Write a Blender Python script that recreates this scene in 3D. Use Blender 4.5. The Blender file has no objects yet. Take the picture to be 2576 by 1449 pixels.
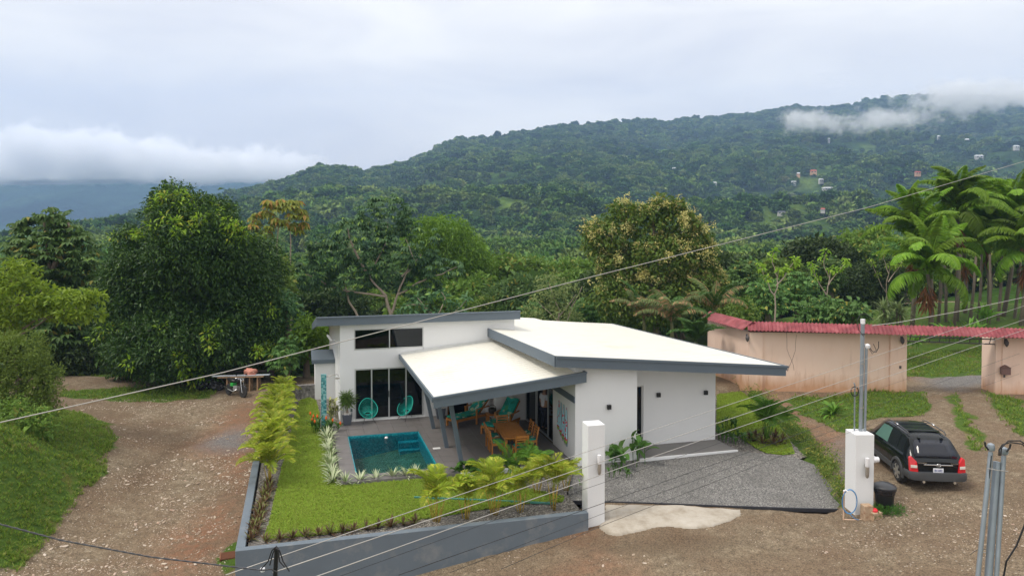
import bpy, bmesh, math, random
import numpy as np
from mathutils import Vector, Matrix, Euler
for _c in (bpy.data.objects, bpy.data.meshes, bpy.data.materials):
    for _x in list(_c): _c.remove(_x)
SC = bpy.context.scene
COL = SC.collection
rng = np.random.default_rng(7)
random.seed(7)
R = math.radians
# ------------------------------------------------------------ camera
F, H, CX, HY = 1800.0, 8.6, 1288.0, 555.0      # survey units: picture 2576 wide
cam_d = bpy.data.cameras.new('camera'); cam = bpy.data.objects.new('camera', cam_d); COL.objects.link(cam)
cam_d.sensor_width = 36.0; cam_d.lens = 36.0*F/2576.0; cam_d.shift_y = -0.04995
cam_d.clip_start = 0.2; cam_d.clip_end = 20000
cam.location = (0, 0, H); cam.rotation_euler = (R(90-1.3), 0, 0)
SC.camera = cam
# ------------------------------------------------------------ sky, sun, exposure
SUN_EL, SUN_AZ = R(58), R(-112)     # azimuth from +Y, clockwise positive
w = bpy.data.worlds.new('World'); SC.world = w; w.use_nodes = True
nt = w.node_tree; nt.nodes.clear(); N = nt.nodes.new; LK = nt.links.new
out = N('ShaderNodeOutputWorld'); mixs = N('ShaderNodeMixShader')
sky = N('ShaderNodeTexSky'); sky.sky_type = 'NISHITA'; sky.sun_disc = False
sky.sun_elevation = SUN_EL; sky.sun_rotation = SUN_AZ; sky.altitude = 100; sky.air_density = 1.2; sky.dust_density = 2.0
bg1 = N('ShaderNodeBackground'); bg1.inputs['Strength'].default_value = 0.10; LK(sky.outputs[0], bg1.inputs['Color'])
tc = N('ShaderNodeTexCoord'); mp = N('ShaderNodeMapping'); mp.inputs['Scale'].default_value = (1.6, 1.6, 6.0)
LK(tc.outputs['Generated'], mp.inputs['Vector'])
n1 = N('ShaderNodeTexNoise'); n1.inputs['Scale'].default_value = 2.0; n1.inputs['Detail'].default_value = 6; n1.inputs['Roughness'].default_value = .5
n1.inputs['Distortion'].default_value = .35
LK(mp.outputs[0], n1.inputs['Vector'])
cr = N('ShaderNodeValToRGB'); cr.color_ramp.elements[0].position = .33; cr.color_ramp.elements[0].color = (.575, .562, .57, 1)
cr.color_ramp.elements[1].position = .66; cr.color_ramp.elements[1].color = (.745, .715, .67, 1)
LK(n1.outputs['Fac'], cr.inputs['Fac'])
sep = N('ShaderNodeSeparateXYZ'); LK(tc.outputs['Generated'], sep.inputs[0])
ma = N('ShaderNodeMath'); ma.operation = 'MAXIMUM'; ma.inputs[1].default_value = 0.0; LK(sep.outputs['Z'], ma.inputs[0])
mb_ = N('ShaderNodeMath'); mb_.operation = 'MULTIPLY_ADD'; mb_.inputs[1].default_value = .72; mb_.inputs[2].default_value = .98; LK(ma.outputs[0], mb_.inputs[0])
bg2 = N('ShaderNodeBackground'); LK(cr.outputs[0], bg2.inputs['Color']); LK(mb_.outputs[0], bg2.inputs['Strength'])
mixs.inputs[0].default_value = 0.97
LK(bg1.outputs[0], mixs.inputs[1]); LK(bg2.outputs[0], mixs.inputs[2]); LK(mixs.outputs[0], out.inputs['Surface'])
sl = bpy.data.lights.new('sun', 'SUN'); sl.energy = 1.5; sl.angle = R(14); sl.color = (1, .93, .82)
so = bpy.data.objects.new('sun', sl); COL.objects.link(so)
_sd = Vector((math.sin(SUN_AZ)*math.cos(SUN_EL), math.cos(SUN_AZ)*math.cos(SUN_EL), math.sin(SUN_EL)))
so.rotation_euler = _sd.to_track_quat('Z', 'Y').to_euler()
SC.view_settings.view_transform = 'Standard'; SC.view_settings.look = 'None'
SC.view_settings.exposure = 0.64; SC.view_settings.gamma = 1.0; SC.view_settings.use_curve_mapping = False
cy = SC.cycles
cy.max_bounces = 11; cy.diffuse_bounces = 4; cy.glossy_bounces = 3; cy.transmission_bounces = 4; cy.volume_bounces = 10; cy.transparent_max_bounces = 8
cy.volume_max_steps = 64; cy.use_denoising = True; cy.sample_clamp_indirect = 4.0; cy.caustics_reflective = False; cy.caustics_refractive = False

# ------------------------------------------------------------ survey helpers (measured directions -> world points)
def G(x, y, z=0.0):
    Y = (H-z)*F/(y-HY); return Vector(((x-CX)/F*Y, Y, z))
def D(x, y, Y): return Vector(((x-CX)/F*Y, Y, H-(y-HY)*Y/F))
O = Vector((-7.338, 30.413, 0))
_a, _b = R(14.5), R(16.5)
U = Vector((math.cos(_a), math.sin(_a), 0)); V = Vector((-math.sin(_b), math.cos(_b), 0))
def W(u, v, z=0.0): return O + U*u + V*v + Vector((0, 0, z))
def UV(p):
    d = Vector(p) - O; det = U.x*V.y-V.x*U.y
    return ((d.x*V.y-V.x*d.y)/det, (U.x*d.y-d.x*U.y)/det)
def onv(x, y, vv):
    n = Vector((-U.y, U.x, 0)); o = Vector((0, 0, H)); d = Vector(((x-CX)/F, 1, -(y-HY)/F))
    return o + d*(n.dot(W(0, vv)-o)/n.dot(d))
# ------------------------------------------------------------ object helpers
def mesh_np(name, verts, faces, smooth=False):
    """faces: (n,3) or (n,4) array, or list of such arrays"""
    me = bpy.data.meshes.new(name)
    verts = np.asarray(verts, dtype=np.float32)
    if not isinstance(faces, list): faces = [faces]
    faces = [np.asarray(f, dtype=np.int32) for f in faces if len(f)]
    me.vertices.add(len(verts)); me.vertices.foreach_set('co', verts.ravel())
    idx = np.concatenate([f.ravel() for f in faces]); tot = np.concatenate([np.full(len(f), f.shape[1], np.int32) for f in faces])
    st = np.concatenate([[0], np.cumsum(tot)[:-1]]).astype(np.int32)
    me.loops.add(len(idx)); me.loops.foreach_set('vertex_index', idx)
    me.polygons.add(len(tot)); me.polygons.foreach_set('loop_start', st)
    try: me.polygons.foreach_set('loop_total', tot)
    except Exception: pass
    if smooth: me.polygons.foreach_set('use_smooth', np.ones(len(tot), bool))
    me.update(calc_edges=True); me.validate()
    return me
def tag(o, label=None, cat=None, group=None, kind=None):
    if label: o['label'] = label
    if cat: o['category'] = cat
    if group: o['group'] = group
    if kind: o['kind'] = kind
    return o
def link(name, me, mat=None, parent=None, loc=None, rot=None, scale=None):
    o = bpy.data.objects.new(name, me); COL.objects.link(o)
    if mat is not None and me is not None and len(me.materials) == 0: me.materials.append(mat)
    if parent is not None: o.parent = parent
    if loc is not None: o.location = loc
    if rot is not None: o.rotation_euler = rot
    if scale is not None: o.scale = (scale,)*3 if isinstance(scale, (int, float)) else scale
    return o
def thing(name, label, cat, loc=(0, 0, 0), rotz=0.0, group=None, scale=None):
    o = bpy.data.objects.new(name, None); COL.objects.link(o); o.empty_display_size = .2
    o.location = loc; o.rotation_euler = (0, 0, rotz)
    if scale: o.scale = (scale,)*3 if isinstance(scale, (int, float)) else scale
    return tag(o, label, cat, group)
def copy_tree(o, loc=None, rotz=None, label=None, parent=None, group=None, scale=None):
    c = o.copy(); COL.objects.link(c); c.parent = parent
    if loc is not None: c.location = loc
    if rotz is not None: c.rotation_euler = (0, 0, rotz)
    if scale is not None: c.scale = (scale,)*3 if isinstance(scale, (int, float)) else scale
    if label: c['label'] = label
    if group: c['group'] = group
    for ch in list(o.children): copy_tree(ch, parent=c)
    return c
class MB:
    """collects simple solids and links them as one mesh object"""
    def __init__(s): s.v = []; s.f = []
    def add(s, vs, fs):
        b = len(s.v); s.v += [tuple(p) for p in vs]; s.f += [tuple(b+i for i in f) for f in fs]; return s
    def hexa(s, p):   # 8 points: bottom ring ccw, top ring ccw
        return s.add(p, [(3, 2, 1, 0), (4, 5, 6, 7), (0, 1, 5, 4), (1, 2, 6, 5), (2, 3, 7, 6), (3, 0, 4, 7)])
    def box(s, x0, x1, y0, y1, z0, z1, M=None):
        p = [Vector(q) for q in ((x0, y0, z0), (x1, y0, z0), (x1, y1, z0), (x0, y1, z0), (x0, y0, z1), (x1, y0, z1), (x1, y1, z1), (x0, y1, z1))]
        if M is not None: p = [M @ q for q in p]
        return s.hexa(p)
    def bar(s, a, b, w, h=None, up=(0, 0, 1)):
        a = Vector(a); b = Vector(b); h = h or w; d = (b-a).normalized(); up = Vector(up)
        if abs(d.dot(up)) > .98: up = Vector((0, 1, 0))
        x = d.cross(up).normalized()*w/2; y = x.cross(d).normalized()*h/2
        return s.hexa([a-x-y, a+x-y, b+x-y, b-x-y, a-x+y, a+x+y, b+x+y, b-x+y])
    def tube(s, pts, r, n=8, cap=True):
        pts = [Vector(p) for p in pts]; rs = r if isinstance(r, (list, tuple)) else [r]*len(pts)
        b = len(s.v); ref = None
        for i, p in enumerate(pts):
            d = (pts[min(i+1, len(pts)-1)]-pts[max(i-1, 0)]).normalized()
            if ref is None: ref = d.orthogonal().normalized()
            x = (ref-d*ref.dot(d)).normalized(); ref = x; y = d.cross(x)
            for k in range(n):
                t = 2*math.pi*k/n; s.v.append(tuple(p+(x*math.cos(t)+y*math.sin(t))*rs[i]))
        for i in range(len(pts)-1):
            for k in range(n):
                k2 = (k+1) % n; s.f.append((b+i*n+k, b+i*n+k2, b+(i+1)*n+k2, b+(i+1)*n+k))
        if cap:
            s.f.append(tuple(b+k for k in reversed(range(n)))); e = b+(len(pts)-1)*n; s.f.append(tuple(e+k for k in range(n)))
        return s
    def lathe(s, prof, c=(0, 0, 0), n=16, M=None):
        b = len(s.v); c = Vector(c)
        for r, z in prof:
            for k in range(n):
                t = 2*math.pi*k/n; q = Vector((r*math.cos(t), r*math.sin(t), z))
                s.v.append(tuple((M @ q if M is not None else q)+c))
        for i in range(len(prof)-1):
            for k in range(n):
                k2 = (k+1) % n; s.f.append((b+i*n+k, b+i*n+k2, b+(i+1)*n+k2, b+(i+1)*n+k))
        s.f.append(tuple(b+k for k in reversed(range(n)))); e = b+(len(prof)-1)*n; s.f.append(tuple(e+k for k in range(n)))
        return s
    def prism(s, poly, z0, z1):
        n = len(poly); vs = [(p[0], p[1], z0) for p in poly]+[(p[0], p[1], z1) for p in poly]
        return s.add(vs, [tuple(reversed(range(n))), tuple(range(n, 2*n))]+[(i, (i+1) % n, n+(i+1) % n, n+i) for i in range(n)])
    def build(s, name, mat=None, parent=None, smooth=False, bevel=0.0, **k):
        me = bpy.data.meshes.new(name); me.from_pydata(s.v, [], s.f); me.update()
        if smooth: me.polygons.foreach_set('use_smooth', np.ones(len(me.polygons), bool))
        if smooth == 2:
            try: me.set_sharp_from_angle(angle=R(40))
            except Exception: pass
        o = link(name, me, mat, parent, **k)
        if bevel:
            m = o.modifiers.new('bevel', 'BEVEL'); m.width = bevel; m.segments = 2; m.limit_method = 'ANGLE'
        return o
# ------------------------------------------------------------ materials
def new_mat(name):
    m = bpy.data.materials.new(name); m.use_nodes = True; t = m.node_tree
    return m, t, t.nodes['Principled BSDF'], t.nodes['Material Output']
def setc(s, c): s.default_value = (c[0], c[1], c[2], 1)
def nz(t, scale, detail=4, rough=.55, vec=None, dist=0.0):
    n = t.nodes.new('ShaderNodeTexNoise'); n.inputs['Scale'].default_value = scale; n.inputs['Detail'].default_value = detail
    n.inputs['Roughness'].default_value = rough; n.inputs['Distortion'].default_value = dist
    if vec is not None: t.links.new(vec, n.inputs['Vector'])
    return n
def ramp(t, fac, stops):
    r = t.nodes.new('ShaderNodeValToRGB'); e = r.color_ramp.elements
    while len(e) < len(stops): e.new(0.5)
    for k, (p, c) in enumerate(stops):
        e[k].position = p; e[k].color = (*c, 1) if len(c) == 3 else c
    t.links.new(fac, r.inputs['Fac']); return r
def mixc(t, fac, a, b, mode='MIX'):
    m = t.nodes.new('ShaderNodeMix'); m.data_type = 'RGBA'; m.blend_type = mode
    for s, x in ((m.inputs[0], fac), (m.inputs[6], a), (m.inputs[7], b)):
        if isinstance(x, (int, float)): s.default_value = x
        elif isinstance(x, tuple): s.default_value = (*x[:3], 1)
        else: t.links.new(x, s)
    return m.outputs[2]
def math_(t, op, a, b=None, c=None, clamp=False):
    m = t.nodes.new('ShaderNodeMath'); m.operation = op; m.use_clamp = clamp
    for s, x in zip(m.inputs, (a, b, c)):
        if x is None: continue
        if isinstance(x, (int, float)): s.default_value = x
        else: t.links.new(x, s)
    return m.outputs[0]
def bump(t, b, h, strength=.3, dist=.02):
    n = t.nodes.new('ShaderNodeBump'); n.inputs['Strength'].default_value = strength; n.inputs['Distance'].default_value = dist
    t.links.new(h, n.inputs['Height']); t.links.new(n.outputs[0], b.inputs['Normal'])
def pos(t):
    g = t.nodes.new('ShaderNodeNewGeometry'); return g.outputs['Position']
def simple(name, c, rough=.6, metal=0.0, var=.12, vscale=3.0, bmp=0.0, bscale=60, spec=.5, dirt=None):
    m, t, b, o = new_mat(name); p = pos(t)
    n = nz(t, vscale, 5, .6, p)
    lo = tuple(x*(1-var) for x in c); hi = tuple(min(1, x*(1+var)) for x in c)
    col = mixc(t, n.outputs['Fac'], lo, hi)
    if dirt:
        n2 = nz(t, dirt[1], 5, .65, p); f = ramp(t, n2.outputs['Fac'], [(dirt[2], (0, 0, 0)), (dirt[2]+.2, (1, 1, 1))])
        col = mixc(t, f.outputs[0], col, dirt[0])
    t.links.new(col, b.inputs['Base Color']); b.inputs['Roughness'].default_value = rough; b.inputs['Metallic'].default_value = metal
    b.inputs['Specular IOR Level'].default_value = spec
    if bmp:
        n3 = nz(t, bscale, 3, .6, p); bump(t, b, n3.outputs['Fac'], bmp, .01)
    return m
LEAF_GAIN = 1.25
def leafmat(name, c1, c2, c3=None, trans=.25, rough=.45, island=True, objvar=.25, third=.9):
    """leaves vary leaf by leaf, plant by plant and in patches"""
    c1, c2, c3 = [None if c is None else tuple(min(.62, q*LEAF_GAIN) for q in c) for c in (c1, c2, c3)]; trans = min(.42, trans+.12)
    m, t, b, o = new_mat(name)
    g = t.nodes.new('ShaderNodeNewGeometry'); oi = t.nodes.new('ShaderNodeObjectInfo')
    n = nz(t, .9, 3, .6, g.outputs['Position'])
    f = math_(t, 'ADD', math_(t, 'MULTIPLY', g.outputs['Random Per Island'], .6), math_(t, 'MULTIPLY', n.outputs['Fac'], .5), clamp=True)
    col = mixc(t, f, c1, c2)
    if c3:
        f3 = math_(t, 'GREATER_THAN', g.outputs['Random Per Island'], third)
        col = mixc(t, f3, col, c3)
    v = math_(t, 'MULTIPLY_ADD', oi.outputs['Random'], objvar*2, 1-objvar)
    hs = t.nodes.new('ShaderNodeHueSaturation'); t.links.new(col, hs.inputs['Color']); t.links.new(v, hs.inputs['Value'])
    h = math_(t, 'MULTIPLY_ADD', oi.outputs['Random'], .016, .495); t.links.new(h, hs.inputs['Hue'])
    t.links.new(hs.outputs[0], b.inputs['Base Color']); b.inputs['Roughness'].default_value = rough
    b.inputs['Specular IOR Level'].default_value = .3
    if trans:
        tr = t.nodes.new('ShaderNodeBsdfTranslucent'); t.links.new(hs.outputs[0], tr.inputs['Color'])
        ms = t.nodes.new('ShaderNodeMixShader'); ms.inputs[0].default_value = trans
        t.links.new(b.outputs[0], ms.inputs[1]); t.links.new(tr.outputs[0], ms.inputs[2]); t.links.new(ms.outputs[0], o.inputs['Surface'])
    return m
def in_poly(px, py, poly):
    px = np.asarray(px); py = np.asarray(py); c = np.zeros(px.shape, bool); n = len(poly)
    for i in range(n):
        x0, y0 = poly[i][0], poly[i][1]; x1, y1 = poly[(i+1) % n][0], poly[(i+1) % n][1]
        if y0 == y1: continue
        hit = ((y0 > py) != (y1 > py)) & (px < (x1-x0)*(py-y0)/(y1-y0)+x0); c ^= hit
    return c
def seg_dist(px, py, poly, closed=True):
    d = np.full(np.shape(px), 1e9); n = len(poly)
    for i in range(n if closed else n-1):
        ax, ay = poly[i][0], poly[i][1]; bx, by = poly[(i+1) % n][0], poly[(i+1) % n][1]
        L2 = (bx-ax)**2+(by-ay)**2+1e-9; t = np.clip(((px-ax)*(bx-ax)+(py-ay)*(by-ay))/L2, 0, 1)
        d = np.minimum(d, np.hypot(px-ax-t*(bx-ax), py-ay-t*(by-ay)))
    return d
def vnoise(x, y, seed=0, octs=4):
    """value noise, vectorised"""
    x = np.asarray(x, float); y = np.asarray(y, float); tot = 0; amp = 1; s = 0
    for k in range(octs):
        xi = np.floor(x).astype(np.int64); yi = np.floor(y).astype(np.int64); fx = x-xi; fy = y-yi
        fx = fx*fx*(3-2*fx); fy = fy*fy*(3-2*fy)
        def h(a, b):
            n = (a*374761393+b*668265263+(seed+k)*974634777) & 0x7fffffff
            n = ((n ^ (n >> 13))*1274126177) & 0x7fffffff
            return ((n ^ (n >> 16)) & 0xffff)/65535.0
        r = (h(xi, yi)*(1-fx)+h(xi+1, yi)*fx)*(1-fy)+(h(xi, yi+1)*(1-fx)+h(xi+1, yi+1)*fx)*fy
        tot = tot+r*amp; s += amp; amp *= .5; x = x*2.03+17.1; y = y*2.03+5.7
    return tot/s
# ============================================================ TERRAIN
CPX = [(584,1440,-1.9),(300,1449,-2.0),(80,1449,-1.9),(430,1300,-1.85),(600,1250,-1.6),(450,1150,-1.5),(600,1100,-1.3),(350,1050,-1.2),
 (560,1010,-.95),(200,1000,-.9),(300,985,-.9),(650,965,-.8),(240,1180,-1.15),(130,1180,-.4),(60,1120,.5),(0,1250,-.3),(0,1100,1.0),
 (100,1300,-1.4),(0,1390,-1.6),(1300,1400,-.85),(1054,1447,-1.2),(1477,1330,-.5),(1600,1400,-.5),(1800,1350,-.40),(2100,1310,-.34),(1520,1275,-.36),(1800,1283,-.36),
 (2300,1400,-.12),(2500,1449,0),(2400,1300,.05),(2300,1215,.15),(2500,1150,.3),(2200,1150,.1),(2050,1100,0),(1950,1010,0),(2300,1030,.2),
 (1900,985,.15),(2200,990,.2),(2420,960,.3),(2576,1000,.4),(2400,900,.5),(2576,830,1.3)]
CPW = [(-5,41,-.5),(0,45,-1),(8,45,-.5),(-12,46,-1.4),(-10,55,-4),(5,55,-3),(15,50,-1),(30,60,1.0),(0,62,-4),(-25,46,-1.2),(-25,60,-4),
 (-40,40,0),(-40,60,-3),(0,8,-1.5),(-15,10,-2),(15,8,0),(30,20,.4),(45,40,1.0),(-30,20,1.2),(50,62,1.5),(-9,36,-.4),(16,35,.1),(-3,15,-1.9),(-60,30,2),(60,10,.5),(-60,62,-2)]
_P = np.array([tuple(G(*c)) for c in CPX]+[tuple(map(float, c)) for c in CPW])
def _tk(r2): return np.where(r2 > 1e-9, .5*r2*np.log(np.maximum(r2, 1e-9)), 0)
def _tps():
    n = len(_P); A = np.zeros((n+3, n+3)); dx = _P[:, None, :2]-_P[None, :, :2]
    A[:n, :n] = _tk((dx**2).sum(-1))+np.eye(n)*.6; A[:n, n] = 1; A[:n, n+1:] = _P[:, :2]; A[n:, :n] = A[:n, n:].T
    return np.linalg.solve(A, np.concatenate([_P[:, 2], np.zeros(3)]))
_TW = _tps()
def tz_raw(x, y):
    x = np.asarray(x, float); y = np.asarray(y, float); n = len(_P); z = _TW[n]+_TW[n+1]*x+_TW[n+2]*y
    for i in range(n): z = z+_TW[i]*_tk((x-_P[i, 0])**2+(y-_P[i, 1])**2)
    return z
def poly_px(pts, z=0.0): return [tuple(G(a, b, z)[:2]) for a, b in pts]
# the raised yard: inside it the terrain lies below the yard's own sheets
YARD = [tuple(W(*q)[:2]) for q in ((-3.15, -11.5), (-3.15, 5.4), (-.5, 12.5), (16.0, 12.5), (17.0, .5))] + \
       poly_px([(1868, 985), (1912, 1015), (1990, 1085), (2030, 1145), (2085, 1200), (2132, 1285)], -.1) + [tuple(G(1800, 1279, -.36)[:2]), tuple(G(1528, 1268, -.36)[:2]), tuple(W(6.55, -11.4)[:2])]
def tz(x, y):
    z = tz_raw(x, y); x = np.asarray(x, float); y = np.asarray(y, float)
    z = z+(vnoise(x*.9, y*.9, 3)-.5)*.10+(vnoise(x*3, y*3, 5)-.5)*.03
    ins = in_poly(x, y, YARD); d = seg_dist(x, y, YARD)
    det = U.x*V.y-V.x*U.y; uu = ((x-O.x)*V.y-V.x*(np.asarray(y, float)-O.y))/det; vv = (U.x*(np.asarray(y, float)-O.y)-(x-O.x)*U.y)/det
    ys = np.where(uu > 6.4, -.05, -.125)-.295*np.clip((-7.4-vv)/3.4, 0, 1)*(uu > 6.4)
    return np.where(ins, np.minimum(z, ys-.03-.5*np.clip(d-.15, 0, 1)), z)
def T1(x, y): return float(tz(np.array([x]), np.array([y]))[0])
def onT(px, py):
    """where the line of sight through a measured point meets the terrain"""
    Y = np.linspace(12, 62, 600); X = (px-CX)/F*Y; Z = H-(py-HY)*Y/F; dz = Z-tz(X, Y)
    k = np.argmax(dz < 0) if (dz < 0).any() else len(Y)-1
    return Vector((X[k], Y[k], tz(X[k:k+1], Y[k:k+1])[0]))
def tpoly(pts): return [tuple(onT(a, b)[:2]) for a, b in pts]

# masks of the ground cover, as outlines on the ground
P_GRASS = [tpoly(q) for q in (
 [(-200,1120),(60,1075),(140,1030),(195,1040),(265,1070),(285,1110),(262,1150),(262,1200),(200,1255),(165,1300),(110,1370),(30,1449),(-200,1449)],
 [(135,985),(300,978),(500,972),(545,985),(530,1003),(430,1010),(330,1015),(240,1008),(150,1000)],
 [(1990,1000),(2110,995),(2200,985),(2335,990),(2345,1020),(2335,1050),(2250,1052),(2180,1062),(2180,1085),(2110,1090),(2050,1060),(2010,1050)],
 [(2396,990),(2420,995),(2435,1040),(2470,1080),(2490,1140),(2450,1140),(2440,1090),(2415,1050)],
 [(2470,985),(2580,1010),(2640,1100),(2620,1130),(2550,1090),(2500,1030)],
 [(2270,890),(2345,870),(2420,855),(2520,850),(2640,840),(2640,700),(2250,700)],
 [(2282,905),(2345,895),(2305,925),(2290,950)],
 [(540,1400),(640,1340),(600,1449),(560,1449)],
 [(1890,975),(1925,1000),(1995,1060),(2060,1120),(2110,1160),(2135,1290),(2105,1290),(2080,1230),(2020,1160),(1950,1090),(1900,1020)],
)]
P_GRASS += [[(-70, 44.5), (-15, 43.5), (-14, 70), (-70, 70)], [(-15, 44.5), (14, 42), (17, 70), (-15, 70)], [(11, 38.5), (40, 37.5), (60, 60), (14, 66)]]
P_RED = [tpoly(q) for q in ([(380,1449),(430,1350),(520,1280),(600,1250),(600,1330),(540,1390),(500,1449)],[(470,1120),(560,1050),(640,1000),(640,1230),(560,1200)],
 [(1915,985),(1985,1000),(2010,1050),(2060,1080),(2120,1100),(2200,1100),(2180,1140),(2080,1130),(1990,1060)],[(1470,1330),(1500,1335),(1500,1350),(1460,1352)],
 [(2290,930),(2400,900),(2520,900),(2510,915),(2400,920),(2310,960)],[(1480,1400),(1600,1449),(1450,1449)])]
P_GREY = [tpoly(q) for q in ([(510,1120),(560,1085),(620,1085),(630,1120),(560,1150)],[(2330,930),(2500,905),(2505,970),(2400,985),(2335,975)],[(2120,1120),(2145,1110),(2145,1240)])]
P_PALE = [tpoly(q) for q in ([(150,1000),(420,1010),(600,1010),(560,1050),(430,1060),(330,1075),(300,1030)],[(300,1120),(420,1090),(560,1030),(480,1150),(300,1300),(230,1400),(150,1449),(-20,1449),(200,1280)],
 [(330,1300),(560,1190),(590,1150),(560,1260),(400,1330),(330,1449),(180,1449)],[(2150,1270),(2576,1320),(2576,1449),(2100,1449)])]
P_WET = [tpoly(q) for q in ([(2215,1352),(2300,1335),(2370,1300),(2385,1312),(2320,1350),(2240,1366)],[(2390,1190),(2450,1230),(2576,1260),(2576,1275),(2440,1245),(2380,1205)],[(320,1180),(420,1130),(480,1120),(400,1190),(330,1260)],[(1480,1370),(1700,1362),(1900,1385),(1750,1400),(1550,1395)])]
def mk_mask(polys, x, y, soft=.5):
    m = np.zeros(x.shape)
    wx = x+(vnoise(x*.8, y*.8, 11)-.5)*1.3; wy = y+(vnoise(x*.8, y*.8, 23)-.5)*1.3
    for q in polys:
        ins = in_poly(wx, wy, q); d = seg_dist(wx, wy, q); m = np.maximum(m, np.clip(.5+np.where(ins, d, -d)/(2*soft), 0, 1))
    return m
def grid_mesh(name, xs, ys, zf):
    X, Y = np.meshgrid(xs, ys); Z = zf(X.ravel(), Y.ravel()); v = np.stack([X.ravel(), Y.ravel(), Z], 1)
    nx, ny = len(xs), len(ys); i = (np.arange(ny-1)[:, None]*nx+np.arange(nx-1)[None, :]).ravel()
    return mesh_np(name, v, np.stack([i, i+1, i+nx+1, i+nx], 1), smooth=True), X.ravel(), Y.ravel()
def attr(me, name, val):
    a = me.attributes.new(name, 'FLOAT', 'POINT'); a.data.foreach_set('value', np.asarray(val, np.float32))
tme, TX, TY = grid_mesh('ground', np.arange(-62, 62.1, .28), np.arange(3, 64.1, .28), tz)
attr(tme, 'grass', mk_mask(P_GRASS, TX, TY, .35)); attr(tme, 'red', mk_mask(P_RED, TX, TY, .9))
attr(tme, 'wet', mk_mask(P_WET, TX, TY, .4)); attr(tme, 'grey', mk_mask(P_GREY, TX, TY, .6)); attr(tme, 'pale', mk_mask(P_PALE, TX, TY, .8))
def ground_mat():
    m, t, b, o = new_mat('dirt_and_grass'); p = pos(t)
    def A(n):
        a = t.nodes.new('ShaderNodeAttribute'); a.attribute_name = n; return a.outputs['Fac']
    big = nz(t, .5, 5, .6, p); mid = nz(t, 3.5, 6, .7, p); fine = nz(t, 28, 4, .7, p)
    vor = t.nodes.new('ShaderNodeTexVoronoi'); vor.inputs['Scale'].default_value = 13; t.links.new(p, vor.inputs['Vector'])
    vor2 = t.nodes.new('ShaderNodeTexVoronoi'); vor2.inputs['Scale'].default_value = 34; t.links.new(p, vor2.inputs['Vector'])
    dirt = ramp(t, mid.outputs['Fac'], [(.25, (.098, .076, .052)), (.5, (.200, .160, .113)), (.75, (.33, .28, .205))]).outputs[0]
    dirt = mixc(t, ramp(t, big.outputs['Fac'], [(.35, (0, 0, 0)), (.65, (1, 1, 1))]).outputs[0], dirt, (.165, .118, .080))
    sp = ramp(t, vor2.outputs['Color'], [(.0, (.35, .35, .35)), (1.0, (1.75, 1.7, 1.6))]).outputs[0]
    dirt = mixc(t, .75, dirt, sp, 'MULTIPLY')
    # small pale pebbles pressed in the surface
    pm = math_(t, 'MULTIPLY', math_(t, 'LESS_THAN', vor.outputs['Distance'], .36), math_(t, 'GREATER_THAN', vor.outputs['Color'], math_(t, 'MULTIPLY_ADD', A('pale'), -.25, .93)))
    dirt = mixc(t, math_(t, 'MULTIPLY', pm, .6), dirt, ramp(t, vor.outputs['Color'], [(.3, (.34, .27, .20)), (1, (.52, .46, .38))]).outputs[0])
    red = mixc(t, fine.outputs['Fac'], (.16, .05, .022), (.36, .14, .07))
    rn = math_(t, 'MULTIPLY', A('red'), ramp(t, mid.outputs['Fac'], [(.38, (.15, .15, .15)), (.62, (1, 1, 1))]).outputs[0])
    dirt = mixc(t, math_(t, 'MULTIPLY', rn, .62), dirt, red)
    dirt = mixc(t, math_(t, 'MULTIPLY', A('grey'), .85), dirt, mixc(t, vor2.outputs['Color'], (.07, .07, .072), (.27, .265, .26)))
    dirt = mixc(t, math_(t, 'MULTIPLY', math_(t, 'MULTIPLY', A('wet'), ramp(t, mid.outputs['Fac'], [(.35, (.2, .2, .2)), (.6, (1, 1, 1))]).outputs[0]), .7), dirt, (.085, .058, .036))
    gr = ramp(t, mid.outputs['Fac'], [(.25, (.03, .055, .010)), (.5, (.075, .13, .018)), (.8, (.15, .19, .035))]).outputs[0]
    gr = mixc(t, math_(t, 'MULTIPLY', fine.outputs['Fac'], .8), gr, (.05, .10, .015))
    bn = nz(t, 1.1, 4, .6, p)
    gr = mixc(t, ramp(t, bn.outputs['Fac'], [(.55, (0, 0, 0)), (.72, (.8, .8, .8))]).outputs[0], gr, (.15, .12, .04))
    gf = math_(t, 'ADD', A('grass'), math_(t, 'MULTIPLY_ADD', mid.outputs['Fac'], .9, -.45))
    gf = ramp(t, gf, [(.42, (0, 0, 0)), (.58, (1, 1, 1))]).outputs[0]
    col = mixc(t, gf, dirt, gr)
    t.links.new(col, b.inputs['Base Color']); b.inputs['Roughness'].default_value = .95; b.inputs['Specular IOR Level'].default_value = .15
    hgt = math_(t, 'ADD', math_(t, 'MULTIPLY', fine.outputs['Fac'], .6), math_(t, 'ADD', mid.outputs['Fac'], math_(t, 'MULTIPLY', math_(t, 'SUBTRACT', .5, vor.outputs['Distance']), .7)))
    bump(t, b, hgt, .8, .05); return m
M_GROUND = ground_mat()
ground = tag(link('ground', tme, M_GROUND), kind='structure')

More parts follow.
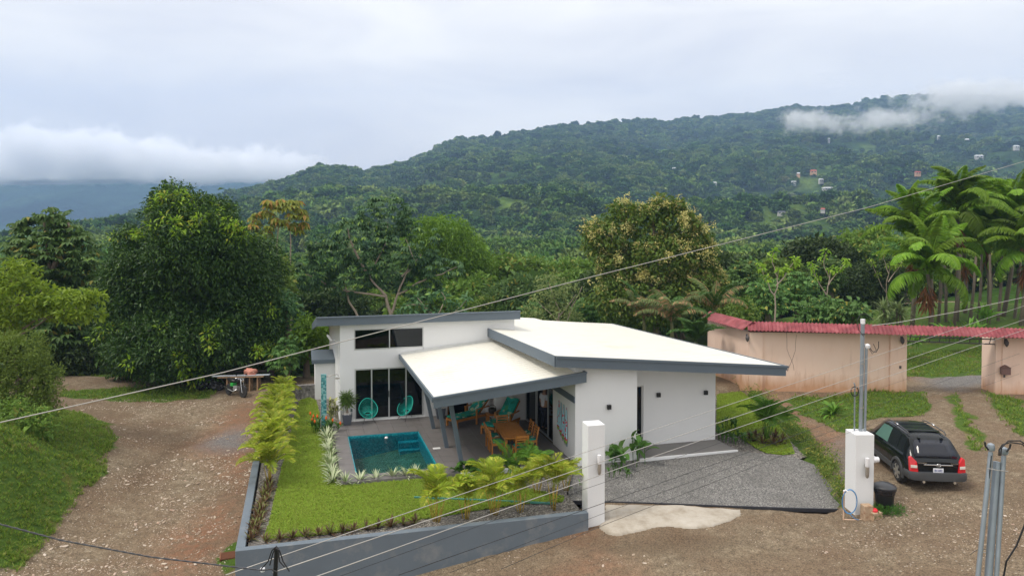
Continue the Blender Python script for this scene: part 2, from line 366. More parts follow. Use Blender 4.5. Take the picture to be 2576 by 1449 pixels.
# ============================================================ HILLS
SKX = [-900,-300,0,200,300,400,480,540,600,640,700,740,800,860,920,1000,1040,1100,1150,1230,1300,1400,1480,1560,1640,1680,1720,1800,1900,2000,2080,2150,2200,2300,2450,2576,2800,3100,3500]
SKY = [640,620,600,572,545,520,505,490,480,472,455,442,415,418,426,412,400,366,346,341,330,312,309,301,299,306,292,289,279,263,268,256,247,237,236,242,235,260,300]
YRX = [-900,300,640,860,1000,1100,1500,1700,2300,3500]; YRV = [800,750,950,1000,1150,1350,1600,1750,2000,2200]
def hill_z(px, Y):
    YR = np.interp(px, YRX, YRV); S = np.interp(px, SKX, SKY)+7*F/YR; Y0 = 190.
    zn = -4.-5*np.clip((Y-62)/80, 0, 1)
    zn = zn+np.clip((px-1900)/700, 0, 1)*8*np.clip(1-(Y-60)/160, 0, 1)
    s = np.log(np.maximum(Y, Y0)/Y0)/np.log(YR/Y0); sc = np.clip(s, 0, 1)
    yb = HY+(H+9)*F/Y0; y = yb+(S-yb)*sc**1.35; z = H-(y-HY)*Y/F
    X = (px-CX)/F*Y; rn = 1-np.abs(2*vnoise(X/260+3, Y/330+1, 31, 4)-1)
    z = z+(rn-.62)*.15*Y*np.sin(np.pi*np.clip(sc, 0, 1))**1.0*(1-.5*sc)+(vnoise(X/70, Y/70, 9, 3)-.5)*.02*Y*np.minimum(1, (1-sc)*6)
    z = np.where(Y <= Y0, zn, z)
    z = np.where((s > 0) & (s <= 1), np.minimum(z, H-(S+3+10*F/Y-7*F/YR-HY)*Y/F), z)
    wn = np.clip((80-Y)/20, 0, 1); z = np.where(Y < 80, wn*(tz_raw(np.clip(X, -60, 60), np.minimum(Y, 63))-.12)+(1-wn)*z, z)
    return np.where(s > 1, (H-(S-HY)*YR/F)-(Y-YR)*.35, z)
def hills_mesh():
    px = np.linspace(-900, 3500, 440); t = np.linspace(0, 1, 230); PX, TT = np.meshgrid(px, t)
    YR = np.interp(PX, YRX, YRV); Y = 58*(YR*1.12/58)**TT; Z = hill_z(PX, Y); X = (PX-CX)/F*Y
    v = np.stack([X.ravel(), Y.ravel(), Z.ravel()], 1); nx, ny = 440, 230
    i = (np.arange(ny-1)[:, None]*nx+np.arange(nx-1)[None, :]).ravel()
    return mesh_np('hills', v, np.stack([i, i+1, i+nx+1, i+nx], 1), smooth=True)
def hill_mat(name, c1, c2, c3, sc):
    m, t, b, o = new_mat(name); p = pos(t); a = nz(t, sc, 8, .65, p); c = nz(t, sc*6, 5, .6, p)
    col = ramp(t, a.outputs['Fac'], [(.3, c1), (.55, c2), (.72, c3)]).outputs[0]
    col = mixc(t, .8, col, ramp(t, c.outputs['Fac'], [(.3, (.45, .45, .45)), (.7, (1.3, 1.3, 1.3))]).outputs[0], 'MULTIPLY')
    t.links.new(col, b.inputs['Base Color']); b.inputs['Roughness'].default_value = 1; b.inputs['Specular IOR Level'].default_value = 0
    bump(t, b, c.outputs['Fac'], 1, .8/sc*.1); return m
M_HILL = hill_mat('hill_green', (.012, .03, .008), (.045, .085, .02), (.16, .23, .05), .012)
tag(link('hills', hills_mesh(), M_HILL), kind='structure')
def far_mesh():
    nx, ny = 260, 90; px = np.linspace(-1400, 1250, nx); t = np.linspace(0, 1, ny); PX, TT = np.meshgrid(px, t)
    Y = 1250+TT*1600; y = 700-(700-np.interp(PX, [-1400, 0, 300, 700, 1250], [430, 405, 412, 440, 470]))*TT**1.1
    Z = H-(y-HY)*Y/F; X = (PX-CX)/F*Y; rn = 1-np.abs(2*vnoise(X/260, Y/380, 77, 5)-1)
    Z = Z+(rn-.6)*75*np.sin(np.pi*np.clip(TT, 0, 1))+(vnoise(X/30, Y/30, 5, 4)-.5)*12
    v = np.stack([X.ravel(), Y.ravel(), Z.ravel()], 1); i = (np.arange(ny-1)[:, None]*nx+np.arange(nx-1)[None, :]).ravel()
    return mesh_np('mountain', v, np.stack([i, i+1, i+nx+1, i+nx], 1), smooth=True)
M_FAR = hill_mat('mountain_green', (.010, .030, .022), (.022, .055, .035), (.045, .085, .045), .006)
tag(link('mountain', far_mesh(), M_FAR), kind='structure')
bpl = MB(); bpl.add([(-6000, -6000, -13), (6000, -6000, -13), (6000, 3040, -13), (-6000, 3040, -13)], [(0, 1, 2, 3)])
tag(bpl.build('terrain', M_HILL), kind='structure')
def hillpt(px, py, Y0=190, Y1=2100):
    Y = np.linspace(Y0, Y1, 4000); X = (px-CX)/F*Y; Z = H-(py-HY)*Y/F; dz = Z-hill_z(np.full(Y.shape, float(px)), Y)
    k = np.argmax(dz < 0) if (dz < 0).any() else len(Y)-1
    return Vector((X[k], Y[k], float(hill_z(np.array([float(px)]), Y[k:k+1])[0])))

# ------------------------------------------------------------ haze and low cloud
def vol_mat(name, color, dens, anis=.0):
    m = bpy.data.materials.new(name); m.use_nodes = True; t = m.node_tree; t.nodes.clear()
    o = t.nodes.new('ShaderNodeOutputMaterial'); v = t.nodes.new('ShaderNodeVolumePrincipled')
    v.inputs['Color'].default_value = (*color, 1); v.inputs['Density'].default_value = dens; v.inputs['Anisotropy'].default_value = anis
    t.links.new(v.outputs[0], o.inputs['Volume']); return m, t, v
HAZE = True
if HAZE:
    mh, _, _ = vol_mat('haze_air', (.42, .62, .98), .00026)
    hb = MB(); hb.box(-3400, 3400, -200, 3050, -14.5, 560)
    tag(hb.build('haze', mh), kind='stuff')
def cloud(name, x0, x1, y0, y1, Ya, Yb, dens, scale, thr, seed, top=.3, bot=.3, side=.15, stretch=1.0, slope=0.0, col=(.98, .985, 1)):
    """a bank of cloud: one closed volume whose density breaks up with noise"""
    Ym = (Ya+Yb)/2; a = D(x0, y1, Ym); b = D(x1, y0, Ym)
    mat, t, v = vol_mat(name+'_vapour', col, 0)
    tcn = t.nodes.new('ShaderNodeTexCoord'); s = t.nodes.new('ShaderNodeSeparateXYZ'); t.links.new(tcn.outputs['Generated'], s.inputs[0])
    mpn = t.nodes.new('ShaderNodeMapping'); mpn.inputs['Location'].default_value = (seed, seed*1.7, 0); mpn.inputs['Scale'].default_value = (1, 1, stretch)
    t.links.new(pos(t), mpn.inputs['Vector'])
    n = nz(t, scale, 6, .6, mpn.outputs[0])
    n2 = nz(t, scale*5, 5, .65, pos(t)); zz = math_(t, 'MULTIPLY_ADD', s.outputs['X'], slope, s.outputs['Z'], clamp=False)
    def edge(c, lo, hi):
        e = 1.0
        f = None
        if lo: f = math_(t, 'DIVIDE', c, lo, clamp=True)
        if hi:
            g2 = math_(t, 'DIVIDE', math_(t, 'SUBTRACT', 1.0, c), hi, clamp=True)
            f = g2 if f is None else math_(t, 'MULTIPLY', f, g2)
        return f
    e = math_(t, 'MULTIPLY', edge(s.outputs['X'], side, side), math_(t, 'MULTIPLY', edge(s.outputs['Z'], bot, None), edge(zz, None, top)))
    e = math_(t, 'MULTIPLY', e, edge(s.outputs['Y'], .3, .3))
    q = math_(t, 'SUBTRACT', math_(t, 'ADD', math_(t, 'MULTIPLY_ADD', n2.outputs['Fac'], .45, math_(t, 'MULTIPLY_ADD', n.outputs['Fac'], 1.0, -.225)), math_(t, 'MULTIPLY', math_(t, 'SUBTRACT', e, 1.0), .55)), thr)
    q = math_(t, 'MULTIPLY', math_(t, 'MULTIPLY', q, 7.0, clamp=True), dens)
    t.links.new(q, v.inputs['Density'])
    m = MB(); m.box(a.x, b.x, Ya, Yb, a.z, b.z)
    o = m.build(name, mat); tag(o, kind='stuff'); return o
CLOUDS = True
if CLOUDS:
    cloud('cloud', -1000, 1040, 180, 482, 1900, 2300, .06, .0066, .33, 3, top=.42, bot=.10, side=.16, slope=.45)
    cloud('mist', 1880, 2420, 225, 400, 1040, 1160, .030, .026, .41, 12.6, top=.4, bot=.5, side=.2)
    cloud('mist', 2080, 3100, 175, 345, 1250, 1450, .040, .014, .37, 5, top=.3, bot=.55, side=.25)
# ============================================================ HOUSE
M_WHITE = simple('white_render', (.74, .75, .76), .75, var=.03, vscale=1.2, bmp=.12, bscale=90, dirt=((.70, .70, .68), .6, .62))
M_ROOFW = simple('cream_roof_sheet', (.74, .725, .655), .45, var=.04, vscale=.8, dirt=((.66, .64, .55), .6, .55))
M_GREY = simple('slate_blue_paint', (.105, .135, .165), .55, var=.06, vscale=2, bmp=.1, bscale=70)
M_RWALL = simple('slate_blue_wall_paint', (.125, .155, .185), .7, var=.14, vscale=1.3, bmp=.2, bscale=50, dirt=((.20, .215, .225), 1.6, .52))
M_ALU = simple('aluminium', (.55, .57, .58), .35, .6, var=.04)
M_TILE = simple('charcoal_porcelain', (.115, .108, .108), .45, var=.22, vscale=2.2, bmp=.06, bscale=40)
M_GROUT = simple('grout', (.17, .16, .155), .9)
M_BLACK = simple('black_metal', (.012, .012, .014), .4)
M_DARKIN = simple('dim_interior', (.10, .10, .10), .9)
M_CONC = simple('porch_concrete', (.20, .19, .18), .8, var=.2, vscale=1.5, bmp=.1, bscale=50)
def glass_mat():
    m, t, b, o = new_mat('tinted_glass'); gl = t.nodes.new('ShaderNodeBsdfGlossy'); gl.inputs['Roughness'].default_value = .02; gl.inputs['Color'].default_value = (.8, .85, .9, 1)
    tr = t.nodes.new('ShaderNodeBsdfTransparent'); tr.inputs['Color'].default_value = (.10, .12, .13, 1)
    fr = t.nodes.new('ShaderNodeFresnel'); fr.inputs['IOR'].default_value = 1.5; ms = t.nodes.new('ShaderNodeMixShader')
    t.links.new(fr.outputs[0], ms.inputs[0]); t.links.new(tr.outputs[0], ms.inputs[1]); t.links.new(gl.outputs[0], ms.inputs[2]); t.links.new(ms.outputs[0], o.inputs['Surface']); return m
M_GLASS = glass_mat()
class HB(MB):
    """solids in the house's own plan coordinates (u along the front, v into the plot)"""
    def hb(s, u0, u1, v0, v1, z0, z1, zt=None):
        r = [(u0, v0), (u1, v0), (u1, v1), (u0, v1)]
        f0 = z0 if callable(z0) else (lambda u, v: z0); f1 = z1 if callable(z1) else (lambda u, v: z1)
        return s.hexa([W(u, v, f0(u, v)) for u, v in r]+[W(u, v, f1(u, v)) for u, v in r])
    def slab(s, poly, zt, th):
        n = len(poly); vs = [W(u, v, zt(u, v)-th) for u, v in poly]+[W(u, v, zt(u, v)) for u, v in poly]
        return s.add(vs, [tuple(reversed(range(n))), tuple(range(n, 2*n))]+[(i, (i+1) % n, n+(i+1) % n, n+i) for i in range(n)])
    def wpoly(s, pts, v0, v1):    # polygon (u,z) extruded along v
        n = len(pts); vs = [W(u, v0, z) for u, z in pts]+[W(u, v1, z) for u, z in pts]
        return s.add(vs, [tuple(range(n)), tuple(reversed(range(n, 2*n)))]+[((i+1) % n, i, n+i, n+(i+1) % n) for i in range(n)])
house = thing('house', 'white modern bungalow with grey fascias and cream sheet roofs beside the small pool', 'house')
mroof = lambda u, v: 3.935-.0880*(u-6.5)-.0237*(v+7.8)      # top of the main roof
croof = lambda u, v: 2.77+.105*(u-2.55)+.0125*v             # top of the patio canopy
aroof = lambda u, v: 4.55-.16*(v+.35)
def hpart(mb, name, mat, parent=house, **k): return mb.build(name, mat, parent, **k)
T = .18
# tall block: front wall with a window and a sliding door
m = HB(); m.hb(0, .6, 0, T, -.2, 4.30); m.hb(.6, 3.55, 0, T, 2.23, 3.05); m.hb(.6, 3.57, 0, T, 3.94, 4.30); m.hb(3.57, 7.69, 0, T, 2.23, 4.30)
m.hb(3.55, 4.62, 0, T, -.2, 2.23); m.hb(5.55, 6.35, 0, T, -.2, 2.23); m.hb(4.62, 5.55, 0, T, 2.05, 2.23); m.hb(.6, 3.55, 0, T, -.2, .03)
hpart(m, 'wall', M_WHITE)
m = HB(); m.hb(0, T, T, 12.0, -.3, lambda u, v: aroof(u, v)-.145); m.hb(7.51, 7.69, T, 6.0, 2.0, lambda u, v: aroof(u, v)-.145); m.hb(T, 7.51, 11.8, 12, -.3, 2.1)
hpart(m, 'wall', M_WHITE)
m = HB(); m.slab([(-.97, -.30), (7.85, -.30), (7.85, 12.4), (-.97, 12.4)], lambda u, v: aroof(u, v)-.04, .10)
hpart(m, 'roof', M_ROOFW)
m = HB(); m.hb(-.98, 7.86, -.36, -.30, 4.175, 4.50); m.hb(-.98, 7.86, -.41, -.30, 4.502, 4.555); m.hb(-.98, -.92, -.298, 12.4, lambda u, v: aroof(u, v)-.35, lambda u, v: aroof(u, v)); m.hb(7.80, 7.86, -.298, 12.4, lambda u, v: aroof(u, v)-.35, lambda u, v: aroof(u, v))
hpart(m, 'fascia', M_GREY)
def window(name, us, z0, z1, v, fr=.045, parent=house, door=False):
    """framed glazing along u; us = list of pane edges"""
    f = HB(); f.hb(us[0], us[-1], v-.01, v+.07, z1-fr, z1); f.hb(us[0], us[-1], v-.01, v+.07, z0, z0+fr)
    for i, uu in enumerate(us): f.hb(max(us[0], uu-fr/2 if i else uu), min(us[-1], uu+(fr/2 if 0 < i < len(us)-1 else (fr if i == 0 else 0)) if i < len(us)-1 else uu), v-.012, v+.072, z0+fr, z1-fr) if i < len(us)-1 else f.hb(uu-fr, uu, v-.012, v+.072, z0+fr, z1-fr)
    w_ = f.build(name, M_ALU, parent)
    for a, b in zip(us[:-1], us[1:]):
        g = HB(); g.hb(a+fr*.6, b-fr*.6, v+.025, v+.035, z0+fr, z1-fr); g.build('pane', M_GLASS, w_)
    return w_
window('window', [.59, 2.09, 3.57], 3.05, 3.94, .0)
sd = window('sliding_door', [.6, 1.32, 2.06, 2.80, 3.55], .03, 2.23, .0, .055)
h_ = HB(); h_.hb(2.03, 2.055, -.035, -.012, .95, 1.22); h_.hb(2.075, 2.10, -.035, -.012, .95, 1.22); h_.build('handle', M_BLACK, sd)
m = HB(); m.hb(.55, 3.62, -.10, -.001, -.02, .028); hpart(m, 'door_sill', M_WHITE)
# low side door under the canopy, timber framed
M_WOOD = simple('varnished_teak', (.33, .135, .035), .42, var=.35, vscale=6, dirt=((.20, .075, .02), 5, .55))
f = HB(); f.hb(4.62, 4.67, -.02, .12, .0, 2.05); f.hb(5.50, 5.55, -.02, .12, 0, 2.05); f.hb(4.67, 5.50, -.02, .12, 2.0, 2.05); dr = f.build('side_door', M_WOOD, house)
g = HB(); g.hb(4.67, 5.50, .05, .06, .02, 2.0); g.build('pane', M_GLASS, dr)
# box that steps out in the patio's far corner
m = HB(); m.hb(6.35, 7.70, -1.65, -.001, -.2, lambda u, v: croof(u, v)-.14); hpart(m, 'wall', M_WHITE)
# patio's right wall: towel wall, opening with sliding glass, lintel
m = HB(); m.hb(7.73, 7.91, -7.40, -5.05, -.2, lambda u, v: mroof(u, v)-.105); m.hb(7.73, 7.91, -5.05, -1.45, 2.10, lambda u, v: mroof(u, v)-.105); m.hb(7.73, 7.91, -1.45, 0, -.2, lambda u, v: mroof(u, v)-.105)
hpart(m, 'wall', M_WHITE)
m = HB(); m.hb(7.69, 7.728, -7.38, -1.66, 2.12, 2.34); hpart(m, 'beam', M_GREY)
def vframe(name, u, vs, z0, z1, open_=None):
    f = HB(); a, b = vs[0], vs[-1]; f.hb(u, u+.08, a, b, z1-.05, z1); f.hb(u, u+.08, a, b, z0, z0+.03)
    for vv in vs: f.hb(u-.003, u+.083, min(max(vv-.025, a), b-.05), max(min(vv+.025, b), a+.05), z0+.03, z1-.05)
    w_ = f.build(name, M_ALU, house)
    for i, (p, q) in enumerate(zip(vs[:-1], vs[1:])):
        if i == open_: continue
        g = HB(); g.hb(u+.03, u+.04, p+.025, q-.025, z0+.03, z1-.05); g.build('pane', M_GLASS, w_)
    return w_
vframe('sliding_door', 7.76, [-5.04, -4.35, -2.85, -1.46], .005, 2.10, open_=1)
# front walls of the right wing
m = HB(); m.hb(7.912, 10.1, -7.40, -7.22, -.25, lambda u, v: mroof(u, v)-.105); m.hb(9.92, 10.1, -7.219, -6.02, -.25, lambda u, v: mroof(u, v)-.105); hpart(m, 'wall', M_WHITE)
m = HB(); m.hb(10.95, 14.02, -6.2, -6.02, -.25, lambda u, v: mroof(u, v)-.105); m.hb(10.101, 10.95, -6.2, -6.02, 2.32, lambda u, v: mroof(u, v)-.105)
m.hb(13.84, 14.02, -6.019, 5.2, -.25, lambda u, v: mroof(u, v)-.105); m.hb(7.70, 13.84, 5.0, 5.2, -.25, lambda u, v: mroof(u, v)-.105)
hpart(m, 'wall', M_WHITE)
window('side_window', [10.11, 10.94], .0, 2.32, -6.17, .06)
# interior floor and inner wall, seen through the open glass
m = HB(); m.hb(7.93, 13.83, -6.0, 4.98, -.05, .004); hpart(m, 'floor', M_TILE)
m = HB(); m.hb(.2, 7.4, .2, 11.7, -.05, .004); hpart(m, 'floor', M_TILE)
# right wing roof
mpoly = [(6.87, -7.82), (15.95, -7.82)]
def on_roof(px, py, fn):
    lo, hi = -3.0, 40.0; d = Vector(((px-CX)/F, 1, -(py-HY)/F)); best = None
    for k in range(4000):
        Y = 20+k*.01; p = Vector((0, 0, H))+d*Y; u_, v_ = UV(p)
        if p.z < fn(u_, v_): return (u_, v_)
    return (u_, v_)
back = [on_roof(1538, 815, mroof), on_roof(1368, 807, mroof), on_roof(1345, 801, mroof), on_roof(1300, 799, mroof)]
bm_back = [b for b in back]
mp_ = mpoly+bm_back+[(6.40, bm_back[-1][1]), (6.51, .0)]
print('ROOF', mp_)
m = HB(); m.slab(mp_, mroof, .10); roof2 = hpart(m, 'roof', M_ROOFW)
# low ribs of the roof sheets, running down the slope
def ribs(u0, u1, vs, zf, w=.07, h=.010, clip=None):
    m = HB()
    for v_ in vs:
        a, b = (u0, u1) if clip is None else clip(v_)
        if b-a < .1: continue
        m.hb(a, b, v_-w/2, v_+w/2, lambda u, v: zf(u, v)-.002, lambda u, v: zf(u, v)+h)
    return m
(ur, vr) = back[0]
def clipm(v_):
    b = 15.9+(ur-15.9)*(v_+7.82)/(vr+7.82); return (6.9-.40*(v_+7.8)/7.8 if v_ < 0 else 7.9, b)
rb = ribs(0, 0, np.arange(-7.6, back[0][1]-.2, .42), mroof, clip=clipm).build('roof_rib', M_ROOFW, roof2); rb['kind'] = 'stuff'
m = HB(); th = .36
m.hb(6.86, 15.93, -7.89, -7.825, lambda u, v: mroof(u, v)-th, lambda u, v: mroof(u, v)-.05); m.hb(6.86, 16.02, -7.93, -7.825, lambda u, v: mroof(u, v)-.048, lambda u, v: mroof(u, v)+.03)
hpart(m, 'fascia', M_GREY)
def fas_line(a, b, zf, th, w, ext=0):
    (ua, va), (ub, vb) = a, b; n = Vector((vb-va, -(ub-ua))).normalized()*w; m = HB()
    P4 = [(ua, va), (ua+n.x, va+n.y), (ub+n.x, vb+n.y), (ub, vb)]
    return m.hexa([W(u, v, zf(u, v)-th) for u, v in P4]+[W(u, v, zf(u, v)+.02) for u, v in P4])
hpart(fas_line((6.86, -7.82), (6.50, .0), mroof, th, -.06), 'fascia', M_GREY)
hpart(fas_line((15.97, -7.80), back[0], mroof, .16, .10), 'gutter', M_GREY)
# patio canopy
CP = [(2.67, -7.58), (8.02, -7.58), (7.98, -7.40), (7.72, -7.40), (7.72, -.01), (2.55, -.01)]
m = HB(); m.slab(CP, croof, .09); can = hpart(m, 'canopy_roof', M_ROOFW)
rb = ribs(2.72, 7.70, np.arange(-7.35, -.2, .32), croof).build('roof_rib', M_ROOFW, can); rb['kind'] = 'stuff'
m = HB(); m.hb(2.64, 8.05, -7.65, -7.585, lambda u, v: croof(u, v)-.35, lambda u, v: croof(u, v)-.04); m.hb(2.62, 8.06, -7.69, -7.585, lambda u, v: croof(u, v)-.038, lambda u, v: croof(u, v)+.03)
m.hb(7.99, 8.05, -7.584, -7.42, lambda u, v: croof(u, v)-.35, lambda u, v: croof(u, v)+.03)
hpart(m, 'fascia', M_GREY)
hpart(fas_line((2.66, -7.58), (2.54, -.01), croof, .16, -.06), 'gutter', M_GREY)
m = HB(); m.hb(2.95, 7.70, -7.0, -6.9, lambda u, v: croof(u, v)-.24, lambda u, v: croof(u, v)-.092); m.hb(2.9, 6.3, -2.1, -2.0, lambda u, v: croof(u, v)-.24, lambda u, v: croof(u, v)-.092)
m.hb(2.9, 7.70, -4.6, -4.5, lambda u, v: croof(u, v)-.24, lambda u, v: croof(u, v)-.092)
hpart(m, 'rafter', M_GREY)
m = HB(); m.hb(2.6, 7.7, -.05, -.012, lambda u, v: croof(u, v)+.0, lambda u, v: croof(u, v)+.10); hpart(m, 'flashing', simple('flashing', (.62, .63, .62), .5))
for (bx, by, vv, tx, ty) in ((1089.7, 1080.7, -1.96, 1070, 985), (1122.8, 1128.8, -4.55, 1104, 1026), (1160.4, 1169.4, -6.45, 1132, 1012)):
    p0 = G(bx, by); p1 = onv(tx, ty, vv); dirp = (p1-p0).normalized(); u_, v_ = UV(p1); p1 = p0+dirp*((croof(u_, v_)-.1)/dirp.z)
    b_ = MB(); b_.bar(p0-Vector((0, 0, .02)), p1, .15, .15, up=V); hpart(b_, 'post', M_GREY, bevel=.008)
# annex (pump room)
m = HB(); m.hb(-.94, -.001, 4.68, 7.2, -.4, 1.66); hpart(m, 'annex_wall', M_WHITE)
m = HB(); m.hb(-1.10, -.001, 4.50, 7.3, 1.66, 1.86); hpart(m, 'annex_roof', M_GREY, bevel=.01)
# wall details
def cube_light(u, v, z, label):
    t_ = thing('wall_light', label, 'wall light', W(u, v, z), _a, 'black cube lights on the white front walls')
    b_ = MB(); b_.box(-.07, .07, -.12, -.02, -.08, .08); b_.build('housing', M_BLACK, t_, bevel=.006)
    b_ = MB(); b_.box(-.045, .045, -.02, 0, -.05, .05); b_.build('bracket', M_BLACK, t_)
for px, py, vv, lab in ((1532, 1025, -7.40, 'black cube light low on the white wall nearest the gate pillar'), (1657, 994.5, -6.2, 'left black cube light on the recessed white wall above the porch'), (1776, 988.5, -6.2, 'right black cube light near the corner of the recessed white wall')):
    p = onv(px, py, vv); u_, v_ = UV(p); cube_light(u_, vv, p.z, lab)
# electrical conduit & floodlight at the tall block's left edge
m = MB(); m.tube([W(-.03, .5, .3), W(-.03, .5, 3.3), W(-.25, .45, 3.45)], .018, 6); m.tube([W(-.03, .9, .3), W(-.03, .9, 2.4)], .015, 6); hpart(m, 'conduit', M_WHITE)
m = MB(); m.lathe([(.0, 0), (.05, 0), (.055, .28), (.02, .33)], W(-.33, .42, 3.42), 10, Matrix.Rotation(R(-35), 3, 'Y')); hpart(m, 'floodlight', M_WHITE, smooth=2); m = MB(); m.lathe([(0, 0), (.035, 0), (.035, .3), (0, .3)], W(-.02, .42, 1.65), 10, Matrix.Rotation(R(-30), 3, 'Y')); hpart(m, 'floodlight', M_WHITE, smooth=2)
m = HB(); m.hb(7.715, 7.729, -6.62, -6.50, .33, .45); hpart(m, 'socket', simple('socket_blue_grey', (.25, .40, .48), .4))
m = HB(); m.hb(.42, .50, -.012, 0, .42, .54); hpart(m, 'socket', M_GREY); m = HB(); m.hb(5.82, 5.90, -.012, 0, .35, .45); hpart(m, 'socket', M_GREY)

# ============================================================ PATIO, POOL
patio = tag((lambda mm: (mm.hb(-.35, .17, -7.33, -.001, -.25, -.022), mm.hb(2.99, 7.70, -7.33, -.001, -.25, -.022), mm.hb(.17, 2.99, -2.15, -.001, -.25, -.022), mm.hb(.17, 2.99, -7.33, -6.70, -.25, -.022), mm.hb(7.70, 7.73, -7.33, -.001, -.25, -.03))[0] and mm.build('patio', M_GROUT))(HB()), kind='structure')
TS = .60; tile_cache = {}
def tile(u0, u1, v0, v1):
    key = (round(u1-u0, 3), round(v1-v0, 3))
    if key not in tile_cache:
        g_ = .004; c = [(g_, g_), (key[0]-g_, g_), (key[0]-g_, key[1]-g_), (g_, key[1]-g_)]
        pts = [U*a+V*b_ for a, b_ in c]
        tm = MB(); tm.hexa([p+Vector((0, 0, -.02)) for p in pts]+[p for p in pts])
        me = bpy.data.meshes.new('tile'); me.from_pydata(tm.v, [], tm.f); me.materials.append(M_TILE2); tile_cache[key] = me
    p = W(u0, v0, random.uniform(-.0012, .0012)); o = link('tile', tile_cache[key], None, patio); o.location = p
def tile_mat():
    m, t, b, o = new_mat('charcoal_tile'); p = pos(t); oi = t.nodes.new('ShaderNodeObjectInfo'); n = nz(t, 2.5, 6, .65, p); n2 = nz(t, 25, 3, .6, p)
    c = mixc(t, n.outputs['Fac'], (.11, .102, .10), (.23, .215, .21)); c = mixc(t, math_(t, 'MULTIPLY', oi.outputs['Random'], .35), c, (.20, .18, .175)); c = mixc(t, math_(t, 'MULTIPLY', n2.outputs['Fac'], .35), c, (.07, .065, .065))
    t.links.new(c, b.inputs['Base Color']); b.inputs['Roughness'].default_value = .5; bump(t, b, n2.outputs['Fac'], .2, .005); return m
M_TILE2 = tile_mat()
def tiles(u0, u1, v0, v1):
    us = [u0]+[x for x in np.arange(-.35, 8.2, TS) if u0+.05 < x < u1-.05]+[u1]; vs = [v0]+[x for x in np.arange(-7.33, .3, TS) if v0+.05 < x < v1-.05]+[v1]
    for a, b_ in zip(us[:-1], us[1:]):
        for c, d in zip(vs[:-1], vs[1:]): tile(a, b_, c, d)
tiles(-.35, .17, -7.33, -.11); tiles(2.99, 7.69, -7.33, -.11); tiles(.17, 2.99, -2.15, -.11); tiles(.17, 2.99, -7.33, -6.70)
# pool
def water_mat():
    m, t, b, o = new_mat('pool_water'); p = pos(t); n = nz(t, 2.2, 4, .6, p, .6); n2 = nz(t, 11, 3, .6, p, .3)
    t.nodes.remove(b); gl = t.nodes.new('ShaderNodeBsdfGlossy'); gl.inputs['Roughness'].default_value = .06
    tr = t.nodes.new('ShaderNodeBsdfTransparent'); tr.inputs['Color'].default_value = (.34, .84, .91, 1)
    fr = t.nodes.new('ShaderNodeFresnel'); fr.inputs['IOR'].default_value = 1.33; ms = t.nodes.new('ShaderNodeMixShader')
    bp = t.nodes.new('ShaderNodeBump'); bp.inputs['Strength'].default_value = .5; bp.inputs['Distance'].default_value = .08
    t.links.new(math_(t, 'ADD', n.outputs['Fac'], math_(t, 'MULTIPLY', n2.outputs['Fac'], .35)), bp.inputs['Height'])
    t.links.new(bp.outputs[0], gl.inputs['Normal']); t.links.new(bp.outputs[0], fr.inputs['Normal'])
    t.links.new(fr.outputs[0], ms.inputs[0]); t.links.new(tr.outputs[0], ms.inputs[1]); t.links.new(gl.outputs[0], ms.inputs[2]); t.links.new(ms.outputs[0], o.inputs['Surface']); return m
def mosaic(name, c1, c2, c3, scale):
    m, t, b, o = new_mat(name); p = pos(t); mpn = t.nodes.new('ShaderNodeMapping'); mpn.inputs['Rotation'].default_value = (0, 0, -_a); t.links.new(p, mpn.inputs['Vector'])
    sn = t.nodes.new('ShaderNodeVectorMath'); sn.operation = 'SNAP'; sn.inputs[1].default_value = (1/scale,)*3; t.links.new(mpn.outputs[0], sn.inputs[0])
    wn = t.nodes.new('ShaderNodeTexWhiteNoise'); t.links.new(sn.outputs[0], wn.inputs['Vector'])
    c = ramp(t, wn.outputs['Value'], [(0, c1), (.55, c2), (1, c3)]).outputs[0]
    t.links.new(c, b.inputs['Base Color']); b.inputs['Roughness'].default_value = .3; return m
M_POOL = mosaic('pool_mosaic', (.0, .19, .25), (.0, .29, .36), (.04, .40, .46), 18)
pool = thing('swimming_pool', 'small rectangular teal tiled swimming pool set in the grey patio', 'swimming pool')
m = HB(); m.hb(.17, .20, -6.70, -2.15, -1.45, -.015); m.hb(2.96, 2.99, -6.70, -2.15, -1.45, -.015); m.hb(.20, 2.96, -6.70, -6.67, -1.45, -.015); m.hb(.20, 2.96, -2.18, -2.15, -1.45, -.015); m.hb(.20, 2.96, -6.67, -2.18, -1.48, -1.40)
m.build('basin', M_POOL, pool)
for k in range(3):
    m = HB(); m.hb(2.15, 2.955, -2.50-.26*k, -2.19-.32*k if k == 0 else -2.24-.26*k, -1.39, -.34-.24*k); m.build('step', M_POOL, pool)
wm = HB(); wm.add([W(.201, -6.669, -.10), W(2.959, -6.669, -.10), W(2.959, -2.181, -.10), W(.201, -2.181, -.10)], [(0, 1, 2, 3)]); wm.build('water', water_mat(), pool)
sk = MB(); sk.box(-.14, .14, -.09, .09, 0, .012); so_ = sk.build('skimmer_lid', simple('white_plastic', (.75, .75, .74), .5), None, loc=G(1097, 1131.5, .002), rot=(0, 0, _a), bevel=.004)
tag(so_, 'small white square skimmer lid on the patio beside the pool', 'skimmer lid')
fl = MB(); fl.lathe([(0, 0), (.05, .01), (.075, .04), (.06, .08), (0, .10)], n=12); fo = fl.build('pool_float', simple('white_float', (.8, .8, .8), .4), None, smooth=True, loc=W(1.65, -2.55, -.11)); tag(fo, 'little white chlorine float on the water near the far pool edge', 'float')
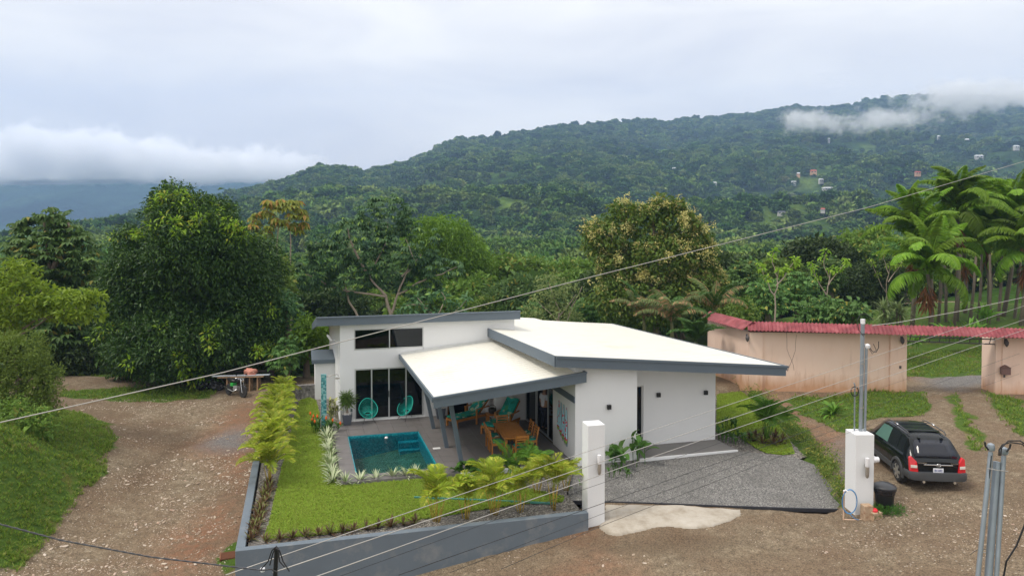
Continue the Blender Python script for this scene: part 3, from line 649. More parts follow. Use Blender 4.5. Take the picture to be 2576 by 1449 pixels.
# white kerb strips along the patio's front
m = HB(); m.hb(3.6, 7.70, -7.46, -7.34, -.28, .01); tag(m.build('patio_kerb', M_WHITE), kind='structure')
porch = HB(); porch.hb(10.105, 14.07, -7.55, -6.21, -.25, .0); tag(porch.build('porch', M_CONC), kind='structure')
m = HB(); m.hb(10.12, 14.10, -7.62, -7.552, -.28, .004); tag(m.build('porch_kerb', M_WHITE), kind='structure')

# ============================================================ YARD SHEETS
def sheet(name, pts, mat, z, kind='structure', fine=None):
    """pts plan points (x,y[,z]); triangulated sheet"""
    bm = bmesh.new(); vs = [bm.verts.new((p[0], p[1], p[2] if len(p) > 2 else (z(p[0], p[1]) if callable(z) else z))) for p in pts]
    f = bm.faces.new(vs); bmesh.ops.triangulate(bm, faces=[f])
    me = bpy.data.meshes.new(name); bm.to_mesh(me); bm.free(); o = link(name, me, mat); 
    if me.polygons and me.polygons[0].normal.z < 0: me.flip_normals()
    return tag(o, kind=kind)
def rough_edge(pts, amp=.05, step=.25, seed=1, closed=True):
    out = []; n = len(pts)
    for i in range(n if closed else n-1):
        a = Vector(pts[i][:2]); b_ = Vector(pts[(i+1) % n][:2]); L = (b_-a).length; k = max(1, int(L/step)); nn = Vector((-(b_-a).y, (b_-a).x))/max(L, 1e-6)
        for j in range(k):
            q = a+(b_-a)*(j/k); out.append(tuple(q+nn*((vnoise(np.array([q.x*2.3]), np.array([q.y*2.3]), seed, 2)[0]-.5)*2*amp)))
    return out
def gravel_mat(name, cs, sc, b_=.8):
    m, t, b, o = new_mat(name); p = pos(t); vo = t.nodes.new('ShaderNodeTexVoronoi'); vo.inputs['Scale'].default_value = sc; t.links.new(p, vo.inputs['Vector'])
    vo2 = t.nodes.new('ShaderNodeTexVoronoi'); vo2.inputs['Scale'].default_value = sc*.45; t.links.new(p, vo2.inputs['Vector'])
    big = nz(t, .7, 5, .6, p); c = ramp(t, vo.outputs['Color'], cs).outputs[0]
    c = mixc(t, .45, c, ramp(t, vo2.outputs['Color'], [(0, (.35, .35, .35)), (1, (1.6, 1.6, 1.6))]).outputs[0], 'MULTIPLY')
    c = mixc(t, ramp(t, big.outputs['Fac'], [(.4, (0, 0, 0)), (.7, (.6, .6, .6))]).outputs[0], c, tuple(x*.62 for x in cs[1][1]))
    t.links.new(c, b.inputs['Base Color']); b.inputs['Roughness'].default_value = .9; b.inputs['Specular IOR Level'].default_value = .2
    bump(t, b, math_(t, 'SUBTRACT', 1.0, vo.outputs['Distance']), b_, .03); return m
M_GRAVEL = gravel_mat('grey_gravel', [(0, (.07, .068, .066)), (.55, (.20, .195, .186)), (1, (.40, .385, .36))], 38)
M_BED = gravel_mat('dark_bed_gravel', [(0, (.05, .046, .042)), (.5, (.17, .155, .14)), (1, (.42, .39, .35))], 24)
def lawn_mat():
    m, t, b, o = new_mat('lawn'); p = pos(t); big = nz(t, .45, 4, .55, p); mid = nz(t, 2.6, 5, .65, p); fine = nz(t, 42, 3, .7, p)
    c = ramp(t, mid.outputs['Fac'], [(.28, (.12, .23, .016)), (.5, (.20, .33, .026)), (.75, (.29, .38, .05))]).outputs[0]
    c = mixc(t, ramp(t, big.outputs['Fac'], [(.42, (0, 0, 0)), (.62, (.55, .55, .55))]).outputs[0], c, (.11, .20, .016))
    c = mixc(t, .55, c, ramp(t, fine.outputs['Fac'], [(.3, (.45, .5, .4)), (.7, (1.35, 1.3, 1.2))]).outputs[0], 'MULTIPLY')
    t.links.new(c, b.inputs['Base Color']); b.inputs['Roughness'].default_value = .9; b.inputs['Specular IOR Level'].default_value = .15
    bump(t, b, fine.outputs['Fac'], .6, .03); return m
M_LAWN = lawn_mat()
Wp = lambda u, v: tuple(W(u, v))[:2]
sheet('planting_bed', [Wp(-3.0, -11.40), Wp(6.45, -11.32), Wp(6.5, -9.8), Wp(7.72, -7.39), Wp(-.36, -7.39), Wp(-.36, -.0), Wp(0, 0), Wp(0, 5), Wp(-3.0, 5)], M_BED, -.115)
lawn_px = [(657,1366),(672,1320),(690,1240),(702,1190),(722,1120),(738,1050),(752,1010),(775,1003),(792,1010),(800,1040),(800,1085),(826,1105),(832,1150),(836,1205),(852,1228),(900,1224),(1000,1215),(1100,1207),(1160,1205),(1230,1213),(1330,1235),(1420,1255),(1415,1268),(1300,1275),(1200,1290),(1120,1303),(1040,1315),(940,1334),(800,1352)]
LAWN = [tuple(G(a, b_, -.1)[:2]) for a, b_ in lawn_px]
sheet('lawn', rough_edge(LAWN, .05, .2), M_LAWN, -.10)
lawn2_px = [(1806,983),(1868,985),(1905,1012),(1945,1055),(1985,1100),(2005,1145),(1975,1148),(1930,1143),(1900,1128),(1862,1100),(1835,1092),(1806,1088)]
LAWN2 = [tuple(G(a, b_, -.1)[:2]) for a, b_ in lawn2_px]
sheet('planting_bed', [tuple(G(a, b_, -.1)[:2]) for a, b_ in [(1780,960),(1868,960),(1925,1005),(1995,1075),(2040,1150),(1990,1165),(1900,1150),(1860,1137),(1780,1112)]], M_BED, -.118)
sheet('lawn', rough_edge(LAWN2, .04, .2, 4), M_LAWN, -.10)
def gz(px, py):   # gravel drive: slopes gently to the road
    t_ = min(1, max(0, (py-1140)/130)); return -.045-.295*t_
gp = [(1452,1166),(1611,1159.5),(1735,1148),(1858,1137.5),(1950,1148),(2000,1152),(2052,1172),(2095,1205),(2125,1250),(2140,1289),(2000,1286),(1850,1281),(1700,1275),(1525,1269),(1430,1266.5),(1432,1220)]
gpts = [tuple(G(a, b_, gz(a, b_))) for a, b_ in gp]
sheet('gravel_driveway', gpts, M_GRAVEL, 0)
ed = MB(); epts = [G(a, b_, gz(a, b_)-.03) for a, b_ in [(1440,1269),(1525,1270.5),(1700,1276.5),(1850,1282.5),(2000,1287.5),(2138,1291)]]
for a, b_ in zip(epts[:-1], epts[1:]): ed.bar(a, b_, .05, .11)
tag(ed.build('driveway_edging', simple('black_edging', (.02, .022, .03), .6)), kind='structure')
def patch_mat():
    m, t, b, o = new_mat('poured_cement_patch'); p = pos(t); n = nz(t, 1.6, 6, .65, p); n2 = nz(t, 14, 4, .65, p)
    c = ramp(t, n.outputs['Fac'], [(.3, (.27, .23, .175)), (.5, (.42, .38, .32)), (.7, (.50, .465, .41))]).outputs[0]
    c = mixc(t, math_(t, 'MULTIPLY', n2.outputs['Fac'], .4), c, (.30, .25, .19)); t.links.new(c, b.inputs['Base Color']); b.inputs['Roughness'].default_value = .95
    bump(t, b, n2.outputs['Fac'], .4, .02); return m
ppx = [(1524,1278),(1620,1278),(1720,1281),(1800,1284),(1870,1290),(1872,1302),(1845,1318),(1800,1334),(1740,1338),(1690,1334),(1640,1340),(1600,1352),(1565,1356),(1530,1352),(1508,1338),(1524,1318)]
pw = [onT(a, b_) for a, b_ in ppx]; pe = rough_edge([tuple(p[:2]) for p in pw], .07, .10, 9)
# domed slab following the ground
def slab_mesh(name, poly, mat, zf, th, rise):
    P = np.array([q[:2] for q in poly]); x0, y0 = P.min(0); x1, y1 = P.max(0); xs = np.arange(x0-.1, x1+.1, .045); ys = np.arange(y0-.1, y1+.1, .045)
    X, Y = np.meshgrid(xs, ys); ins = in_poly(X.ravel(), Y.ravel(), poly); d = seg_dist(X.ravel(), Y.ravel(), poly)
    Z = zf(X.ravel(), Y.ravel())+np.where(ins, th+np.minimum(d*.35, rise), -.12)+(vnoise(X.ravel()*4, Y.ravel()*4, 3, 2)-.5)*.02
    nx = len(xs); i = (np.arange(len(ys)-1)[:, None]*nx+np.arange(nx-1)[None, :]).ravel(); q = np.stack([i, i+1, i+nx+1, i+nx], 1)
    keep = ins[q].any(1); me = mesh_np(name, np.stack([X.ravel(), Y.ravel(), Z], 1), q[keep], smooth=True); return link(name, me, mat)
tag(slab_mesh('cement_patch', pe, patch_mat(), tz_raw, .02, .06), kind='structure')
# retaining wall round the yard
rw = thing('retaining_wall', 'long grey blue painted retaining wall holding up the front lawn', 'retaining wall')
m = HB(); m.hb(-3.28, 6.50, -11.62, -11.40, -3.2, 0.0); m.build('front_wall', M_RWALL, rw, bevel=.012)
m = HB(); m.hb(-3.28, -3.05, -11.398, 4.6, -3.2, 0.0); m.build('side_wall', M_RWALL, rw, bevel=.012)
M_STONEW = gravel_mat('rubble_wall_grey', [(0, (.10, .095, .09)), (.5, (.20, .19, .185)), (1, (.32, .30, .29))], 14)
sw = HB(); sw.hb(-2.6, -.96, 5.0, 5.25, -1.2, .55); tag(sw.build('low_wall', M_STONEW, bevel=.02), 'low grey rough block wall behind the lawn beside the annex', 'wall')
# ============================================================ PINK WALL WITH RED SHEET ROOF
def stain_mat():
    m, t, b, o = new_mat('peach_render'); p = pos(t); mpn = t.nodes.new('ShaderNodeMapping'); mpn.inputs['Scale'].default_value = (1, 1, .16); t.links.new(p, mpn.inputs['Vector'])
    st = nz(t, 4.0, 4, .6, mpn.outputs[0]); big = nz(t, .8, 5, .6, p); s = t.nodes.new('ShaderNodeSeparateXYZ'); t.links.new(p, s.inputs[0])
    c = mixc(t, big.outputs['Fac'], (.76, .53, .41), (.84, .66, .56))
    f = ramp(t, st.outputs['Fac'], [(.56, (0, 0, 0)), (.70, (1, 1, 1))]).outputs[0]
    low = math_(t, 'SUBTRACT', 1.0, math_(t, 'MULTIPLY', math_(t, 'SUBTRACT', s.outputs['Z'], .2), .36), clamp=True)
    c = mixc(t, math_(t, 'MULTIPLY', math_(t, 'MULTIPLY', f, low), .5), c, (.42, .25, .18))
    foot = math_(t, 'SUBTRACT', 1.0, math_(t, 'MULTIPLY', math_(t, 'SUBTRACT', s.outputs['Z'], math_(t, 'MULTIPLY_ADD', st.outputs['Fac'], .9, -.15)), 1.4), clamp=True)
    c = mixc(t, math_(t, 'MULTIPLY', foot, .75), c, (.46, .22, .09))
    t.links.new(c, b.inputs['Base Color']); b.inputs['Roughness'].default_value = .9; n3 = nz(t, 60, 3, .6, p); bump(t, b, n3.outputs['Fac'], .2, .01); return m
M_PEACH = stain_mat()
def redroof():
    m, t, b, o = new_mat('worn_red_sheet'); p = pos(t); n = nz(t, 2.2, 6, .65, p); n2 = nz(t, .35, 3, .5, p)
    c = ramp(t, n.outputs['Fac'], [(.3, (.12, .018, .022)), (.5, (.24, .035, .045)), (.7, (.36, .10, .11))]).outputs[0]
    c = mixc(t, ramp(t, n2.outputs['Fac'], [(.45, (0, 0, 0)), (.6, (.6, .6, .6))]).outputs[0], c, (.16, .025, .03))
    t.links.new(c, b.inputs['Base Color']); b.inputs['Roughness'].default_value = .6; return m
M_RED = redroof()
M_TRIM = simple('dark_red_trim', (.12, .035, .03), .7); M_IRON = simple('weathered_iron', (.10, .09, .09), .6, .3)
pk = thing('boundary_wall', 'tall peach pink boundary wall with a long red corrugated sheet roof and gateway', 'wall')
pA = G(1822, 955, .15); pB = G(1886, 982, .15); pC = G(2282, 991, .15); pD = G(2510, 1003, .15); pE = pD+(pD-pC).normalized()*9
pA = pB+(pA-pB).normalized()*4.2
zt = 3.05
def wseg(name, a, b_, z0, z1, th, mat, off=0.0):
    d = (b_-a); d.z = 0; d.normalize(); n = Vector((-d.y, d.x, 0)); m = MB(); q = [a+n*off, b_+n*off, b_+n*(off+th), a+n*(off+th)]
    m.hexa([Vector((p.x, p.y, z0)) for p in q]+[Vector((p.x, p.y, z1)) for p in q]); return m.build(name, mat, pk)
def ztop(p): return zt
wseg('wall', pB, pC, -.4, zt-.01, .22, M_PEACH); 
dAB = (pA-pB).normalized(); wseg('wall', pA, pB-(pB-pA).normalized()*.03, -.4, zt-.01, .22, M_PEACH); wseg('wall', pD, pE, -.4, zt-.01, .22, M_PEACH)
dBC = (pC-pB).normalized()
wseg('pillar', pB+dBC*.0, pB+dBC*.65, -.35, zt-.012, .10, M_PEACH, -.10); wseg('pillar', pC-dBC*.75, pC+dBC*.02, -.4, zt-.012, .10, M_PEACH, -.10)
wseg('pillar', pD+dBC*.25, pD+dBC*1.0, -.4, zt-.012, .10, M_PEACH, -.10); wseg('gate_return', pD+dBC*.0, pD+dBC*.24, -.4, zt-.02, 1.2, M_PEACH, .0)
wseg('trim', pB, pC, zt, zt+.12, .28, M_TRIM, -.04); wseg('trim', pD, pE, zt, zt+.12, .28, M_TRIM, -.04)
# corrugated roof: rolled sheets, ribs built as geometry
def corr_roof(a, b_, name='roof_sheet', per=.18):
    d = b_-a; d.z = 0; L = d.length; d.normalize(); n = Vector((-d.y, d.x, 0)); k = int(L/per)*4; sw_ = 0; sheet_len = 1.0
    cnt = int(L/sheet_len)
    for q in range(cnt):
        x0 = q*L/cnt; x1 = (q+1)*L/cnt+.04; nn = int((x1-x0)/per*4); vs = []; fs = []
        dz = rng.uniform(-.008, .008)+(.006 if q % 2 else 0)
        for i in range(nn+1):
            x = x0+(x1-x0)*i/nn; w_ = .028*math.sin(2*math.pi*x/per)
            for (oy, z) in ((-.42, zt+.13), (-.10, zt+.36), (.12, zt+.50), (.52, zt+.34)):
                p = a+d*x+n*oy; vs.append((p.x, p.y, z+w_+dz))
        for i in range(nn):
            for j in range(3): fs.append((i*4+j, (i+1)*4+j, (i+1)*4+j+1, i*4+j+1))
        m = MB(); m.add(vs, fs); o = m.build(name, M_RED, pk); s = o.modifiers.new('thick', 'SOLIDIFY'); s.thickness = .006
corr_roof(pB-dBC*.1, pE); corr_roof(pA, pB+(pB-pA).normalized()*.1)
m = MB()
for z in (2.55, 2.78, 3.0): m.bar(pC+dBC*.02+Vector((0, 0.1, z)), pD+Vector((0, 0.1, z)), .06, .05)
m.build('truss', M_IRON, pk)
for k in range(9):
    m = MB(); p = pC.lerp(pD, (k+.5)/9)+Vector((0, .1, 0)); m.bar(p+Vector((0, 0, 2.57)), p+Vector((.12, .03, 2.98)), .03); m.build('strut', M_IRON, pk)
def lantern(p, label):
    t_ = thing('wall_lantern', label, 'wall lamp', p, math.atan2(dBC.y, dBC.x), 'old wall lanterns on the pink wall')
    m = MB(); m.lathe([(0, -.22), (.03, -.2), (.08, -.12), (.10, 0), (.07, .06), (.03, .12), (0, .2)], (0, -.13, 0), 8); m.build('lantern_body', M_IRON, t_); m = MB(); m.box(-.05, .05, -.03, 0, -.1, .16); m.build('bracket', M_IRON, t_)
def on_wall(px, py, a=pB, off=.10):
    n = Vector((-dBC.y, dBC.x, 0)); o = Vector((0, 0, H)); d = Vector(((px-CX)/F, 1, -(py-HY)/F)); q = a-n*off; return o+d*(n.dot(q-o)/n.dot(d))
for px, py, lab, a in ((1881, 849, 'old wall lantern on the pink wall beside the bend of the red roof', pB), (2271, 855, 'old wall lantern on the pink wall just left of the gateway', pB), (2533, 861, 'old wall lantern on the pink pillar right of the gateway', pD)): lantern(on_wall(px, py, a), lab)
p = on_wall(2532, 932, pD, .10); mb = thing('mailbox', 'brown metal mailbox with a pitched lid on the right pink gate pillar', 'mailbox', p, math.atan2(dBC.y, dBC.x))
m = MB(); m.box(-.2, .2, -.18, 0, -.2, .12); m.build('box', simple('brown_metal', (.16, .09, .08), .6), mb, bevel=.01); m = MB(); m.add([(-.22, -.2, .12), (.22, -.2, .12), (.22, 0, .12), (-.22, 0, .12), (0, -.2, .25), (0, 0, .25)], [(0, 1, 4), (2, 3, 5), (1, 2, 5, 4), (3, 0, 4, 5), (3, 2, 1, 0)]); m.build('lid', simple('brown_lid', (.13, .07, .06), .6), mb)
m = MB(); m.box(-.04, .04, -.02, 0, -.36, -.22); m.build('lock', M_IRON, mb)
p = on_wall(2269, 925, pB, .10); m = MB(); m.box(-.05, .05, -.02, 0, -.07, .07); tag(m.build('intercom', M_IRON, None, loc=p, rot=(0, 0, math.atan2(dBC.y, dBC.x))), 'small grey intercom plate on the pink wall left of the gateway', 'intercom')

for q in (((1980.7,833),(1982,855),(1982.3,879),(1988,895),(1995,909),(1999,920),(2000.6,933)), ((2006,843),(2004,862),(2003.3,884),(1999,897),(1995,909),(1989,922),(1984,936))):
    m = MB(); m.tube([on_wall(x, y, pB, .002) for x, y in q], .008, 4); m.build('crack', M_TRIM, pk)
# ============================================================ GATE PILLARS, MASTS
g1 = thing('gate_pillar', 'tall plain white gate pillar in front of the house with one cylinder lamp', 'gate pillar', G(1502, 1326, -.45), _a)
m = MB(); m.box(-.27, .27, 0, .50, -.3, 2.98); m.build('shaft', M_WHITE, g1, bevel=.012)
g2p = G(2182, 1306, -.30)
g2 = thing('gate_pillar', 'white gate pillar by the black car carrying galvanised electric masts on top', 'gate pillar', g2p, R(2))
m = MB(); m.box(-.285, .285, 0, .62, -.3, 2.48); m.build('shaft', M_WHITE, g2, bevel=.012)
M_LAMPW = simple('lamp_white_glass', (.78, .78, .80), .3); M_STEEL = simple('brushed_steel', (.45, .42, .38), .35, .7)
def cyl_lamp(p, rz, label):
    t_ = thing('cylinder_lamp', label, 'wall lamp', p, rz, 'cylinder lamps on the gate pillars')
    m = MB(); m.lathe([(.0, 0), (.055, .0), (.06, .02), (.06, .26), (.0, .28)], (0, -.10, 0), 14); m.build('diffuser', M_LAMPW, t_, smooth=2); m = MB(); m.lathe([(.02, -.34), (.05, -.30), (.058, -.2), (.058, -.002), (0, 0)], (0, -.10, 0), 14); m.build('steel_base', M_STEEL, t_, smooth=2)
    m = MB(); m.box(-.03, .03, -.06, 0, -.06, .06); m.build('bracket', M_STEEL, t_)
cyl_lamp(g1.location+Vector((.05, -.005, 1.86)), _a, 'cylinder lamp on the plain white gate pillar in front of the house')
cyl_lamp(g2p+Vector((.02, -.005, 1.55)), R(2), 'cylinder lamp on the white gate pillar beside the car')
mt = thing('electric_meter', 'round white electric meter on the side of the mast pillar', 'electric meter', g2p+Vector((.285, .1, 1.70)), R(2))
m = MB(); m.lathe([(.0, 0), (.10, 0), (.10, .07), (.085, .10), (.085, .17), (0, .19)], (0, 0, 0), 16, Matrix.Rotation(R(90), 3, 'Y')); m.build('meter_body', M_LAMPW, mt, smooth=2)
M_GALV = simple('galvanised_pipe', (.30, .34, .38), .45, .5, var=.25, vscale=4); M_CABLE = simple('black_cable', (.012, .012, .014), .5); M_WIRE = simple('pale_aluminium_cable', (.42, .40, .37), .5, .3)
ms = thing('electric_mast', 'pair of strapped galvanised pipes standing on the right gate pillar', 'mast', g2p+Vector((.06, .40, 2.48)))
m = MB(); m.tube([(0, 0, 0), (.03, 0, 3.28)], .058, 12); m.build('pipe', M_GALV, ms, smooth=2)
m = MB(); m.tube([(.12, -.02, 0), (.14, -.02, 2.55)], .042, 12); m.build('pipe', M_GALV, ms, smooth=2)
m = MB(); m.lathe([(0, 0), (.07, 0), (.07, .14), (0, .15)], (.03, 0, 3.28), 12); m.build('cap', M_LAMPW, ms, smooth=2)
m = MB(); m.lathe([(0, 0), (.05, .0), (.085, .05), (.08, .12), (0, .16)], (.17, -.02, 2.52), 12); m.build('weatherhead', M_LAMPW, ms, smooth=2)
m = MB(); m.tube([(.2, -.04, 2.6), (.3, -.06, 2.45), (.42, -.05, 2.42), (.5, -.04, 2.55), (.5, -.04, 2.75)], .012, 6); m.tube([(.2, -.04, 2.55), (.28, -.1, 2.38), (.4, -.1, 2.5), (.32, -.08, 2.68)], .010, 6)
m.tube([(.04, -.05, 2.9), (-.12, -.05, 3.1), (-.16, -.04, 3.4), (-.05, -.03, 3.58), (.12, -.02, 3.58), (.35, -.02, 3.38)], .010, 6); o = m.build('loose_cable', M_CABLE, ms); o['kind'] = 'stuff'
for z in (.7, 2.05, 2.95):
    m = MB(); m.lathe([(.064, 0), (.066, .0), (.066, .03), (.064, .03)], (.01+.009*z, 0, z), 12); m.build('strap', M_STEEL if z < 2.5 else M_CABLE, ms)
ms2 = thing('thin_pipe', 'thin grey pipe with a coil of black wire left of the pillar masts', 'pipe', g2p+Vector((-.13, .40, 2.48)))
m = MB(); m.tube([(0, 0, 0), (0, 0, 1.42), (-.03, 0, 1.47)], .022, 8); m.build('pipe', M_GALV, ms2, smooth=2)
m = MB()
for k in range(3):
    rr = .13+.012*k; m.tube([(rr*math.cos(a_)*.8-.02, -.03-.006*k, 1.22+rr*math.sin(a_)) for a_ in np.linspace(0, 6.28, 20)], .006, 5, cap=False)
o = m.build('wire_coil', M_CABLE, ms2); o['kind'] = 'stuff'
# foreground mast at the lower right, leaning a little
Yf = 9.5; top = D(2499, 1150, Yf); bot = D(2468, 1700, Yf-.3); dd = (bot-top)
m2 = thing('electric_mast', 'near cluster of three galvanised pipes with curled cables at the lower right', 'mast', bot)
def rel(p): return Vector(p)-bot
pl_ = D(2500, 1135, Yf); pr_ = D(2533, 1150, Yf)
for nm, a_, b_, r in (('pipe', D(2517, 1165, Yf+.05), D(2486, 1700, Yf-.25), .047), ('pipe', D(2501, 1140, Yf), D(2452, 1700, Yf-.3), .029), ('pipe', D(2534, 1150, Yf+.02), D(2510, 1700, Yf-.3), .029)):
    m = MB(); m.tube([rel(b_), rel(a_)], r, 14); m.build(nm, M_GALV, m2, smooth=2)
for c in (D(2501, 1132, Yf), D(2535, 1142, Yf+.02)):
    m = MB(); m.lathe([(.028, -.03), (.045, -.02), (.05, .02), (.04, .06), (.0, .08)], rel(c), 12); m.build('elbow_head', M_GALV, m2, smooth=2)
m = MB(); m.tube([rel(D(x, y, Yf-.05)) for x, y in ((2522,1150),(2522,1135),(2530,1122),(2550,1116),(2580,1120),(2600,1140))], .009, 6); m.tube([rel(D(x, y, Yf-.07)) for x, y in ((2526,1150),(2528,1130),(2545,1112),(2575,1112),(2602,1130))], .009, 6)
m.tube([rel(D(x, y, Yf-.05)) for x, y in ((2600,1300),(2570,1380),(2545,1420),(2532,1500))], .012, 6); m.tube([rel(D(x, y, Yf-.05)) for x, y in ((2452,1404),(2465,1393),(2478,1389),(2495,1390))], .004, 5)
m.tube([rel(D(x, y, Yf-.06)) for x, y in ((2495,1135),(2487,1125),(2486,1115))], .012, 6); m.tube([rel(D(x, y, Yf-.06)) for x, y in ((2541,1140),(2549,1130),(2551,1120))], .012, 6)
m.tube([rel(D(x, y, Yf-.06)) for x, y in ((2503,1150),(2490,1300),(2478,1390),(2470,1449),(2450,1650))], .006, 5); o = m.build('loose_cable', M_CABLE, m2); o['kind'] = 'stuff'
for yy, ww in ((1182, .09), (1395, .11)):
    m = MB(); m.tube([rel(D(x, y, Yf+dy)) for x, y, dy in ((2493-(yy-1182)*.09, yy, -.06), (2520-(yy-1182)*.08, yy+5, -.08), (2545-(yy-1182)*.07, yy+8, -.02))], .006, 5); m.build('tie_wire', M_WIRE, m2)
Y3 = 6.6; b3 = D(690, 1900, Y3)
m3 = thing('electric_mast', 'black pipe top with looping cables at the bottom left of the retaining wall', 'mast', b3)
m = MB(); m.tube([D(690, 1386, Y3)-b3, D(686, 1449, Y3)-b3, D(680, 1900, Y3)-b3], .020, 10); m.build('pipe', M_CABLE, m3)
m = MB()
for q in ([(650,1440),(668,1420),(678,1392),(688,1383),(694,1390),(697,1420),(710,1435)],[(672,1430),(680,1400),(689,1381),(697,1392),(706,1420),(722,1446)],[(655,1443),(675,1440),(690,1447)]):
    m.tube([D(x, y, Y3-.03-.01*i)-b3 for i, (x, y) in enumerate(q)], .006, 6)
o = m.build('loose_cable', M_CABLE, m3); o['kind'] = 'stuff'
m = MB(); m.lathe([(0, -.02), (.02, -.01), (.022, .02), (0, .03)], D(654, 1443, Y3)-b3, 8); m.build('connector', M_LAMPW, m3)
# ------------------------------------------------------------ overhead lines
def wire(name, label, pts, r, mat, cat='cable', n=6, sag=0.0, seg=14, group=None, twist=False):
    P3 = [D(*p) for p in pts]; Q = []
    for a_, b_ in zip(P3[:-1], P3[1:]):
        for k in range(seg): 
            t_ = k/seg; q = a_.lerp(b_, t_); q.z -= sag*4*t_*(1-t_); Q.append(q)
    Q.append(P3[-1]); m = MB()
    if twist:
        for ph in (0, math.pi):
            m.tube([q+Vector((math.cos(i*.9+ph)*r*.9, 0, math.sin(i*.9+ph)*r*.9)) for i, q in enumerate(Q)], r, n)
    else: m.tube(Q, r, n)
    o = m.build(name, mat, None, smooth=True); return tag(o, label, cat, group)
wire('overhead_cable', 'long grey overhead cable crossing the whole view from lower left to upper right', [(-260, 1122, 10.5), (560, 938, 13.5), (1480, 699, 18.5), (2180, 523, 26), (2800, 340, 38)], .0105, M_WIRE, seg=5)
wire('overhead_cable', 'uppermost of the three pale wires running from the mast to the right', [(560, 1455, 6.7), (1381, 1172, 10.3), (2066, 944, 15.0), (2800, 695, 26)], .0048, M_WIRE, seg=4)
wire('overhead_cable', 'middle one of the three pale wires crossing the white gate pillar', [(680, 1449, 6.6), (1477, 1178, 10.2), (2066, 980, 15.0), (2800, 730, 26)], .0056, M_WIRE, seg=4)
wire('overhead_cable', 'lowest of the three pale wires above the gravel drive', [(760, 1470, 6.8), (1571, 1178, 11.0), (2066, 1008, 15.5), (2800, 755, 26)], .0056, M_WIRE, seg=4)
dk = 'thin dark wires over the drive'
wire('dark_wire', 'topmost thin dark wire across the grey retaining wall and porch', [(840, 1462, 9), (1287, 1299, 12), (1815, 1117, 19), (2330, 940, 30)], .0038, M_CABLE, seg=3, group=dk)
wire('dark_wire', 'thicker dark wire through the middle of the white pillar and over the drive', [(1000, 1455, 9), (1528, 1268, 13), (1903, 1135, 18), (2576, 888, 34)], .0052, M_CABLE, seg=3, group=dk)
wire('dark_wire', 'thin dark wire just below the thicker one on the drive', [(1130, 1449, 9), (1528, 1294, 13), (1941, 1144, 18), (2576, 915, 34)], .0034, M_CABLE, seg=3, group=dk)
wire('dark_wire', 'lowest thin dark wire touching the cement patch', [(1260, 1440, 9), (1528, 1324, 13), (1969, 1151, 18), (2576, 940, 34)], .0038, M_CABLE, seg=3, group=dk)
wire('service_cable', 'pale service cable from the pillar mast top to the upper right', [(2196, 820, 21.2), (2262, 812, 22), (2420, 783, 26), (2700, 722, 36)], .013, M_WIRE, seg=4)
wire('twisted_cable', 'black and grey twisted cable over the dirt track at the lower left', [(-120, 1296, 6.2), (143, 1366, 6.3), (371, 1409, 6.4), (654, 1443, 6.55)], .0048, simple('dark_grey_cable', (.07, .07, .08), .5, var=.6, vscale=30), seg=40, twist=True)

# ============================================================ GARDEN FURNITURE
M_TEAK = simple('oiled_teak', (.42, .17, .035), .42, var=.35, vscale=7, dirt=((.24, .085, .02), 6, .56))
def fabric():
    m, t, b, o = new_mat('tropical_print'); p = pos(t); v1 = t.nodes.new('ShaderNodeTexVoronoi'); v1.inputs['Scale'].default_value = 6; t.links.new(p, v1.inputs['Vector']); n = nz(t, 5, 4, .6, p)
    c = ramp(t, v1.outputs['Color'], [(.0, (.0, .10, .08)), (.3, (.0, .26, .20)), (.6, (.01, .36, .30)), (.75, (.05, .24, .05)), (.85, (.62, .58, .45))]).outputs[0]
    c = mixc(t, ramp(t, n.outputs['Fac'], [(.52, (0, 0, 0)), (.62, (.6, .6, .6))]).outputs[0], c, (.0, .16, .12)); t.links.new(c, b.inputs['Base Color']); b.inputs['Roughness'].default_value = .85; return m
M_FAB = fabric()
def rotz_of(u_ang): return u_ang
def lounger(label, p, rz):
    t_ = thing('sun_lounger', label, 'sun lounger', p, rz, 'teak sun loungers under the canopy')
    # local: y+ towards the head, x across
    for sx in (-.33, .33):
        m = MB(); m.bar((sx, -1.0, .30), (sx, .85, .30), .05, .09); m.build('side_rail', M_TEAK, t_, bevel=.004)
        for yy in (-.97, .72):
            m = MB(); m.box(sx-.035, sx+.035, yy-.035, yy+.035, 0, .254); m.build('leg', M_TEAK, t_)
        m = MB(); m.box(sx*1.13-.03, sx*1.13+.03, .02, .08, 0, .60); m.build('arm_post', M_TEAK, t_)
        m = MB(); m.bar((sx*1.13, .0, .62), (sx*1.13, .72, .66), .07, .035); m.build('armrest', M_TEAK, t_, bevel=.004)
    m = MB(); m.box(-.33, .33, -1.05, -1.0, .255, .345); m.build('end_rail', M_TEAK, t_)
    for k in range(8):
        m = MB(); m.box(-.30, .30, -.94+k*.14, -.85+k*.14, .33, .35); m.build('slat', M_TEAK, t_)
    m = MB(); m.bar((0, .22, .36), (0, .90, 1.02), .62, .03, up=(0, -1, 1)); m.build('back_frame', M_TEAK, t_)
    m = MB(); m.box(-.31, .31, -1.02, .22, .352, .44); m.build('seat_cushion', M_FAB, t_, bevel=.03)
    m = MB(); m.bar((0, .18, .46), (0, .86, 1.12), .62, .09, up=(0, -1, 1)); m.build('back_cushion', M_FAB, t_, bevel=.03)
    return t_
Lp = lambda u, v, z=0: W(u, v, z)
lounger('left sun lounger with green tropical cushions stretched toward the pool', W(4.95, -1.85, .001)+U*.35+V*.35, R(-62)+_a)
lounger('right sun lounger with green tropical cushions behind the dining table', W(6.15, -2.75, .001)+U*.20, R(-48)+_a)
st = thing('side_table', 'low teak side table between the two sun loungers', 'side table', W(6.15, -1.95, .001), _a)
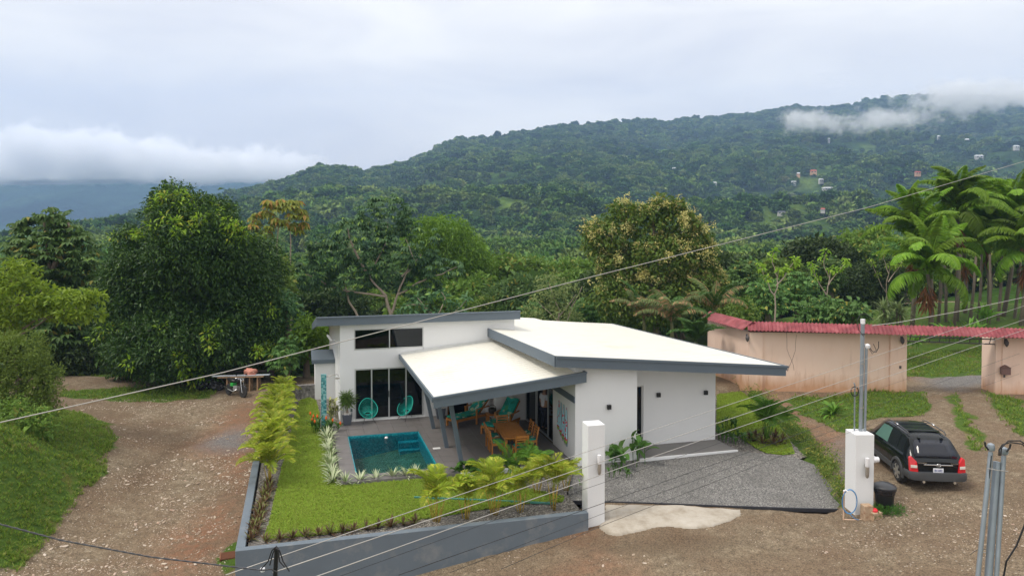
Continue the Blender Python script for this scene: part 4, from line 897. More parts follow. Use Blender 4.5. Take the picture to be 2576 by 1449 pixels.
m = MB(); m.box(-.25, .25, -.25, .25, .42, .46); m.build('table_top', M_TEAK, st, bevel=.004)
for sx in (-.21, .21):
    for sy in (-.21, .21): m = MB(); m.box(sx-.025, sx+.025, sy-.025, sy+.025, 0, .42); m.build('leg', M_TEAK, st)
bk = thing('basket', 'round dark wicker pot on the teak side table', 'basket', W(6.15, -1.95, .461)); m = MB(); m.lathe([(.0, 0), (.12, 0), (.17, .08), (.17, .18), (.14, .22), (.11, .21), (.0, .1)], (0, 0, 0), 16); m.build('pot', M_BLACK, bk, smooth=True)
m = MB(); m.tube([(.15*math.cos(a_), 0, .2+.16*math.sin(a_)) for a_ in np.linspace(0, math.pi, 10)], .012, 6); m.build('hoop_handle', M_BLACK, bk)
def dchair(label, p, rz):
    t_ = thing('dining_chair', label, 'chair', p, rz, 'teak dining chairs round the table')
    for sx in (-.22, .22):
        m = MB(); m.box(sx-.025, sx+.025, -.22, -.17, 0, .42); m.build('leg', M_TEAK, t_)
        m = MB(); m.bar((sx, .20, 0), (sx, .20, .45), .05); m.bar((sx, .20, .45), (sx, .29, .93), .05, .045); m.build('leg', M_TEAK, t_)
        m = MB(); m.box(sx-.02, sx+.02, -.17, .17, .36, .42); m.build('seat_rail', M_TEAK, t_)
    m = MB(); m.box(-.25, .25, -.24, .22, .42, .45); m.build('seat', M_TEAK, t_, bevel=.004)
    m = MB(); m.box(-.22, .22, -.22, .19, .452, .50); m.build('cushion', M_FAB, t_, bevel=.015)
    for z, h in ((.58, .05), (.68, .05), (.78, .05), (.88, .08)):
        y = .20+(z-.45)/.48*.09; m = MB(); m.box(-.195, .195, y-.012, y+.012, z-h/2, z+h/2); m.build('back_slat', M_TEAK, t_)
    return t_
TC = W(5.95, -5.35); TA = _a-R(1.5)
dt = thing('dining_table', 'long slatted teak dining table under the white canopy', 'dining table', TC+Vector((0, 0, .001)), TA)
for sx in (-.36, .36):
    for sy in (-.86, .86): m = MB(); m.box(sx-.045, sx+.045, sy-.045, sy+.045, 0, .70); m.build('leg', M_TEAK, dt, bevel=.004)
    m = MB(); m.box(sx*1.17-.05, sx*1.17+.05, -1.0, 1.0, .70, .74); m.build('frame_rail', M_TEAK, dt, bevel=.004)
for sy in (-.955, .955): m = MB(); m.box(-.37, .37, sy-.045, sy+.045, .70, .74); m.build('frame_rail', M_TEAK, dt)
m = MB(); m.box(-.36, .36, -.82, -.79, .60, .70); m.box(-.36, .36, .79, .82, .60, .70); m.box(-.375, -.35, -.815, .815, .60, .698); m.box(.35, .375, -.815, .815, .60, .698); m.build('apron', M_TEAK, dt)['kind'] = 'stuff'
for k in range(20): y = -.905+k*.0905; m = MB(); m.box(-.365, .365, y+.010, y+.078, .712, .737); m.build('slat', M_TEAK, dt)
def tl(x, y): c, s_ = math.cos(TA), math.sin(TA); return TC+Vector((c*x-s_*y, s_*x+c*y, .001))
dchair('teak chair at the near end of the dining table, closest to the palms', tl(.10, -1.17), TA+math.pi)
dchair('teak chair at the far end of the dining table by the loungers', tl(-.02, 1.12), TA)
dchair('nearer teak chair on the pool side of the dining table', tl(-.62, -.38), TA+R(90)); dchair('farther teak chair on the pool side of the dining table', tl(-.62, .35), TA+R(90))
dchair('nearer teak chair on the glass door side of the table', tl(.66, -.35), TA-R(90)); dchair('farther teak chair on the glass door side of the table', tl(.66, .40), TA-R(90))
# string chairs: egg shaped hoop, cords to a ring, thin legs
M_TURQ = simple('turquoise_cord', (.0, .42, .34), .4, var=.08); M_LEG = M_BLACK
def egg(label, p, rz):
    t_ = thing('string_chair', label, 'chair', p, rz, 'turquoise string chairs by the sliding door')
    def hoop(a_):   # tilted egg
        x = .40*math.sin(a_); yy = .47*math.cos(a_)*(1.0 if math.cos(a_) > 0 else .92); x *= 1-.16*max(0, math.cos(a_))
        return Vector((x, -.02+yy*.62+.02, .58+yy*.80))
    m = MB(); m.tube([hoop(a_) for a_ in np.linspace(0, 2*math.pi, 41)], .016, 8, cap=False); m.build('hoop', M_TURQ, t_, smooth=True)
    def ring(a_): return Vector((.13*math.sin(a_), .10+.10*math.cos(a_)*.7, .36+.03*math.cos(a_)))
    m = MB(); m.tube([ring(a_) for a_ in np.linspace(0, 2*math.pi, 21)], .012, 6, cap=False); m.build('seat_ring', M_TURQ, t_)
    m = MB()
    for k in range(54):
        a_ = 2*math.pi*k/54; a0, a1 = hoop(a_), ring(a_); mid = a0.lerp(a1, .5)+Vector((0, .06, -.055)); m.tube([a0, mid, a1], .0052, 4, cap=False)
    m.build('cords', M_TURQ, t_)['kind'] = 'stuff'
    c0 = Vector((0, .10, .35))
    for sx, sy in ((-.26, -.28), (.26, -.28), (0, .36)):
        m = MB(); m.tube([c0+Vector((sx*.35, sy*.3, 0)), (sx, sy+.05, 0.0)], .010, 6); m.build('leg', M_LEG, t_)
    m = MB(); m.tube([(-.22, -.18, .08), (.22, -.18, .08)], .007, 5); m.build('brace', M_LEG, t_)
    return t_
egg('left turquoise string chair in front of the sliding door', G(923, 1066, .001)+Vector((0, .1, 0)), R(22)); egg('right turquoise string chair in front of the sliding door', G(1017, 1059, .001)+Vector((0, .1, 0)), R(-38))
# planters
M_POT = simple('slate_planter', (.085, .10, .125), .55); M_PEB = simple('white_pebble', (.72, .70, .66), .7)
def planter(label, p, rz=0):
    t_ = thing('planter', label, 'planter', p, rz, 'square slate planters by the door')
    m = MB(); a_, b_ = .15, .21; m.hexa([(-a_, -a_, 0), (a_, -a_, 0), (a_, a_, 0), (-a_, a_, 0), (-b_, -b_, .44), (b_, -b_, .44), (b_, b_, .44), (-b_, b_, .44)]); m.build('pot', M_POT, t_, bevel=.02)
    m = MB()
    for k in range(60):
        r_ = rng.uniform(0, .19); a1 = rng.uniform(0, 6.28); c = Vector((r_*math.cos(a1), r_*math.sin(a1), .44+rng.uniform(0, .03))); s_ = rng.uniform(.015, .03); m.box(c.x-s_, c.x+s_, c.y-s_, c.y+s_, c.z-s_*.7, c.z+s_*.7, None)
    m.build('pebbles', M_PEB, t_)['kind'] = 'stuff'
    return t_
planter('slate planter with a round leafy plant at the left house corner', G(871, 1070, .001), _a); planter('slate planter half hidden behind the leaning canopy posts', W(4.22, -.45, .001), _a)
# towels on the wall
def towel_mat():
    m, t, b, o = new_mat('towel_print'); p = pos(t); v1 = t.nodes.new('ShaderNodeTexVoronoi'); v1.inputs['Scale'].default_value = 8.5; t.links.new(p, v1.inputs['Vector']); tg = t.nodes.new('ShaderNodeTexCoord'); s = t.nodes.new('ShaderNodeSeparateXYZ'); t.links.new(tg.outputs['Generated'], s.inputs[0])
    c = mixc(t, math_(t, 'LESS_THAN', v1.outputs['Distance'], .34), (.36, .62, .70), (.62, .03, .07)); c = mixc(t, math_(t, 'LESS_THAN', s.outputs['Z'], .20), c, (.55, .06, .09)); c = mixc(t, math_(t, 'LESS_THAN', s.outputs['Z'], .15), c, (.30, .50, .10)); c = mixc(t, math_(t, 'LESS_THAN', s.outputs['Z'], .06), c, (.68, .74, .72))
    t.links.new(c, b.inputs['Base Color']); b.inputs['Roughness'].default_value = .95; return m
M_TOW = towel_mat()
for k, (v0, zt_, zb, lab) in enumerate(((-5.80, 1.85, .72, 'leftmost of the four watermelon print towels hanging on the wall'), (-6.05, 1.83, .60, 'second of the four watermelon print towels hanging on the wall'), (-6.32, 1.82, .50, 'third of the four watermelon print towels hanging on the wall'), (-6.58, 1.78, .42, 'rightmost of the four watermelon print towels hanging on the wall'))):
    n_ = 14; vs = []; rows = 9
    for j in range(rows+1):
        f_ = j/rows; wd = .05+.17*min(1, f_*1.6); zz = zt_+(zb-zt_)*f_
        for i in range(n_+1):
            q = i/n_-.5; vs.append(W(7.715-.012-abs(math.sin(i*1.35+k))*.045*min(1, f_*2+.2), v0+q*wd, zz+((.06*math.sin(i*2+k)+.16*(i % 6 == 2)+.10*(i % 4 == 0))*f_)-abs(q)*.12*f_*0))
    fs_q = [(j*(n_+1)+i, j*(n_+1)+i+1, (j+1)*(n_+1)+i+1, (j+1)*(n_+1)+i) for j in range(rows) for i in range(n_)]
    m = MB(); m.add(vs, fs_q); o = m.build('towel', M_TOW, smooth=True); sdm = o.modifiers.new('thick', 'SOLIDIFY'); sdm.thickness = .006; tag(o, lab, 'towel', 'watermelon print towels')
# outdoor shower column
M_MOS = mosaic('turquoise_mosaic', (.02, .14, .17), (.10, .34, .36), (.30, .50, .50), 16)
sc = thing('outdoor_shower', 'slim turquoise mosaic shower column with a steel arm beside the house', 'outdoor shower', G(812, 1085, -.1), _a)
m = MB(); m.box(-.11, .11, -.11, .11, -.1, 2.32); m.build('column', M_MOS, sc, bevel=.006)
m = MB(); m.tube([(.11, 0, 2.22), (.55, .1, 2.28), (.60, .1, 2.20)], .014, 8); m.build('arm', M_STEEL, sc, smooth=True); m = MB(); m.lathe([(0, 0), (.10, 0), (.10, .02), (.02, .04)], (.55, .1, 2.10), 14); m.build('shower_head', M_STEEL, sc)
m = MB(); m.tube([(.11, -.05, .55), (.19, -.05, .55), (.20, -.05, .50)], .012, 6); m.build('tap', M_STEEL, sc)
# teal garden hose pipe on the grass behind the front palms
m = MB(); m.bar(G(1040, 1256, -.05), G(1400, 1272, -.07), .06, .05); tag(m.build('timber_edge', simple('teal_painted_batten', (.05, .20, .16), .6)), 'long teal painted batten lying on the lawn behind the front palms', 'batten')
# dustbin
bn = thing('dustbin', 'black plastic dustbin with a bin bag behind the right gate pillar', 'dustbin', onT(2233, 1286), 0)
m = MB(); m.lathe([(.0, 0), (.22, .0), (.24, .08), (.29, .66), (.30, .68), (0, .69)], (0, 0, 0), 20); m.build('bin_body', M_BLACK, bn, smooth=2)
m = MB(); m.lathe([(.29, .62), (.33, .66), (.33, .70), (.30, .73), (.20, .78), (0, .80)], (0, 0, 0), 20); m.build('lid', simple('black_plastic', (.03, .032, .036), .35), bn, smooth=2)
vs = [];
m = MB(); m.lathe([(.30, .50), (.305, .58), (.33, .60), (.335, .64), (.30, .66)], (0, 0, 0), 14); m.build('bin_bag', simple('bin_bag', (.015, .015, .017), .2), bn)
for sx in (-1, 1): m = MB(); m.box(sx*.31-.02, sx*.31+.02, -.06, .06, .55, .60); m.build('handle', M_BLACK, bn)
# water meter boxes, hose, weeds at the foot of the mast pillar
M_BOXC = simple('rust_stained_block', (.42, .30, .20), .9, var=.3, vscale=8, dirt=((.25, .12, .06), 9, .5))
bx = onT(2180, 1308); m = MB(); m.box(-.14, .14, -.12, .12, -.05, .42); tag(m.build('concrete_block', M_BOXC, None, loc=bx+Vector((.02, -.16, 0)), rot=(0, 0, .1), bevel=.02), 'stained concrete block standing against the foot of the mast pillar', 'block')
m = MB(); m.box(-.17, .17, -.12, .12, -.05, .24); tag(m.build('concrete_block', M_BOXC, None, loc=bx+Vector((.24, -.22, 0)), rot=(0, 0, .3), bevel=.02), 'low stained block right of the taller one, red cap on it', 'block')
m = MB(); m.lathe([(.0, 0), (.09, 0), (.10, .05), (.05, .10), (0, .11)], (0, 0, 0), 10); tag(m.build('red_valve_cover', simple('red_plastic', (.65, .02, .03), .5), None, loc=bx+Vector((.22, -.22, .23)), smooth=2), 'bright red plastic cap on the low concrete block', 'cap')
hs = onT(2136, 1318); ho = thing('garden_hose', 'coil of blue hose hung on a pale standpipe beside the pillar', 'hose', hs)
m = MB()
for k in range(3): m.tube([(.22*math.cos(a_)+.10+.012*k, .02*k, .55+.36*math.sin(a_)) for a_ in np.linspace(0, 6.283, 24)], .013, 6, cap=False)
m.tube([(.1, 0, .2), (.25, -.05, .06), (.45, -.1, .02)], .013, 6); m.build('hose', simple('blue_hose', (.06, .22, .45), .5), ho)
m = MB(); m.tube([(-.06, .03, -.1), (-.06, .03, .86)], .022, 8); m.tube([(-.05, .0, .02), (.35, -.06, .03), (.50, -.06, .06)], .02, 8); m.build('standpipe', simple('cream_pvc', (.60, .42, .30), .6), ho)
m = MB(); m.tube([(-.06, .03, .86), (-.02, .0, .90), (.03, -.01, .86)], .03, 8); m.build('tap', M_LAMPW, ho)
# drain grate by the retaining wall's corner
dg_ = thing('drain_grate', 'rusty slatted drain grate in the dirt left of the wall corner', 'grate', onT(570, 1408)+Vector((0, 0, .04)), R(20))
for k in range(14): m = MB(); m.box(-.24, .24, -.22+k*.034, -.204+k*.034, -.03, .01); m.build('bar', simple('rust', (.20, .08, .04), .9) if k == 0 else bpy.data.materials['rust'], dg_)
m = MB(); m.box(-.28, -.245, -.24, .26, -.06, .015); m.box(.245, .28, -.24, .26, -.06, .015); m.build('frame', bpy.data.materials['rust'], dg_)['kind'] = 'stuff'
# ============================================================ FOLIAGE MAKERS
def rnd_dirs(n, up=0.0):
    d = rng.normal(size=(n, 3)); d[:, 2] += up; return d/np.linalg.norm(d, axis=1, keepdims=True)
def leaf_quads(base, ax, nrm, L, Wd, fold=.25, curl=.0):
    """one folded four-cornered leaf per row -> verts (4n,3), quads split in two triangles along the midrib"""
    side = np.cross(ax, nrm); side /= np.linalg.norm(side, axis=1, keepdims=True)+1e-9; up = np.cross(side, ax)
    L = np.asarray(L)[:, None]*np.ones((len(base), 1)); Wd = np.asarray(Wd)[:, None]*np.ones((len(base), 1))
    mid = base+ax*L*.48; tip = base+ax*L-up*L*curl
    v = np.stack([base, mid+side*Wd*.5+up*Wd*fold, tip, mid-side*Wd*.5+up*Wd*fold], 1).reshape(-1, 3)
    i = np.arange(len(base))*4; f = np.concatenate([np.stack([i, i+1, i+2], 1), np.stack([i, i+2, i+3], 1)]); return v, f
def leaf_cloud(cent, rad, nper, L, Wd, droop=.25, mode='ball', jitter=.35, out=.7):
    """clumps of leaves round the given centres"""
    cent = np.asarray(cent, float); n = len(cent); c = np.repeat(cent, nper, 0); r = np.repeat(np.asarray(rad, float)*np.ones(n), nper)[:, None]
    N_ = len(c)
    if mode == 'star':      # palmate leaves: lobes spread from one point and hang
        k = np.tile(np.arange(nper), n); a = k*2*np.pi/nper+np.repeat(rng.uniform(0, 6.28, n), nper)
        tilt = np.repeat(rng.normal(0, .25, (n, 2)), nper, 0)
        d = np.stack([np.cos(a), np.sin(a), tilt[:, 0]*np.cos(a)+tilt[:, 1]*np.sin(a)-droop+rng.normal(0, .08, N_)], 1); d /= np.linalg.norm(d, axis=1, keepdims=True)
        base = c+d*.02; nrm = np.tile([0, 0, 1.], (N_, 1))+rng.normal(0, .12, (N_, 3))
        Ls = L*np.repeat(rng.uniform(.7, 1.2, n), nper)
    else:
        d = rnd_dirs(N_, .35); base = c+d*r*rng.uniform(.35, 1, (N_, 1))
        ax = d*out+rng.normal(0, jitter, (N_, 3)); ax[:, 2] -= droop; d = ax/np.linalg.norm(ax, axis=1, keepdims=True)
        nrm = rng.normal(0, .5, (N_, 3)); nrm[:, 2] += 1; Ls = L*rng.uniform(.65, 1.25, N_)
    return leaf_quads(base, d, nrm, Ls, Ls*(Wd/L), curl=.12)
def shell(blobs, dens, depth=.22, clip=None, bumpy=.22):
    """points on the outside of a set of ellipsoids (cx,cy,cz,rx,ry,rz), dens per unit area"""
    out = []
    for i, (cx, cy, cz, rx, ry, rz) in enumerate(blobs):
        A = 4*math.pi*((rx*ry)**1.6+(rx*rz)**1.6+(ry*rz)**1.6)**(1/1.6)/3**(1/1.6); n = max(3, int(A*dens)); d = rnd_dirs(n)
        s = 1+(vnoise(d[:, 0]*2.2+i*7+9, d[:, 1]*2.2+d[:, 2]*1.7+9, i, 3)-.5)*2*bumpy
        p = np.array([cx, cy, cz])+d*np.array([rx, ry, rz])*(s*rng.uniform(1-depth, 1.03, n))[:, None]
        keep = np.ones(n, bool)
        for j, (ax_, ay, az, bx, by, bz) in enumerate(blobs):
            if j != i: keep &= (((p-np.array([ax_, ay, az]))/np.array([bx, by, bz]))**2).sum(1) > .5
        out.append(p[keep])
    return np.concatenate(out)
def blob_lumps(name_seed, blobs):
    """fills the heart of a crown with coarse twiggy leaf masses so that it is not hollow"""
    return shell([(a, b_, c, d*.74, e*.74, f*.74) for a, b_, c, d, e, f in blobs], 1.0, .5)
def merge(parts):
    vs, fs, o = [], [], 0
    for v, f in parts: vs.append(v); fs.append(f+o); o += len(v)
    return np.concatenate(vs), np.concatenate(fs)
def pxblob(x, y, rx, ry, Y, ryd=None):
    p = D(x, y, Y); s = Y/F; return (p.x, p.y, p.z, rx*s, (ryd if ryd else rx*s*.8), ry*s)
def limb(m, pts, r0, r1, n=7):
    """a tapered limb through the points, with a natural wobble"""
    P = [Vector(p) for p in pts]; Q = []
    for a, b_ in zip(P[:-1], P[1:]):
        for k in range(3): Q.append(a.lerp(b_, k/3)+Vector(rng.normal(0, (b_-a).length*.022, 3)))
    Q.append(P[-1]); rs = [r0+(r1-r0)*(i/(len(Q)-1))**.8 for i in range(len(Q))]
    m.tube(Q, rs, n, cap=False)
M_BARK = simple('grey_bark', (.20, .16, .12), .9, var=.4, vscale=5, bmp=.5, bscale=14)
M_BARKP = simple('pale_bark', (.36, .29, .23), .9, var=.3, vscale=4, bmp=.4, bscale=14)
M_MANGO = leafmat('mango_leaf', (.010, .033, .007), (.056, .105, .017), (.11, .18, .025), .10, .38, third=.955)
M_MANGOY = leafmat('fresh_vine_leaf', (.13, .24, .018), (.26, .35, .03), (.34, .34, .045), .3, .45)
M_CEC = leafmat('cecropia_leaf', (.060, .135, .035), (.13, .22, .055), (.32, .30, .06), .2, .55, third=.95)
M_CECY = leafmat('olive_leaf', (.14, .18, .025), (.26, .27, .045), (.34, .20, .05), .25, .5, third=.8)
M_BLUEG = leafmat('blue_green_leaf', (.040, .105, .038), (.10, .19, .07), (.20, .32, .06), .2, .5, third=.93)
M_BAMB = leafmat('bamboo_leaf', (.08, .17, .014), (.17, .27, .025), None, .25, .5)
M_FLOW = leafmat('olive_green_leaf', (.065, .13, .018), (.15, .22, .035), (.24, .24, .05), .2, .5, third=.9)
M_YELF = leafmat('cream_blossom', (.48, .38, .12), (.66, .54, .22), None, .2, .8)
M_MIX = leafmat('mixed_leaf', (.075, .145, .022), (.17, .26, .042), (.24, .25, .05), .2, .55, third=.93)
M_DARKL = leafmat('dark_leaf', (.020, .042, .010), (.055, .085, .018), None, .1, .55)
M_LIME = leafmat('lime_leaf', (.14, .25, .022), (.27, .37, .035), None, .3, .5)
def tree(name, label, Y, base, blobs, kind, mat, trunk=None, group=None, dens=3.0, cr=.45, nper=14, L=.28, Wd=.11, droop=.3, mode='ball', bark=None, tr=.25, core=True, tips=None, out=.7, cat='tree', extra=None, tz0=None):
    """blobs given as measured outlines (x, y, rx, ry[, dY]) at distance Y"""
    bw = [pxblob(q[0], q[1], q[2], q[3], Y+(q[4] if len(q) > 4 else 0)) for q in blobs]
    b0 = D(base[0], base[1], Y); t_ = thing(name, label, cat, b0, 0, group)
    off = np.array(b0)
    cents = shell(bw, dens) if tips is None else np.array(tips)
    parts = [leaf_cloud(cents, cr, nper, L, Wd, droop, mode, out=out)]
    if core: parts.append(leaf_cloud(blob_lumps(0, bw), cr*1.6, 18, max(L, .3)*1.3, max(Wd, .16)*1.5, droop))
    v, f = merge(parts); me = mesh_np('crown', v-off, f); link('crown', me, mat, t_)
    m = MB()
    for pts in (trunk or [[(base[0], base[1]), (blobs[0][0], blobs[0][1])]]):
        r0 = tr if len(pts[0]) < 4 else pts[0][3]
        P3 = [D(q[0], q[1], Y+(q[2] if len(q) > 2 else 0))-b0 for q in pts]
        limb(m, P3, r0, r0*.35)
    m.build('trunk', bark or M_BARK, t_, smooth=True)
    if extra:
        for nm, cc, mt, kw in extra:
            v, f = leaf_cloud(cc, **kw); link(nm, mesh_np(nm, v-off, f), mt, t_)
    return t_
# ---------------- hero trees behind and beside the house
mango_b = [(470,700,165,150),(400,800,135,140),(560,800,140,145),(470,560,90,80,-1),(500,620,120,100,-2),(360,700,95,90),(600,700,90,95),(470,860,190,100,-1),(640,850,70,95),(320,850,70,100),(430,520,45,45),(540,540,40,40),(640,660,70,60,1),(330,620,40,40)]
bw = [pxblob(q[0], q[1], q[2], q[3], 43+(q[4] if len(q) > 4 else 0)) for q in mango_b]
sh = shell(bw, 6.0, .12, bumpy=.26)
def sel(cond, frac): 
    k = sh[cond & (rng.random(len(sh)) < frac)]; return k
ypx = HY+F*(H-sh[:, 2])/sh[:, 1]; xpx = CX+F*sh[:, 0]/sh[:, 1]
patch = vnoise(sh[:, 0]*.9, sh[:, 2]*.9, 71, 3)
tree('broadleaf_tree', 'giant dense dark green round crowned tree with yellow green creeper over its top', 43, (490, 1003), mango_b, '', M_MANGO, dens=2.5, cr=.60, nper=62, L=.25, Wd=.085, droop=.35, tr=.5,
     extra=[('creeper', sel(((ypx < 600) & (patch > .46)) | ((patch > .66) & (ypx > 820)), .30)+np.array([0, -.25, 0]), M_MANGOY, dict(rad=.34, nper=22, L=.30, Wd=.11, droop=.35)),
            ('creeper', sel((patch > .66) & (xpx > 560), .2)+np.array([0, -.15, 0]), M_MANGOY, dict(rad=.28, nper=14, L=.22, Wd=.09, droop=.5))])
tree('cecropia_tree', 'broad leaved green tree at the left edge with a spiky top', 46, (130, 985), [(130,640,120,70),(90,720,110,90),(190,730,80,90),(40,800,70,90),(120,850,110,80,-1),(215,820,55,80),(125,545,50,28),(60,570,40,24),(175,590,45,30)], '', M_CEC,
     trunk=[[(130,985),(125,850),(120,700),(110,540)],[(120,700),(180,600),(172,560)],[(120,750),(60,620),(55,575)]], dens=1.7, cr=.1, nper=9, L=.48, Wd=.20, droop=.55, mode='star', tr=.2)
tree('cecropia_tree', 'slender umbrella tree with drooping orange tinged leaves above the forest', 50, (735, 860), [(712,525,50,32),(665,555,38,22),(740,540,30,35),(660,590,20,20)], '', M_CECY,
     trunk=[[(735,860),(733,700),(728,560)],[(700,760),(697,650),(700,560)]], dens=2.0, cr=.1, nper=9, L=.62, Wd=.24, droop=.8, mode='star', tr=.10, bark=M_BARKP, core=False)
t4b = [(975,530,70,45),(900,600,75,55),(1030,610,70,55),(830,640,60,45),(980,660,90,50,1),(1110,670,60,28),(770,690,60,35),(880,700,70,40,1),(1050,720,60,40,1),(800,610,30,25),(1150,665,25,12),(905,560,30,20)]
tree('cecropia_tree', 'large open tree with blue green palmate leaves and pale forking limbs behind the house', 52, (985, 840), t4b, '', M_BLUEG,
     trunk=[[(985,840),(985,800),(968,745,0,.14),(930,700)],[(930,700,0,.12),(890,630),(875,570)],[(985,790,0,.11),(1000,740),(1020,690),(1060,640)],[(968,745,0,.09),(880,735),(800,705),(770,690)],[(1000,740,0,.09),(1050,712),(1110,690),(1160,668)],[(925,700,0,.08),(968,620),(975,560)],[(915,830,0,.12),(880,760),(860,700)],[(1010,700,0,.07),(1040,650),(1020,600)]],
     dens=2.7, cr=.1, nper=9, L=.46, Wd=.20, droop=.75, mode='star', bark=M_BARKP, core=False, tr=.20)
tree('bamboo_clump', 'soft feathery bright green bamboo clump behind the pale limbed tree', 66, (1130, 830), [(1110,590,80,45),(1160,640,75,60),(1060,600,50,50),(1190,700,60,80),(1110,720,90,90),(1220,760,40,60)], '', M_BAMB, dens=3.2, cr=.5, nper=16, L=.38, Wd=.07, droop=.5, cat='bamboo', tr=.2)
t6b = [(1605,555,45,42),(1540,590,50,45),(1700,570,55,40),(1650,650,95,60),(1560,670,60,50),(1740,650,60,60),(1600,750,110,70),(1720,740,90,70),(1665,530,32,40),(1700,525,22,22),(1560,530,25,22),(1760,600,35,28),(1490,585,26,20),(1500,620,30,30),(1790,700,35,45)]
fb = [pxblob(q[0], q[1], q[2], q[3], 49) for q in t6b]; fs_ = shell(fb, 1.6, .05); fy = HY+F*(H-fs_[:, 2])/fs_[:, 1]; fs_ = fs_[(fy < 720) & (fs_[:, 1] < 50) & (rng.random(len(fs_)) < .42)]
fl_c = np.concatenate([fs_+rng.normal(0, .22, fs_.shape) for _ in range(4)])
tree('flowering_tree', 'olive green tree covered in cream yellow flower heads behind the main roof', 49, (1650, 860), t6b, '', M_FLOW,
     trunk=[[(1650,860),(1660,740),(1650,640),(1640,540)],[(1660,740,0,.15),(1560,640),(1530,590)],[(1655,700,0,.12),(1730,620),(1720,570)]], dens=4.2, cr=.34, nper=11, L=.30, Wd=.17, droop=.45, tr=.25,
     extra=[('blossom', fl_c, M_YELF, dict(rad=.26, nper=18, L=.13, Wd=.10, droop=-.2))])
tree('pale_shrub_tree', 'small pale lime tree with thin bare twigs between the bamboo and the flowering tree', 50, (1405, 850), [(1390,720,45,30),(1360,770,40,35),(1430,760,45,45),(1400,800,60,35),(1350,800,30,30)], '', leafmat('pale_leaf', (.12,.16,.05), (.22,.25,.09), None, .25, .6), trunk=[[(1410,850),(1405,780),(1380,710)],[(1405,800,0,.06),(1450,740)],[(1405,810,0,.05),(1355,760)],[(1415,840,0,.06),(1440,770),(1465,720)]], dens=3.5, cr=.25, nper=8, L=.22, Wd=.12, bark=M_BARKP, core=False, tr=.08)
tree('bare_twig_tree', 'thin tree with pale crooked branches and sparse leaf tufts just above the flat roof', 46, (1100, 850), [(1100,760,60,18)], '', M_BLUEG, trunk=[[(1100,850),(1098,800),(1050,750)],[(1098,800,0,.05),(1120,750),(1110,735)],[(1098,815,0,.05),(1160,770),(1175,755)],[(1090,800,0,.04),(1060,765),(1020,770)]],
     tips=[tuple(D(x, y, 46)) for x, y in ((1050,750),(1110,735),(1150,765),(1172,752),(1060,765),(1022,770),(1120,750),(1085,745),(1070,778),(1135,778),(1040,782),(1095,785),(1160,785),(1010,790),(1080,795),(1120,798))], dens=1, cr=.15, nper=18, L=.42, Wd=.18, droop=.4, core=False, bark=M_BARKP, tr=.06)
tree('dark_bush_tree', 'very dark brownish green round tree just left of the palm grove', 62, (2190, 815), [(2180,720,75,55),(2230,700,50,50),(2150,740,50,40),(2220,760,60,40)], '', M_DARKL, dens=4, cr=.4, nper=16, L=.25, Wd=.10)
tree('lime_leaf_tree', 'bright lime green tree with horizontal leafy branches at the left edge of the lawn bank', 31, (22, 915), [(20,690,60,35),(60,745,75,35),(20,770,60,40),(140,750,55,20),(200,748,55,15),(100,780,60,20),(190,790,60,14),(10,810,50,25)], '', M_LIME,
     trunk=[[(22,915),(18,850),(30,780),(60,740)],[(20,850,0,.06),(80,808),(150,785),(215,770)],[(22,860,0,.05),(120,800),(190,790)]], dens=5.0, cr=.22, nper=14, L=.26, Wd=.12, droop=.35, tr=.10, core=False)
tree('fine_leaf_bush', 'big soft feathery light green bush at the left edge above the grass bank', 29, (40, 1075), [(30,900,80,60),(70,960,75,70),(30,1010,85,70),(90,1030,55,45),(0,950,70,90)], '', leafmat('feather_leaf', (.10,.18,.025), (.22,.30,.055), None, .25, .6), dens=13, cr=.26, nper=22, L=.14, Wd=.04, droop=.1, cat='bush', tr=.1)
tree('fine_leaf_bush', 'darker green feathery bush below the light one at the left edge', 27.5, (30, 1130), [(20,1060,80,50),(80,1070,55,35),(0,1090,60,40)], '', M_MIX, dens=13, cr=.24, nper=18, L=.14, Wd=.05, droop=.3, cat='bush', tr=.06)
for k, (bx, by, Yq, lab) in enumerate(((1955, 800, 47, 'bare pale forked branches poking out of the cecropias, left ones'), (2085, 800, 50, 'bare pale forked branches near the dark tree'), (2235, 790, 60, 'thin pale branches against the valley left of the palms'))):
    J = lambda x, y: (bx+x, by-y)
    tree('bare_twig_tree', lab, Yq, (bx, by+40), [(bx, by-110, 30, 15)], '', M_LIME, trunk=[[(bx, by+40), J(-4, 60), J(5, 120)], [J(-4, 55)+(0, .05), J(-30, 100), J(-45, 135)], [J(0, 80)+(0, .05), J(25, 115), J(45, 145)], [J(3, 100)+(0, .04), J(-12, 140), J(-8, 165)]],
         tips=[tuple(D(bx+x, by-y, Yq)) for x, y in ((5,122),(-45,137),(-38,125),(45,147),(30,125),(-8,167),(-14,150),(14,118),(-25,100),(50,138))], dens=1, cr=.15, nper=16, L=.34, Wd=.15, droop=.5, core=False, bark=M_BARKP, tr=.07)
